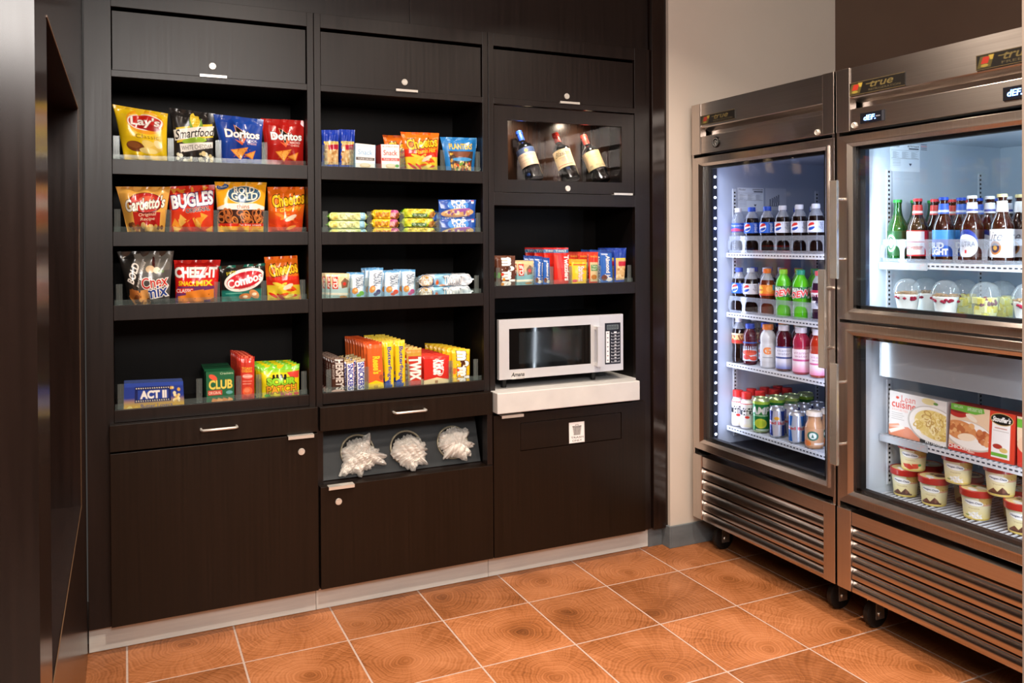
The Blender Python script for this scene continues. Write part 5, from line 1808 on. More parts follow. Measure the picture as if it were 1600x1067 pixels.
def a_snick(A):
    A.rect(0, 0, 1, 1, '4a2c1c').rect(0, 0, 1, 0.08, 'b8a070').rect(0.08, 0.1, 0.92, 0.97, 'd8d2dc').rect(0.16, 0.10, 0.86, 0.96, 'ecebf2').vtext('SNICKERS', 0.22, 0.12, 0.82, 0.94, '2438a0', bold=0.035, shear=-0.1).poly([(0.86, 0.1), (0.97, 0.1), (0.92, 0.9)], 'b02438')


def a_reese(A):
    A.rect(0, 0, 1, 1, 'e0642c').rect(0, 0, 1, 0.06, 'c84a20').vtext("Reese's", 0.36, 0.30, 0.80, 0.66, 'f6cc30', bold=0.045, out='7a3414', ow=0.02).vtext('NUTRAGEOUS', 0.14, 0.34, 0.24, 0.6, 'b84a1c')
    A.poly([(0, 0.86), (0.5, 0.80), (1, 0.86), (1, 1), (0, 1)], 'f4cf1e').rect(0.36, 0.9, 0.62, 0.97, 'c8a018').ell(0.85, 0.74, 0.14, 0.06, 'a8502c')


def a_butter(A):
    A.rect(0, 0, 1, 1, 'f2c61c').rect(0, 0, 1, 0.06, 'f7da50').vtext('Butterfinger', 0.28, 0.14, 0.76, 0.90, '2a4694', bold=0.03).poly([(0, 0.86), (0.4, 0.82), (0.8, 1), (0, 1)], '2c4a9c').rect(0.55, 0.92, 0.8, 0.98, '3c5cb0')


def a_twix(A):
    A.rect(0, 0, 1, 1, 'b8722c').grad(0, 0.22, 'c8a040').rect(0, 0, 1, 0.05, 'e2c878').rect(0.1, 0.22, 0.95, 0.9, 'c03a2c')
    A.vtext('TWIX', 0.18, 0.26, 0.90, 0.84, 'f6efe8', bold=0.06, out='7a1a18', ow=0.02).rect(0, 0.88, 1, 1, 'c8504c')


def a_kit(A):
    A.rect(0, 0, 1, 1, 'cf2a22').rect(0, 0, 1, 0.07, 'dd4436').ell(0.56, 0.42, 0.18, 0.30, 'f2e4dc', -14).ell(0.56, 0.42, 0.155, 0.275, 'c81f1c', -14)
    A.vtext('KitKat', 0.38, 0.18, 0.74, 0.66, 'fdf8f4', bold=0.05).poly([(0, 0.86), (0.5, 0.76), (1, 0.86), (1, 1), (0, 1)], 'f0d8a8').rect(0.42, 0.86, 0.54, 0.96, 'a8764c')


def a_mm(bg, dot):
    def f(A):
        A.rect(0, 0, 1, 1, bg).rect(0, 0, 1, 0.05, dot[0]).vtext("m&m's", 0.32, 0.10, 0.90, 0.98, 'fbf8f2', bold=0.07, out='4c2818', ow=0.05)
        A.speck(0.0, 0.6, 0.45, 1.0, dot, 9, 0.05, 0.09, 3)
    return f


CB = 'rows of candy bars, middle cabinet'


def candy(pts, bg, fn, zb, what, seed, n, step=(-0.004, 0.026), T=0.008, cat='candy bar', name='candy_bar', grp=None, hgt=None, **kw):
    o = upright(pts, bg, fn, zb, f'{what}, front of its row', name, cat, seed, T, **kw)
    rowof(o, n, step, lambda k: f'{what}, {ORD[k]} from the front of its row', grp or CB)
    return o


candy([(515.8, 559), (538, 559), (539.4, 613), (517, 613.8)], '3a2019', a_hersh, ZR[3], 'dark brown chocolate bar', 61, 7, (-0.002, 0.034))
candy([(540.4, 564.5), (553.4, 562), (553.3, 611.5), (541.2, 612)], '4a2c1c', a_snick, ZR[3], 'narrow brown nougat bar beside the dark brown bars', 62, 4, (-0.002, 0.05), 0.009, k=2.4)
candy([(556, 561.8), (570.4, 559.5), (570.4, 609.6), (556.8, 610)], '4a2c1c', a_snick, ZR[3], 'narrow brown nougat bar beside the orange packs', 63, 4, (-0.002, 0.05), 0.009, k=2.4)
candy([(572.2, 535), (596.4, 533.8), (600, 608.4), (574.8, 609.6)], 'e0642c', a_reese, ZR[3], 'orange peanut butter candy pack', 64, 9, (-0.003, 0.031))
candy([(598, 532.8), (614, 531.5), (615.4, 606), (601.8, 606.8)], 'f2c61c', a_butter, ZR[3], 'yellow candy bar beside the orange packs', 65, 6, (-0.003, 0.045), k=2.3)
candy([(616.2, 531.5), (632.5, 530.5), (633.4, 602.6), (618.4, 605)], 'f2c61c', a_butter, ZR[3], 'yellow candy bar beside the gold and red bars', 66, 6, (-0.003, 0.045), k=2.3)
candy([(634, 544), (658.6, 543), (658.2, 601.4), (638, 602.6)], 'b8722c', a_twix, ZR[3], 'gold and red cookie bar', 67, 7, (-0.003, 0.04))
candy([(660.5, 554.6), (702, 554.6), (702, 599), (662, 601.4)], 'cf2a22', a_kit, ZR[3], 'wide red wafer candy pack', 68, 8, (-0.002, 0.034))
candy([(704.5, 544.3), (734.1, 545.2), (733.7, 596.7), (706, 597.9)], 'f2c020', a_mm('f2c020', ['f6d440', 'e04a2c', 'e8742c', 'f0a030']), ZR[3], 'yellow peanut candy packet', 69, 7, (-0.006, 0.036), 0.012)

# ---- right cabinet snack shelf
ZC = 1.1846
RG = 'candy and snack packs above the microwave'


def a_aj(A):
    A.rect(0, 0, 1, 1, '2c62b8').rect(0, 0, 1, 0.10, '24408c').vtext('Almond Joy', 0.34, 0.18, 0.74, 0.96, 'f6f4f0', bold=0.03, out='1c3474', ow=0.02).ell(0.3, 0.85, 0.22, 0.09, '6e3c24').ell(0.72, 0.9, 0.2, 0.06, 'e8e4de').rect(0.1, 0.12, 0.6, 0.16, 'c8d4e8')


def a_sweet(A):
    A.rect(0, 0, 1, 1, 'd2281e').rect(0, 0.05, 1, 0.15, '3c6c9c').text('TWIST', 0.15, 0.07, 0.85, 0.13, 'e8ecd8').vtext('Twizzlers', 0.66, 0.22, 0.96, 0.92, 'fbf2ee', bold=0.04, out='8c1414', ow=0.02).poly([(0.05, 0.2), (0.25, 0.2), (0.5, 0.95), (0.3, 0.95)], 'e84a38')


def a_star(A):
    A.rect(0, 0, 1, 1, 'f4c828').rect(0, 0, 1, 0.14, 'f09a2c').rect(0.1, 0.20, 0.9, 0.26, 'e8602c').vtext('Starburst', 0.42, 0.30, 0.78, 0.92, 'f8f2ec', bold=0.02, out='c83a50', ow=0.04).ell(0.2, 0.9, 0.16, 0.06, 'e0485c').ell(0.85, 0.42, 0.14, 0.06, 'f08a1c')


def a_rg(A):
    A.rect(0, 0, 1, 1, 'cc3a24').text('SNACKS', 0.2, 0.13, 0.85, 0.18, 'f0d048').rect(0.12, 0.34, 0.9, 0.96, 'd8c090').rect(0.2, 0.42, 0.86, 0.62, '3c8440').text('THIN', 0.28, 0.44, 0.78, 0.51, 'f4ecd4').text('MINT', 0.28, 0.53, 0.78, 0.60, 'f4ecd4').ell(0.5, 0.82, 0.3, 0.08, 'b8742c')


def a_nut2(A):
    A.rect(0, 0, 1, 1, '2442a4').rect(0.1, 0.34, 0.95, 0.94, 'd8b078').speck(0.14, 0.45, 0.9, 0.9, ['e8c48c', 'b88448', 'f0d4a0'], 24, 0.07, 0.11, 3).rect(0.3, 0.40, 0.95, 0.54, 'c02c3c').rect(0.1, 0.30, 0.9, 0.35, 'e8d04a')


SP = [([(774.2, 399.8), (805, 399.4), (805, 445.8), (774.2, 446.6)], '5c3424', a_mm('5c3424', ['6c4430', 'd03c24', '5ca03c', 'e0902c']), 'dark brown chocolate candy packet far left above the microwave', 71, 3, 0.012, (0.001, 0.04)),
      ([(806.6, 407.2), (833.4, 407.2), (833.2, 444.4), (806.6, 445.8)], 'd8c094', a_clif('7cb0b8', 'd9bc8c'), 'tan and teal energy bar above the microwave', 72, 3, 0.009, (0.001, 0.04)),
      ([(834.3, 399.4), (847.2, 400.8), (845.8, 444.4), (834.4, 444.4)], '2c62b8', a_aj, 'narrow blue coconut bar beside the tan energy bar', 73, 3, 0.008, (0.0, 0.05)),
      ([(848.2, 402), (858.8, 403), (859, 444), (848.4, 444.4)], '2c62b8', a_aj, 'narrow blue coconut bar beside the tall red candy pack', 74, 3, 0.008, (0.0, 0.05)),
      ([(864, 386.9), (888, 386.9), (889.9, 442.4), (865, 443.5)], 'd2281e', a_sweet, 'tall red licorice candy pack above the microwave', 75, 4, 0.010, (-0.016, 0.06)),
      ([(892, 405), (916.6, 405), (916, 442), (892.6, 442.7)], 'f4c828', a_star, 'yellow and orange chewy candy pack above the microwave', 76, 4, 0.010, (-0.008, 0.05)),
      ([(918.5, 393.4), (934.4, 393.7), (934.4, 441.6), (920, 442)], 'cc3a24', a_rg, 'red and green cookie packet above the microwave', 77, 3, 0.008, (-0.016, 0.06)),
      ([(936.8, 390), (955.6, 391), (957.6, 441), (937.2, 441.6)], '2c62b8', a_aj, 'blue coconut bar near the right end above the microwave', 78, 3, 0.009, (-0.012, 0.06)),
      ([(958.6, 387.5), (978.8, 387.2), (975, 440), (960, 441)], '2442a4', a_nut2, 'blue-topped peanut packet at the right end above the microwave', 79, 3, 0.011, (-0.004, 0.06))]
for pts, bg, fn, lb, sd, n, T_, st in SP:
    o = upright(pts, bg, fn, ZC, lb, 'candy_pack' if sd not in (72, 79) else 'snack_pack', 'candy', sd, T_, y=0.304, k=2.0)
    rowof(o, n, st, lambda k, lb=lb: f'{lb.split(" above")[0].split(" far")[0].split(" near")[0].split(" at the")[0].split(" candy packet")[0]}, {ORD[k]} from the front', RG)

# ---- clear acrylic trays


def tray(cx0, cx1, zlip, fl, hs, label, lowh=0.018, wid=0.020):
    """low front strip on the shelf lip and upright folded dividers at the pixel columns fl"""
    y0 = 0.2795
    t = thing('acrylic_tray', label, 'shelf tray', ((cx0 + cx1) / 2, 0.29, zlip - 0.0195), 'clear acrylic shelf trays')
    box('front_strip', cx0 + 0.003, cx1 - 0.003, y0, y0 + 0.0016, zlip - 0.0193, zlip + lowh, M['clear'], t)
    for px, h in zip(fl, hs):
        x = at(px, 300, 1, y0)[0]
        m = MB()
        m.box(x - wid / 2, x + wid / 2, y0 + 0.0017, y0 + 0.0030, zlip - 0.0193, zlip + h)
        m.box(x - 0.0007, x + 0.0007, y0 + 0.0031, y0 + 0.012, zlip - 0.0193, zlip + h)
        m.build('divider', M['clear_edge'], t)
    return t


nmr = ['top', 'second', 'third', 'bottom']
FL1 = [[182.5, 267.5, 342, 414], [183, 263, 338, 415], [185, 338, 411, 472], [186, 309, 371, 402, 473]]
FL2 = [[508, 550, 629, 692, 747], [508, 577, 628, 685.5, 747], [507, 546, 572, 650.5, 744], [512, 571, 636, 703, 742]]
for i, (zl, _) in enumerate(SH):
    h = [0.082, 0.078, 0.072, 0.086][i]
    tray(-0.383, 0.273, zl, FL1[i], [h] * 5, f'clear acrylic tray with upright dividers on the {nmr[i]} shelf of the left cabinet')
    tray(0.323, 0.981, zl, FL2[i], [h] * 5, f'clear acrylic tray with upright dividers on the {nmr[i]} shelf of the middle cabinet')
tray(1.031, 1.717, 1.204, [778, 834, 861, 891, 936, 983], [0.075] * 6, 'clear acrylic tray with upright dividers on the shelf above the microwave')


# ------------------------------------------------------------------ wine bottles
def lathe_axis(prof, c, axis, seg=28):
    return MB().lathe(prof, seg, c, axis)


M['wineglass'] = mat('dark_bottle_glass', '07080a', 0.05, spec=0.8, coat=0.6)


def wine(tx, ty, bx, caps, fn, bgl, label):
    top = at(tx, ty, 1, 0.428)
    b0 = at(bx, 282, 1, 0.338)
    base = np.array([b0[0], 0.338, 1.6515])
    ax = top - base
    L = np.linalg.norm(ax)
    ax = ax / L
    R = 0.0415
    t = thing('wine_bottle', label, 'wine bottle', tuple(base), 'wine bottles in the glass-fronted box')
    prof = [(R * 0.6, 0.004), (R * 0.93, 0.0), (R, 0.006), (R, L * 0.60), (R * 0.97, L * 0.635), (R * 0.80, L * 0.69), (R * 0.50, L * 0.735), (R * 0.36, L * 0.77), (R * 0.33, L * 0.82), (R * 0.32, L * 0.97), (R * 0.30, L * 0.975)]
    o = lathe_axis(prof, base, ax)
    smooth_sharp(o.build('glass_body', M['wineglass'], t), 50)
    prof = [(R * 0.34, L * 0.795), (R * 0.355, L * 0.80), (R * 0.345, L * 0.93), (R * 0.39, L * 0.935), (R * 0.39, L * 0.965), (R * 0.36, L * 0.97), (R * 0.36, L), (R * 0.30, L * 1.004)]
    smooth_sharp(lathe_axis(prof, base, ax).build('capsule', mat('capsule', caps, 0.35, 0.2, 0.3), t), 50)
    # label patch facing the viewer
    toc = CAM - base
    toc = toc - ax * (toc @ ax)
    f0 = toc / np.linalg.norm(toc)
    f1 = np.cross(ax, f0)
    A = Art(64, 64, bgl)
    fn(A)
    u, v = np.meshgrid(np.linspace(0, 1, 64), np.linspace(0, 1, 64))
    u, v = u.ravel(), v.ravel()
    an = (u - 0.5) * 2.5
    # u runs to the viewer's right
    rt = np.cross(-f0, np.array([0, 0, 1.0]))
    sgn = 1 if f1 @ rt > 0 else -1
    zz = L * (0.60 - 0.36 * v)
    P = base + ax[None] * zz[:, None] + (R + 0.0006) * (f0[None] * np.cos(an)[:, None] + sgn * f1[None] * np.sin(an)[:, None])
    F = grid_faces(64, 64)
    mk('label', P, F, M['paper'], t, None, True, A.sample(u, v))
    return t


def w1(A):
    A.rect(0, 0, 1, 0.30, '2c4470').ell(0.55, 0.18, 0.07, 0.09, 'd09a3c').text('CLOS', 0.14, 0.36, 0.48, 0.48, '6a5a50').text('DU BOIS', 0.46, 0.36, 0.88, 0.48, '6a5a50').rect(0.2, 0.66, 0.8, 0.68, 'b89c84').rect(0.25, 0.8, 0.75, 0.82, 'b89c84')


def w2(A):
    A.text('Blason', 0.2, 0.12, 0.85, 0.36, '4a3c30', shear=0.4, rot=-3).ell(0.5, 0.6, 0.10, 0.12, 'd9bfa0').rect(0.15, 0.86, 0.85, 0.89, 'b8463c').rect(0.3, 0.46, 0.7, 0.475, '9a8468')


def w3(A):
    A.text('CALAIS', 0.2, 0.18, 0.82, 0.32, 'b09a78').rect(0.5, 0.40, 0.78, 0.42, '9a8468').speck(0.1, 0.82, 0.9, 0.98, ['b8a880', 'a89870', 'c4b48c'], 20, 0.04, 0.08, 3)


wine(810, 206, 836, '2444a8', w1, 'dcc2a8', 'wine bottle with blue capsule and blue-topped label, leftmost of three')
wine(867, 209, 893, 'b83428', w2, 'e8cfa0', 'wine bottle with red capsule and script label, between the other two')
wine(911, 212, 941, 'b03024', w3, 'd9bd8c', 'wine bottle with red capsule and plain tan label, rightmost of three')


# ------------------------------------------------------------------ drinks in the left cooler
def liq(name, col, rough=0.06, coat=0.8, trans=0.0, ior=1.33, alpha=1.0):
    return mat(name, col, rough, 0, coat, trans, ior, alpha=alpha)


CAPM = {}


def capm(c):
    if c not in CAPM:
        CAPM[c] = mat('bottle_cap', c, 0.4)
    return CAPM[c]


FACE = math.atan2(CAM[1] + 0.2, CAM[0] - 2.16)      # direction towards the aisle
FACE_L = FACE - 0.05
PET = [(0.70, 0.0), (0.92, 0.012), (0.97, 0.06), (0.99, 0.16), (0.93, 0.27), (0.90, 0.33), (0.97, 0.40), (1.0, 0.42), (1.0, 0.64), (0.97, 0.66), (0.93, 0.72), (0.80, 0.79), (0.62, 0.845), (0.50, 0.875), (0.45, 0.90), (0.44, 0.93)]
HEAD = mat('clear_headspace', 'c9ced8', 0.08, 0, 0.6, 0.5, 1.3, alpha=0.75)


def bottle(x, y, z, R, h, liquid, cap, art, zl, label, group, name='soda_bottle', cat='bottle', prof=PET, level=0.76, capr=0.50, capz=0.905, face=None, faces=2, mate=None, head=None):
    t = thing(name, label, cat, (x, y, z), group)
    body = [(r * R, q * h) for r, q in prof if q <= level] + [(np.interp(level, [q for _, q in prof], [r for r, _ in prof]) * R, level * h)]
    o = MB().lathe(body, 20, (x, y, z)).build('body', liquid, t)
    smooth_sharp(o, 60)
    if level < 0.93:
        up = [(np.interp(level, [q for _, q in prof], [r for r, _ in prof]) * R, level * h + 0.0002)] + [(r * R, q * h) for r, q in prof if q > level]
        o = MB().lathe(up, 20, (x, y, z)).build('neck', head or HEAD, t)
        smooth_sharp(o, 60)
    o = MB().lathe([(capr * R, capz * h), (capr * R * 1.03, capz * h + 0.001), (capr * R, h - 0.001), (capr * R * 0.93, h)], 18, (x, y, z)).build('cap', capm(cap), t)
    smooth_sharp(o, 40)
    if art is not None:
        r_ = np.interp((zl[0] + zl[1]) / 2, [q for _, q in prof], [r for r, _ in prof]) * R * 1.012
        rt = np.interp(zl[1] - 0.01, [q for _, q in prof], [r for r, _ in prof]) * R * 1.012
        rb = np.interp(zl[0] + 0.01, [q for _, q in prof], [r for r, _ in prof]) * R * 1.012
        label_ring('label', art, max(rt, 0.1 * R), zl[0] * h, zl[1] * h, (x, y, z), t, face if face is not None else FACE_L, 2 * PI, mate or M['paper'], r1=max(rb, 0.1 * R))
    return t


def ringart(bg, fn, n=2, W=150, H=34):
    """art wrapped once round the bottle: the motif is repeated n times; u increases anticlockwise seen from above"""
    B = Art(W // n, H, bg)
    fn(B)
    A = Art(W, H, bg)
    # seen from outside u runs leftwards as the angle grows clockwise, so keep reading order
    A.a = np.concatenate([B.a] * n, axis=1)[:, :W]
    if A.a.shape[1] < W:
        A.a = np.concatenate([A.a, A.a[:, :W - A.a.shape[1]]], axis=1)
    A.W = A.a.shape[1]
    return A


def globe(A, x, y, r):
    A.ell(x, y, r, r * A.W / A.H, 'f4f4f8').ell(x, y - 0.12, r * 0.9, r * 0.8 * A.W / A.H * 0.62, 'd8342c', -25).ell(x + 0.02, y + 0.15, r * 0.85, r * 0.8 * A.W / A.H * 0.5, '2450b4', -20).poly([(x - r, y + 0.02), (x + r, y - 0.16), (x + r, y - 0.02), (x - r, y + 0.14)], 'f4f4f8')


L_PEP = ringart('2a62cc', lambda A: (globe(A, 0.30, 0.48, 0.17), A.vtext('pepsi', 0.60, 0.12, 0.78, 0.9, 'dfe8f8', up=True, bold=0.02)))
L_DIET = ringart('d4dae8', lambda A: (globe(A, 0.30, 0.48, 0.17), A.vtext('diet', 0.60, 0.12, 0.78, 0.7, '8890a8', up=True, bold=0.02)))
L_WAT = ringart('3a60b8', lambda A: (A.text('Aquafina', 0.1, 0.2, 0.9, 0.42, 'e8eef8'), A.poly([(0, 0.75), (0.4, 0.55), (0.7, 0.7), (1, 0.5), (1, 1), (0, 1)], 'c8486c'), A.rect(0, 0.9, 1, 1, '2c4a9c')))
L_TEA = ringart('e88a34', lambda A: (A.ell(0.2, 0.5, 0.15, 0.4, 'f2c83c'), A.text('Lipton', 0.07, 0.36, 0.34, 0.62, 'c8281e', bold=0.03), A.ell(0.62, 0.4, 0.14, 0.28, 'f4a84c'), A.rect(0.75, 0, 1, 0.5, '5ca8d0'), A.rect(0, 0.82, 1, 1, 'd8502c')))
L_DEW = ringart('1c4a2c', lambda A: (A.speck(0, 0, 1, 1, ['2c6a3c', '3c8a4c', 'd8e8dc'], 22, 0.04, 0.09, 3), A.text('MTN', 0.12, 0.12, 0.5, 0.4, 'dfeadf', bold=0.03), A.text('DEW', 0.10, 0.35, 0.86, 0.85, 'e8504c', rot=-12, bold=0.04, out='f4f4f0', ow=0.05, shear=0.3)))
L_CHERRY = ringart('e4e2e8', lambda A: (A.rect(0, 0, 1, 0.16, 'b02c44'), A.text('CHERRY', 0.1, 0.24, 0.9, 0.42, 'b02c44', bold=0.02), A.ell(0.5, 0.66, 0.14, 0.2, '3a2c44')))
L_AW = ringart('a84a2c', lambda A: (A.rect(0, 0, 1, 0.2, 'e0c8a0'), A.text('A&W', 0.1, 0.22, 0.9, 0.6, 'e8b878', bold=0.04, out='3c1c14', ow=0.04), A.rect(0, 0.68, 1, 0.9, 'c83428')))
L_OS = ringart('cfe0ee', lambda A: (A.rect(0, 0, 1, 0.22, '2c58a8'), A.text('Ocean Spray', 0.08, 0.26, 0.92, 0.40, '2c4c94', bold=0.02), A.ell(0.5, 0.56, 0.4, 0.14, 'd85038'), A.ell(0.35, 0.8, 0.2, 0.12, 'c83a34'), A.ell(0.7, 0.85, 0.2, 0.12, 'd8442c')), H=60)
L_GAT = ringart('d6dadf', lambda A: (A.poly([(0.42, 0.2), (0.58, 0.2), (0.5, 0.6)], 'e8a060'), A.text('G', 0.34, 0.16, 0.62, 0.55, 'e88a4c', bold=0.04), A.rect(0.3, 0.72, 0.7, 0.78, '9aa0aa')), H=60)
L_VW1 = ringart('dde0ee', lambda A: (A.rect(0, 0, 1, 0.06, '4a5aa0'), A.text('vitamin', 0.2, 0.12, 0.8, 0.24, '6a70a0'), A.text('water', 0.25, 0.28, 0.75, 0.38, '6a70a0'), A.rect(0.1, 0.46, 0.9, 0.54, '34488c'), A.grad(0.66, 0.95, '6474b8')), H=60)
L_VW2 = ringart('eedde6', lambda A: (A.text('vitamin', 0.2, 0.10, 0.8, 0.22, 'b06a94'), A.text('water', 0.25, 0.26, 0.75, 0.36, 'b06a94'), A.rect(0.1, 0.44, 0.9, 0.52, 'c8508c'), A.grad(0.62, 0.95, 'e08ab0')), H=60)
L_MM = ringart('ece8ea', lambda A: (A.rect(0, 0, 1, 0.10, 'd8342c'), A.rect(0.06, 0.12, 0.94, 0.5, '1c1a1c'), A.text('MUSCLE', 0.1, 0.14, 0.92, 0.30, 'f2f0f2', bold=0.03), A.text('MILK', 0.3, 0.34, 0.92, 0.48, 'f2f0f2', bold=0.03), A.ell(0.55, 0.58, 0.12, 0.06, 'd8342c'), A.grad(0.8, 1.0, 'e8dcb8')), H=56)
L_AMP = ringart('1c7a3c', lambda A: (A.rect(0, 0, 1, 0.10, 'a8d048'), A.text('AMP', 0.12, 0.20, 0.88, 0.42, 'e8f0e8', bold=0.04, shear=0.3), A.rect(0.2, 0.46, 0.8, 0.5, '9ad0a0'), A.ell(0.5, 0.74, 0.24, 0.16, 'd8e048'), A.ell(0.5, 0.74, 0.18, 0.12, 'b8d83c'), A.rect(0.3, 0.93, 0.9, 0.98, 'c8e0c8')), H=56)
L_RB = ringart('c4c8d4', lambda A: (A.poly([(0, 0), (0.34, 0), (0.28, 0.5), (0.34, 1), (0, 1)], '2a3c8c'), A.poly([(0.66, 0.0), (1, 0), (1, 1), (0.70, 1), (0.72, 0.5)], '26408c'), A.rect(0, 0.40, 1, 0.56, 'c4ccd8'), A.text('Red Bull', 0.12, 0.42, 0.88, 0.54, 'c8343c', bold=0.03), A.ell(0.5, 0.30, 0.12, 0.07, 'e0b040')), H=56)
L_RB2 = ringart('2c6cc0', lambda A: (A.poly([(0.35, 0), (0.66, 0), (0.72, 0.5), (0.70, 1), (0.34, 1), (0.28, 0.5)], 'b8c4d4'), A.rect(0, 0.40, 1, 0.56, 'b8ccdc'), A.text('Red Bull', 0.12, 0.42, 0.88, 0.54, 'c8343c', bold=0.03)), H=56)
L_FR = ringart('c08a64', lambda A: (A.grad(0.0, 0.01, 'c89870'), A.ell(0.45, 0.42, 0.20, 0.26, '2c6a58'), A.ell(0.45, 0.42, 0.13, 0.17, 'dfe8e0'), A.poly([(0.40, 0.52), (0.45, 0.3), (0.5, 0.52)], '2c6a58'), A.ell(0.2, 0.85, 0.2, 0.16, 'd87a3c'), A.rect(0.5, 0.8, 1, 0.9, 'e8dcd0')), H=44)

COLA = liq('cola', '180b08')
QTEA = liq('iced_tea', '5c2414')
DEW = mat('green_soda', '5cc41c', 0.08, 0, 0.8, 0.15, 1.33)
CLEARW = mat('clear_water', 'd6dde6', 0.06, 0, 0.8, 0.55, 1.2, alpha=0.6)
BERRY = liq('cranberry_juice', '4c0c1c')
PINK = mat('pink_drink', 'b82c4c', 0.06, 0, 0.8, 0.25, 1.33)
REDJ = mat('orange_red_drink', 'b83018', 0.06, 0, 0.8, 0.25, 1.33)
MILKY = liq('milky_white_drink', 'd4d8de', 0.15)
WHITEB = mat('white_bottle', 'e6e2e4', 0.3, 0, 0.4)
GLANE = mat('dark_cherry_soda', '2c1428', 0.06, 0, 0.8)

SHZ = {1: 1.332, 2: 1.0645, 3: 0.8395, 4: 0.5535}
WIDE = [(0.80, 0.0), (0.96, 0.02), (1.0, 0.06), (1.0, 0.52), (0.97, 0.55), (0.93, 0.58), (0.97, 0.62), (0.97, 0.70), (0.86, 0.78), (0.66, 0.84), (0.56, 0.86), (0.54, 0.90)]
XB0 = 2.118
shn = {1: 'top shelf', 2: 'second shelf', 3: 'third shelf', 4: 'bottom shelf'}


def lane(sh, px, maker, desc, rows, step=0.088, R=0.033):
    """a lane of drinks running back from the shelf front; the first is built, the rest are copies"""
    z = SHZ[sh] - 0.0004
    x = XB0 + 0.006 + R
    y = min(at(px, 380, 0, x)[1], 0.1245 - R * 1.03)
    return x, y, z


def fill(sh, specs, group, place):
    for i, (px, desc, mkf, rows, step, R) in enumerate(specs):
        x, y, z = lane(sh, px, None, desc, rows, step, R)
        nm = ['first', 'second', 'third', 'fourth', 'fifth', 'sixth', 'seventh', 'eighth'][i]
        o = mkf(x, y, z, R, f'{desc}, front of {nm} lane, {place}')
        o['group'] = group
        for k in range(1, rows):
            dup(o, (step * k, 0, 0), f'{desc}, {ORD[k]} back in {nm} lane, {place}', group)


def mb(liquid, cap, art, h=0.200, zl=(0.43, 0.66), **kw):
    return lambda x, y, z, R, lb: bottle(x, y, z, R, h, liquid, cap, art, zl, lb, None, **kw)


def can(art, h, lid='c8ccd2', top='c8d8a0'):
    def f(x, y, z, R, lb):
        t = thing('drink_can', lb, 'can', (x, y, z))
        prof = [(R * 0.78, 0.0), (R * 0.82, 0.002), (R, 0.010), (R, h - 0.014), (R * 0.98, h - 0.010), (R * 0.86, h - 0.003), (R * 0.88, h), (R * 0.83, h), (R * 0.80, h - 0.004), (R * 0.3, h - 0.004)]
        smooth_sharp(MB().lathe(prof, 24, (x, y, z)).build('body', mat('can_metal', top, 0.3, 0.7), t), 40)
        label_ring('label', art, R * 1.006, 0.010, h - 0.014, (x, y, z), t, FACE_L, 2 * PI, print_can)
        m = MB()
        m.box(x - 0.004, x + 0.006, y - 0.003, y + 0.003, z + h - 0.0038, z + h - 0.0028)
        m.build('tab', M['chrome'], t)
        return t
    return f


print_can = print_mat('printed_can', 0.25, 0.3, 0.35)
fill(1, [(1150.5, 'water bottle with white cap', mb(CLEARW, 'f0f0f4', L_WAT, level=0.93, zl=(0.46, 0.66)), 3, 0.088, 0.031),
         (1174.8, 'blue-label cola with blue cap', mb(COLA, '2c54c4', L_PEP), 4, 0.088, 0.033),
         (1199, 'blue-label cola with blue cap', mb(COLA, '2c54c4', L_PEP), 4, 0.088, 0.033),
         (1223, 'silver-label cola with white cap', mb(COLA, 'dfe2ea', L_DIET), 4, 0.088, 0.033),
         (1249, 'silver-label cola with white cap', mb(COLA, 'dfe2ea', L_DIET), 4, 0.088, 0.033),
         (1275, 'silver-label cola with white cap', mb(COLA, 'dfe2ea', L_DIET), 4, 0.088, 0.033)], 'bottles on the top shelf of the left cooler', 'top shelf')
fill(2, [(1149.5, 'blue-label cola with blue cap', mb(COLA, '2c54c4', L_PEP), 3, 0.088, 0.033),
         (1173, 'silver-label cola with white cap', mb(COLA, 'c8d0de', L_DIET), 3, 0.088, 0.033),
         (1198.5, 'brown iced tea with orange cap', mb(QTEA, 'e8702c', L_TEA), 3, 0.088, 0.033),
         (1224, 'green soda with lime cap', mb(DEW, '8cd838', L_DEW, head=DEW), 3, 0.088, 0.034),
         (1251, 'green soda with teal cap', mb(DEW, '2c9a7c', L_DEW, head=DEW), 3, 0.088, 0.034),
         (1279, 'dark cherry soda with red cap', mb(GLANE, 'c84854', L_CHERRY, zl=(0.25, 0.62)), 3, 0.088, 0.029)], 'bottles on the second shelf of the left cooler', 'second shelf')
fill(3, [(1147.5, 'root beer with white cap', mb(COLA, 'eceaf0', L_AW), 3, 0.088, 0.032),
         (1171.5, 'red juice with blue cap', mb(BERRY, '2c4cb8', L_OS, 0.180, (0.10, 0.56), prof=WIDE, level=0.88, capz=0.88, capr=0.62), 3, 0.088, 0.031),
         (1199.5, 'milky drink with orange cap', mb(MILKY, 'f08434', L_GAT, 0.186, (0.16, 0.54), prof=WIDE, level=0.88, capz=0.88, capr=0.66), 3, 0.088, 0.034),
         (1224.5, 'purple flavored water with white cap', mb(BERRY, 'f0ecf2', L_VW1, 0.192, (0.06, 0.54), prof=WIDE, level=0.88, capz=0.88, capr=0.66), 3, 0.088, 0.034),
         (1251.5, 'pink flavored water with white cap', mb(PINK, 'f0ecf2', L_VW2, 0.192, (0.06, 0.54), prof=WIDE, level=0.88, capz=0.88, capr=0.66), 3, 0.088, 0.035),
         (1278, 'orange-red drink with white cap', mb(REDJ, 'f0ecf2', L_VW2, 0.192, (0.06, 0.50), prof=WIDE, level=0.88, capz=0.88, capr=0.66), 3, 0.088, 0.033)], 'bottles on the third shelf of the left cooler', 'third shelf')
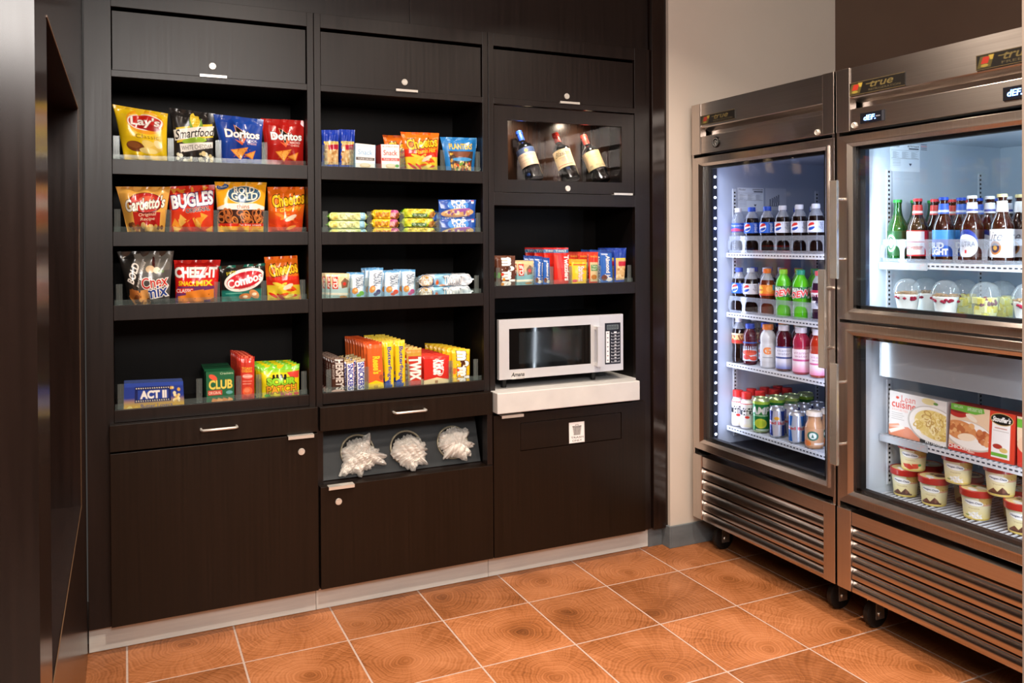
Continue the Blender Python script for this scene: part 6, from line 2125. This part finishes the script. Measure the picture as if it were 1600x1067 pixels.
MMP = [(0.85, 0.0), (0.97, 0.03), (1.0, 0.08), (0.96, 0.40), (0.92, 0.50), (1.0, 0.60), (0.98, 0.68), (0.80, 0.76), (0.62, 0.80), (0.60, 0.84)]
FRP = [(0.85, 0.0), (0.97, 0.03), (1.0, 0.12), (1.0, 0.55), (0.92, 0.64), (0.74, 0.74), (0.70, 0.86)]
fill(4, [(1142, 'protein shake with red cap', mb(WHITEB, 'd8302c', L_MM, 0.160, (0.06, 0.70), prof=MMP, level=0.93, capz=0.82, capr=0.80), 4, 0.078, 0.028),
         (1166, 'protein shake with red cap', mb(WHITEB, 'd8302c', L_MM, 0.160, (0.06, 0.70), prof=MMP, level=0.93, capz=0.82, capr=0.80), 4, 0.078, 0.028),
         (1188.5, 'green energy drink can with lime print', can(L_AMP, 0.150), 4, 0.085, 0.036),
         (1213.5, 'slim blue and silver can', can(L_RB, 0.128, top='c4c8d0'), 4, 0.075, 0.031),
         (1244, 'slim bright blue can', can(L_RB2, 0.128, top='c4c8d0'), 4, 0.075, 0.032),
         (1271.5, 'tan coffee drink with metal cap', mb(liq('coffee_milk', 'c09068', 0.15), 'e0d4c4', L_FR, 0.146, (0.08, 0.56), prof=FRP, level=0.90, capz=0.88, capr=0.86), 3, 0.080, 0.036)], 'drinks on the bottom shelf of the left cooler', 'bottom shelf')


def organizer(zs, ys, label, parent_x=XB0, h=0.074):
    """clear plastic fence with rounded windows in front of the drink lanes"""
    t = thing('lane_organizer', label, 'shelf organizer', (parent_x + 0.002, (ys[0] + ys[-1]) / 2, zs), 'clear lane organizers')
    m = MB()
    x0, x1 = parent_x + 0.0008, parent_x + 0.0022
    m.box(x0, x1, ys[-1], ys[0], zs + h * 0.74, zs + h)
    m.box(x0, x1, ys[-1], ys[0], zs + 0.0003, zs + h * 0.16)
    for y in ys:
        m.box(x0, x1, y - 0.009, y + 0.009, zs + h * 0.16, zs + h * 0.74)
    # rounded upper corners of the windows
    for a, b_ in zip(ys[:-1], ys[1:]):
        for yc, sg in ((a - 0.009, -1), (b_ + 0.009, 1)):
            rr = 0.022
            pts = [(yc, zs + h * 0.74)] + [(yc + sg * (rr - rr * math.sin(t_)), zs + h * 0.74 - (rr - rr * math.cos(t_))) for t_ in [k * PI / 2 / 5 for k in range(6)]][0:6]
            m.prism([(x0, 0)] * 0 + [(p_[0], p_[1]) for p_ in pts], 0, x0, x1)
    m.build('fence', M['lens'], t)
    return t


for sh, pxs in ((1, [1139, 1162, 1187, 1211, 1236, 1262, 1288]), (2, [1139, 1161, 1186, 1211, 1237.5, 1264, 1290])):
    organizer(SHZ[sh] - 0.0006, [min(at(p_, 380, 0, XB0)[1], 0.120) for p_ in pxs], f'clear lane organizer fence along the {shn[sh]} of the left cooler')

# ------------------------------------------------------------------ beer, parfaits, frozen food in the right cooler
BEER = [(0.80, 0.0), (0.97, 0.012), (1.0, 0.04), (1.0, 0.52), (0.96, 0.57), (0.80, 0.64), (0.56, 0.71), (0.44, 0.78), (0.38, 0.86), (0.37, 0.93), (0.41, 0.94), (0.41, 0.96), (0.36, 0.965)]
GRN = mat('green_bottle_glass', '1c5a20', 0.05, 0, 0.8, 0.35, 1.4)
BRN = mat('brown_bottle_glass', '33150c', 0.05, 0, 0.8, 0.15, 1.4)
L_HEI = ringart('1c4a20', lambda A: (A.ell(0.3, 0.5, 0.2, 0.42, '2c5c30'), A.ell(0.3, 0.5, 0.17, 0.34, 'b8ccb8', ring=0.25), A.ell(0.3, 0.5, 0.08, 0.2, 'a8bca8')), H=60)
L_BUD = ringart('c8242c', lambda A: (A.rect(0.0, 0.05, 0.72, 0.94, 'e8e0d8'), A.rect(0, 0.42, 0.72, 0.48, 'c8242c'), A.text('Budweiser', 0.06, 0.56, 0.66, 0.74, 'b8242c', bold=0.01, shear=0.2), A.rect(0.15, 0.14, 0.55, 0.34, 'd8c8bc'), A.rect(0, 0.94, 1, 1, 'c8242c')), H=60)
L_BL = ringart('2458b8', lambda A: (A.rect(0, 0, 1, 0.36, '4a94d8'), A.rect(0, 0.36, 0.40, 1, '2c68c8'), A.text('BUD', 0.08, 0.48, 0.5, 0.68, 'f4f6fa', bold=0.05), A.text('LIGHT', 0.08, 0.72, 0.62, 0.92, 'f4f6fa', bold=0.05)), H=60)
L_UL = ringart('3c1c14', lambda A: (A.ell(0.32, 0.5, 0.34, 0.50, '2c3c94'), A.ell(0.32, 0.6, 0.33, 0.42, 'eceaf0'), A.text('ULTRA', 0.08, 0.44, 0.58, 0.62, '6a6c84', bold=0.01), A.rect(0.29, 0.74, 0.35, 0.86, 'c8343c')), H=60)
L_ML = ringart('e9e6ea', lambda A: (A.text('Lite', 0.05, 0.08, 0.5, 0.42, '5a5a66', shear=0.3), A.ell(0.30, 0.66, 0.17, 0.24, 'b8743c'), A.ell(0.30, 0.66, 0.12, 0.17, '3c2c44'), A.ell(0.30, 0.66, 0.06, 0.08, 'd8a04c'), A.rect(0.55, 0.2, 0.95, 0.24, 'b8b4bc')), H=60)
NECK = {'r': ('c8342c', 'e0dcd8'), 'b': ('2c5cc0', 'c8d4e8'), 'w': ('e8e6ea', '3c4ca0'), 'g': ('1c7a30', '1c7a30'), 'y': ('e8e6e0', 'c8a84c')}


def beer(glass, cap, art, neck):
    def f(x, y, z, R, lb):
        h = 0.222
        t = bottle(x, y, z, R, h, glass, cap, art, (0.10, 0.50), lb, None, name='beer_bottle', prof=BEER, level=0.97, capr=0.43, capz=0.955, face=FACE - 0.20)
        if neck:
            A = Art(40, 20, neck[0])
            A.rect(0, 0.62, 1, 0.82, neck[1])
            label_ring('neck_label', A, 0.44 * R, 0.745 * h, 0.90 * h, (x, y, z), t, FACE_L, 2 * PI, M['paper'], r1=0.50 * R)
        return t
    return f


z = 1.3077
xb = XB0 + 0.008 + 0.036
BS = [(1393, 'green beer bottle', beer(GRN, '2c9a3c', L_HEI, None), 0.0), (1434, 'brown beer bottle with red and white label', beer(BRN, 'c8343c', L_BUD, ('c23a34', 'e6e0dc')), 0),
      (1474.5, 'brown beer bottle with blue label', beer(BRN, '2c50c0', L_BL, ('3464c8', 'd4dcec')), 0), (1519, 'brown beer bottle with oval white label', beer(BRN, 'e4e2e8', L_UL, ('e8e6ec', '3c4ca8')), 0),
      (1566, 'brown beer bottle with white label', beer(BRN, 'd8c890', L_ML, ('ecebea', 'ecebea')), 0), (1618, 'brown beer bottle with white label', beer(BRN, 'd8c890', L_ML, ('ecebea', 'ecebea')), 0)]
for i, (px, desc, f, _) in enumerate(BS):
    y = min(at(px, 360, 0, xb)[1], -0.7145 - 0.036)
    nm = ['first', 'second', 'third', 'fourth', 'fifth', 'sixth'][i]
    o = f(xb, y, z, 0.0345, f'{desc}, front of the {nm} lane, right cooler')
    o['group'] = 'beer bottles in the right cooler'
    for k in range(1, 4):
        dup(o, (0.088 * k, 0, 0), f'{desc}, {ORD[k]} back in the {nm} lane, right cooler', 'beer bottles in the right cooler')
organizer(1.3077, [-0.722] + [at(p_, 360, 0, XB0)[1] for p_ in (1409, 1450, 1492, 1538)] + [-1.40], 'clear lane organizer fence in front of the beer bottles', h=0.080)

M['cupclear'] = glass_mat('clear_cup', (0.95, 0.97, 0.97), 1.3, 0.03, 1.45, 0.10, (0.8, 0.85, 0.88))


def parfait(px, xoff, kind, label):
    R, h = 0.0415, 0.078
    zf = 1.1287
    x = XF + 0.085 + R + xoff
    y = at(px, 470, 0, x)[1]
    t = thing('parfait_cup', label, 'dessert cup', (x, y, zf), 'clear dessert cups behind the upper glass door')
    cup = [(0.72, 0.0), (0.74, 0.02), (0.98, h * 0.98), (1.08, h), (1.08, h + 0.002), (0.99, h + 0.002)]
    smooth_sharp(MB().lathe([(R * r, q_) for r, q_ in [(0.70, 0.0), (0.72, 0.003), (0.99, h), (1.08, h + 0.001), (1.08, h + 0.003)]], 28, (x, y, zf), cap=False).build('cup', M['cupclear'], t), 60)
    rg = random.Random(int(px))
    dome = [(R * 1.09, h + 0.0035), (R * 1.06, h + 0.006), (R * 1.0, h + 0.016), (R * 0.86, h + 0.030), (R * 0.60, h + 0.041), (R * 0.30, h + 0.046), (0.0008, h + 0.047)]
    smooth_sharp(MB().lathe(dome, 28, (x, y, zf), cap=False).build('dome_lid', M['cupclear'], t), 60)
    if kind == 'yogurt':
        MB().lathe([(R * 0.68, 0.002), (R * 0.94, h * 0.86), (R * 0.90, h * 0.90)], 28, (x, y, zf)).build('yogurt', mat('yogurt', 'eeeae4', 0.4), t)
        m = MB()
        for k in range(16):
            a = rg.uniform(0, 2 * PI)
            m.lathe([(0.002, 0), (0.007, 0.003), (0.007, 0.007), (0.002, 0.010)], 8, (x + R * 0.86 * math.cos(a), y + R * 0.86 * math.sin(a), zf + h * rg.uniform(0.62, 0.72)))
        tag(m.build('berries', mat('berry', '8c1c34', 0.3), t), kind='stuff')
        m = MB()
        for k in range(90):
            a, r_ = rg.uniform(0, 2 * PI), R * 0.9 * math.sqrt(rg.random())
            c_ = (x + r_ * math.cos(a), y + r_ * math.sin(a), zf + h * 0.90 + rg.uniform(0, 0.008))
            s_ = rg.uniform(0.002, 0.0045)
            m.box(c_[0] - s_, c_[0] + s_, c_[1] - s_ * 0.7, c_[1] + s_ * 0.7, c_[2] - s_ * 0.5, c_[2] + s_ * 0.5)
        tag(m.build('granola', mat('granola', 'a88458', 0.6), t), kind='stuff')
    else:
        for nm, n_, cols, sz in (('melon_chunks', 26, 'd8d48c', 0.0105), ('pineapple_chunks', 24, 'd8c838', 0.010), ('grapes', 12, '6c1c2c', 0.0085)):
            m = MB()
            for k in range(n_):
                zz = rg.uniform(0.012, h * 0.85) if nm != 'grapes' else rg.uniform(h * 0.55, h * 0.9)
                rm = R * (0.70 + 0.26 * zz / h) - sz * 1.25
                a, r_ = rg.uniform(0, 2 * PI), rm * (0.55 + 0.45 * rg.random())
                c_ = (x + r_ * math.cos(a), y + r_ * math.sin(a), zf + zz)
                if nm == 'grapes':
                    m.lathe([(sz * 0.4, -sz), (sz * 0.9, -sz * 0.5), (sz, 0), (sz * 0.9, sz * 0.5), (sz * 0.4, sz)], 10, c_)
                else:
                    m.box(c_[0] - sz, c_[0] + sz, c_[1] - sz, c_[1] + sz, max(c_[2] - sz, zf + 0.003), c_[2] + sz, 0.002)
            tag(m.build(nm, mat(nm, cols, 0.3, coat=0.4), t), kind='stuff')
    return t


parfait(1417.5, 0.0, 'yogurt', 'yogurt parfait cup with granola, front row far left')
parfait(1477.5, 0.0, 'yogurt', 'yogurt parfait cup with granola, beside the fruit cup')
parfait(1539.5, 0.0, 'fruit', 'clear cup of melon, pineapple and grapes, front row')
parfait(1606, 0.0, 'yogurt', 'yogurt parfait cup with red berries at the right frame edge')
parfait(1447, 0.105, 'yogurt', 'yogurt parfait cup behind and between the two front parfaits')
parfait(1507, 0.105, 'fruit', 'clear fruit cup in the second row behind the parfait')
parfait(1566, 0.105, 'fruit', 'clear fruit cup in the second row behind the fruit cup')

# frozen dinners standing on the freezer shelf
xd = XB0 + 0.012


def xquad(pts, x):
    return [at(px, py, 0, x) for px, py in pts]


A = Art(150, 104, 'd9d5d2')
A.grad(0.0, 1.0, 'e2ddd8').text('Lean', 0.22, 0.06, 0.47, 0.20, 'd0442c', bold=0.0).text('cuisine', 0.05, 0.20, 0.48, 0.35, 'd0442c', bold=0.02).ell(0.15, 0.13, 0.03, 0.03, 'd0442c')
A.text('FAVORITES', 0.06, 0.38, 0.34, 0.43, 'd88470')
for k in range(4):
    A.rect(0.05, 0.47 + k * 0.045, 0.05 + 0.2 + 0.03 * (k % 2), 0.48 + k * 0.045, '9a9896')
A.poly([(0, 0.82), (0.35, 0.74), (0.58, 0.9), (0.6, 1), (0, 1)], 'd88460').poly([(0.0, 0.76), (0.18, 0.70), (0.2, 0.74), (0.0, 0.82)], 'e0a080').poly([(0.0, 0.88), (0.26, 0.74), (0.3, 0.78), (0.04, 0.95)], 'f0e0d4')
A.ell(0.80, 0.60, 0.46, 0.42, 'b8b2aa', 8).ell(0.80, 0.59, 0.43, 0.39, 'ece8e2', 8).ell(0.82, 0.57, 0.36, 0.31, 'e0c878', 8)
rg = random.Random(2)
for k in range(60):
    a, r_ = rg.uniform(0, 6.28), math.sqrt(rg.random())
    A.ell(0.82 + 0.32 * r_ * math.cos(a), 0.57 + 0.27 * r_ * math.sin(a), rg.uniform(0.04, 0.09), rg.uniform(0.03, 0.06), ['e8d494', 'cfae58', 'f2e4b0', 'b8924c'][k % 4], rg.uniform(0, 180), ring=0.35)
A.ell(0.7, 0.08, 0.12, 0.07, 'd8c890').ell(0.82, 0.10, 0.04, 0.03, '5c8a3c').poly([(0.56, 0.92), (1, 0.98), (1, 1), (0.56, 1)], '2c2826')
A.text('FETTUCCINI', 0.66, 0.93, 0.97, 0.985, 'f2efec', bold=0.03)
carton('frozen_dinner_box', xquad([(1390.4, 609.4), (1479, 628.4), (1478, 694), (1388.7, 671.5)], xd), A, (0.055, 0, 0), 'c8c4c0', 0.6905, None, 'white frozen dinner box picturing creamy noodles', 'frozen dinner', 'frozen dinner boxes', 'cfcac6')


def a_stouf(A):
    A.rect(0, 0, 1, 1, 'c9382a').rect(0, 0, 0.62, 0.86, 'e2c4a4').ell(0.13, 0.16, 0.16, 0.12, 'b02c24').ell(0.13, 0.13, 0.13, 0.06, '7c1c18').ell(0.34, 0.24, 0.10, 0.05, 'e8dcc8', 25)
    A.ell(0.32, 0.62, 0.40, 0.30, 'c8bcb0', 6).ell(0.32, 0.61, 0.38, 0.275, 'f0ece6', 6)
    A.ell(0.18, 0.54, 0.26, 0.20, 'd08a54', 5).ell(0.14, 0.52, 0.18, 0.12, 'b8703c').speck(0.0, 0.40, 0.36, 0.68, ['d8945c', 'b86a3c', 'e0ac74'], 26, 0.02, 0.05, 7).ell(0.28, 0.66, 0.14, 0.08, 'f2dcc0', -8).speck(0.42, 0.5, 0.62, 0.72, ['c87c4c', 'dc9c68', 'b05c34'], 14, 0.03, 0.05, 3)
    A.poly([(0.0, 0.0), (0.52, 0.0), (0.54, 0.10), (0.4, 0.16), (0.0, 0.13)], '6cae3c').text('NEW LOOK', 0.05, 0.03, 0.2, 0.08, 'dcecc8').text('SAME GREAT TASTE', 0.27, 0.03, 0.5, 0.10, 'e6f2d8')
    A.rect(0.62, 0, 1, 1, 'cf4028').rect(0.66, 0.2, 0.93, 0.93, 'ebe7e4').ell(0.80, 0.15, 0.17, 0.125, 'c8a868').ell(0.80, 0.15, 0.16, 0.11, '17150f').text("Stouffer's", 0.67, 0.10, 0.93, 0.20, 'f6f4ee', bold=0.03, shear=0.2)
    A.rect(0.70, 0.32, 0.88, 0.34, 'c07868').rect(0.68, 0.38, 0.91, 0.39, '9a8c88').ell(0.75, 0.70, 0.07, 0.05, 'a83428').ell(0.84, 0.76, 0.06, 0.05, 'd8b870').rect(0.66, 0.83, 0.90, 0.90, '6cae3c').text('CHICKEN', 0.0, 0.87, 0.34, 0.94, 'f2e8e0', bold=0.03)
    A.ell(0.36, 0.95, 0.06, 0.02, 'e8b0a0')


A = Art(165, 120, 'c9382a')
a_stouf(A)
o = carton('frozen_dinner_box', xquad([(1486.5, 629.2), (1587, 648.7), (1584.5, 722.7), (1481.8, 696.0)], xd), A, (0.055, 0, 0), 'a82c20', 0.6905, None, 'red frozen dinner box picturing gravy-topped chicken on a plate', 'frozen dinner', 'frozen dinner boxes', 'b03024')
yw = at(1584.5, 722.7, 0, xd)[1] - 0.010
zt_ = at(1587, 648.7, 0, xd)[2] - 0.002
B = Art(50, 110, 'c9382a')
B.rect(0, 0, 1, 0.5, 'e2c4a4').rect(0, 0.05, 1, 0.22, '6cae3c').ell(0.8, 0.55, 0.8, 0.25, 'e0b898').rect(0, 0.76, 1, 1, 'c9382a').ell(0.5, 0.88, 0.3, 0.05, 'e8b0a0')
carton('frozen_dinner_box', [(xd, yw, zt_), (xd, yw - 0.10, zt_), (xd, yw - 0.10, 0.6905), (xd, yw, 0.6905)], B, (0.055, 0, 0), 'a82c20', None, None, 'narrow red frozen dinner box cut off at the right frame edge', 'frozen dinner', 'frozen dinner boxes')

# ice cream cups


def a_cup(fl):
    def f(A):
        A.grad(0.0, 0.5, 'e6dcb4').grad(0.5, 1.0, 'e6d488')
        A.rect(0.52, 0.0, 1.0, 0.40, 'c8a25c').speck(0.54, 0.0, 1.0, 0.40, ['dcb870', 'b8863c', 'e8cf90'], 26, 0.012, 0.022, 5)
        A.rect(0.50, 0.40, 1, 0.46, 'd8a088').ell(0.40, 0.36, 0.23, 0.13, 'c8b890', 6).ell(0.40, 0.36, 0.22, 0.12, 'f4f2ee', 6)
        A.text('Haagen-Dazs', 0.21, 0.32, 0.59, 0.41, '24305c', bold=0.03, rot=4).text('Vanilla', 0.28, 0.54, 0.54, 0.60, 'a88c60')
        if fl == 'choc':
            A.poly([(0.14, 0.88), (0.30, 0.72), (0.42, 0.90)], '6a4030').poly([(0.34, 0.92), (0.50, 0.66), (0.66, 0.92)], '57342a').poly([(0.5, 0.92), (0.5, 0.66), (0.60, 0.80)], '7c5240').rect(0.12, 0.88, 0.68, 0.94, '4c2c24')
        elif fl == 'straw':
            A.poly([(0.2, 0.75), (0.4, 0.72), (0.55, 0.9), (0.4, 0.96), (0.24, 0.88)], 'c8402c').poly([(0.45, 0.72), (0.66, 0.70), (0.62, 0.9), (0.5, 0.92)], 'd85034').ell(0.66, 0.76, 0.05, 0.05, '4c9a4c')
        else:
            for x, y_ in ((0.34, 0.82), (0.46, 0.78), (0.54, 0.88), (0.42, 0.90)):
                A.ell(x, y_, 0.08, 0.05, 'f6f4f0', 30).ell(x, y_, 0.08, 0.04, 'e6e4dc', -50)
            A.ell(0.24, 0.86, 0.06, 0.03, '8a9a5c')
        A.rect(0, 0.96, 1, 1, 'd8bc50')
    return f


CUPA = {}


def icecup(px, pyb, zb, xoff, fl, label):
    R, h = 0.0495, 0.088
    x = XB0 + 0.012 + R + xoff
    y = min(at(px, pyb, 0, x)[1], -0.7145 - R * 1.04)
    t = thing('ice_cream_cup', label, 'ice cream', (x, y, zb), 'ice cream cups in the freezer')
    if fl not in CUPA:
        CUPA[fl] = ringart('e6dcb4', a_cup(fl), 2, 260, 80)
    smooth_sharp(MB().lathe([(R * 0.74, 0.0), (R * 0.76, 0.002), (R * 0.93, h)], 32, (x, y, zb)).build('cup', mat('cup_card', 'e0d090', 0.4), t), 40)
    label_ring('wrap', CUPA[fl], R * 0.932, 0.003, h, (x, y, zb), t, FACE - 0.12, 2 * PI, M['paper'], r1=R * 0.772)
    smooth_sharp(MB().lathe([(R * 0.97, h - 0.012), (R * 1.01, h - 0.012), (R * 1.03, h + 0.008), (R * 1.0, h + 0.0095), (R * 0.93, h + 0.0095), (R * 0.92, h + 0.007), (R * 0.2, h + 0.007)], 36, (x, y, zb)).build('lid', mat('red_lid', 'a8241c', 0.35, coat=0.3), t), 40)
    A = Art(48, 48, 'e6cc90')
    A.ell(0.3, 0.5, 0.22, 0.12, 'f4f2ee', 60).ell(0.7, 0.4, 0.2, 0.2, {'choc': '5c3428', 'straw': 'c84a34', 'van': 'efe8d0'}[fl]).ell(0.66, 0.7, 0.1, 0.08, {'choc': '4a2820', 'straw': '5c9a4c', 'van': '4c7a3c'}[fl])
    n = 36
    P, Cc, F = [(x, y, zb + h + 0.0074)], [A.a[24, 24]], []
    for ri in range(1, 9):
        for k in range(n):
            a = 2 * PI * k / n
            rr = R * 0.915 * ri / 8
            P.append((x + rr * math.cos(a), y + rr * math.sin(a), zb + h + 0.0074))
            Cc.append(A.a[min(47, int(24 + 23 * ri / 8 * math.sin(a))), min(47, int(24 + 23 * ri / 8 * math.cos(a)))])
            if ri == 1:
                F.append([0, 1 + k, 1 + (k + 1) % n])
            else:
                b0, b1 = 1 + (ri - 2) * n, 1 + (ri - 1) * n
                F.append([b0 + k, b1 + k, b1 + (k + 1) % n, b0 + (k + 1) % n])
    mk('lid_print', P, F, M['paper'], t, None, False, np.array(Cc))
    return t


zi = 0.4749
zu = zi + 0.088 + 0.0100
icecup(1394, 775, zi, 0.0, 'choc', 'ice cream cup with chocolate print, lower row far left')
icecup(1459.5, 796, zi, 0.0, 'choc', 'ice cream cup with chocolate print, lower row, second from left')
icecup(1526, 817, zi, 0.0, 'van', 'ice cream cup with vanilla flower, lower row')
icecup(1597, 838, zi, 0.0, 'choc', 'ice cream cup at the right frame edge, lower row')
icecup(1427, 742, zu, 0.004, 'straw', 'ice cream cup with strawberry print, stacked on the lower row')
icecup(1497, 761, zu, 0.004, 'van', 'ice cream cup with vanilla flower, stacked on the lower row')
icecup(1564, 782, zu, 0.004, 'choc', 'ice cream cup with chocolate print, stacked on the lower row')
for px, fl, nm in ((1440, 'van', 'first'), (1512, 'choc', 'second'), (1590, 'van', 'third')):
    icecup(px, 770, zi, 0.118, fl, f'ice cream cup in the back row of the freezer floor, {nm} from left')

# price tag strips clipped on the shelf fronts
for z_, y_, w_, lb in ((1.3085, -0.700, 0.20, 'clear price tag strip clipped on the beer shelf'), (0.6905, -0.700, 0.20, 'clear price tag strip clipped on the frozen dinner shelf')):
    A = Art(90, 16, '8c9096')
    A.rect(0.02, 0.1, 0.98, 0.9, 'a4a8ae').speck(0.05, 0.2, 0.95, 0.8, ['a8acb2', 'b8a0a0'], 20, 0.01, 0.02, 2)
    q = [(XB0 - 0.0075, y_ - 0.012, z_ - 0.001), (XB0 - 0.0075, y_ - 0.012 - w_, z_ - 0.001), (XB0 - 0.0075, y_ - 0.012 - w_, z_ - 0.027), (XB0 - 0.0075, y_ - 0.012, z_ - 0.027)]
    o = carton('price_strip', q, A, (0.0015, 0, 0), 'c4c8cc', None, M['sheet'], lb, 'price tag', 'price strips')

# small flag sticker beside the data sheet, and the second sheet in the left cooler
A = Art(20, 20, 'dfe4ec')
for k in range(4):
    A.rect(0, 0.06 + k * 0.25, 1, 0.18 + k * 0.25, ['26304c', 'b83040', '26304c', '4a5068'][k])
x0, x1 = at(1438.5, 230, 1, -0.7085)[0], at(1448, 230, 1, -0.7085)[0]
z1, z0 = at(1440, 225, 1, -0.7085)[2], at(1440, 235, 1, -0.7085)[2]
carton('flag_sticker', [(x0, -0.7093, z1), (x1, -0.7093, z1), (x1, -0.7093, z0), (x0, -0.7093, z0)], A, (0, 0.0006, 0), 'dfe4ec', parent=F2, mate=M['sheet'])
A = Art(60, 60, 'c8cdd8')
for k in range(5):
    A.rect(0.2 + 0.1 * k, 0.5 - 0.05 * k, 0.26 + 0.1 * k, 0.8, '6a7080')
A.rect(0.15, 0.8, 0.85, 0.83, '6a7080').poly([(0.3, 0.5), (0.6, 0.4), (0.7, 0.6), (0.4, 0.7)], '8a90a0')
x0, x1 = at(1196, 310, 1, 0.130)[0], at(1228, 310, 1, 0.130)[0]
z1, z0 = at(1200, 294, 1, 0.130)[2], at(1200, 328, 1, 0.130)[2]
carton('loading_sheet', [(x0, 0.1292, z1), (x1, 0.1292, z1), (x1, 0.1292, z0), (x0, 0.1292, z0)], A, (0, 0.0006, 0), 'c8cdd8', parent=F1, mate=M['sheet'])
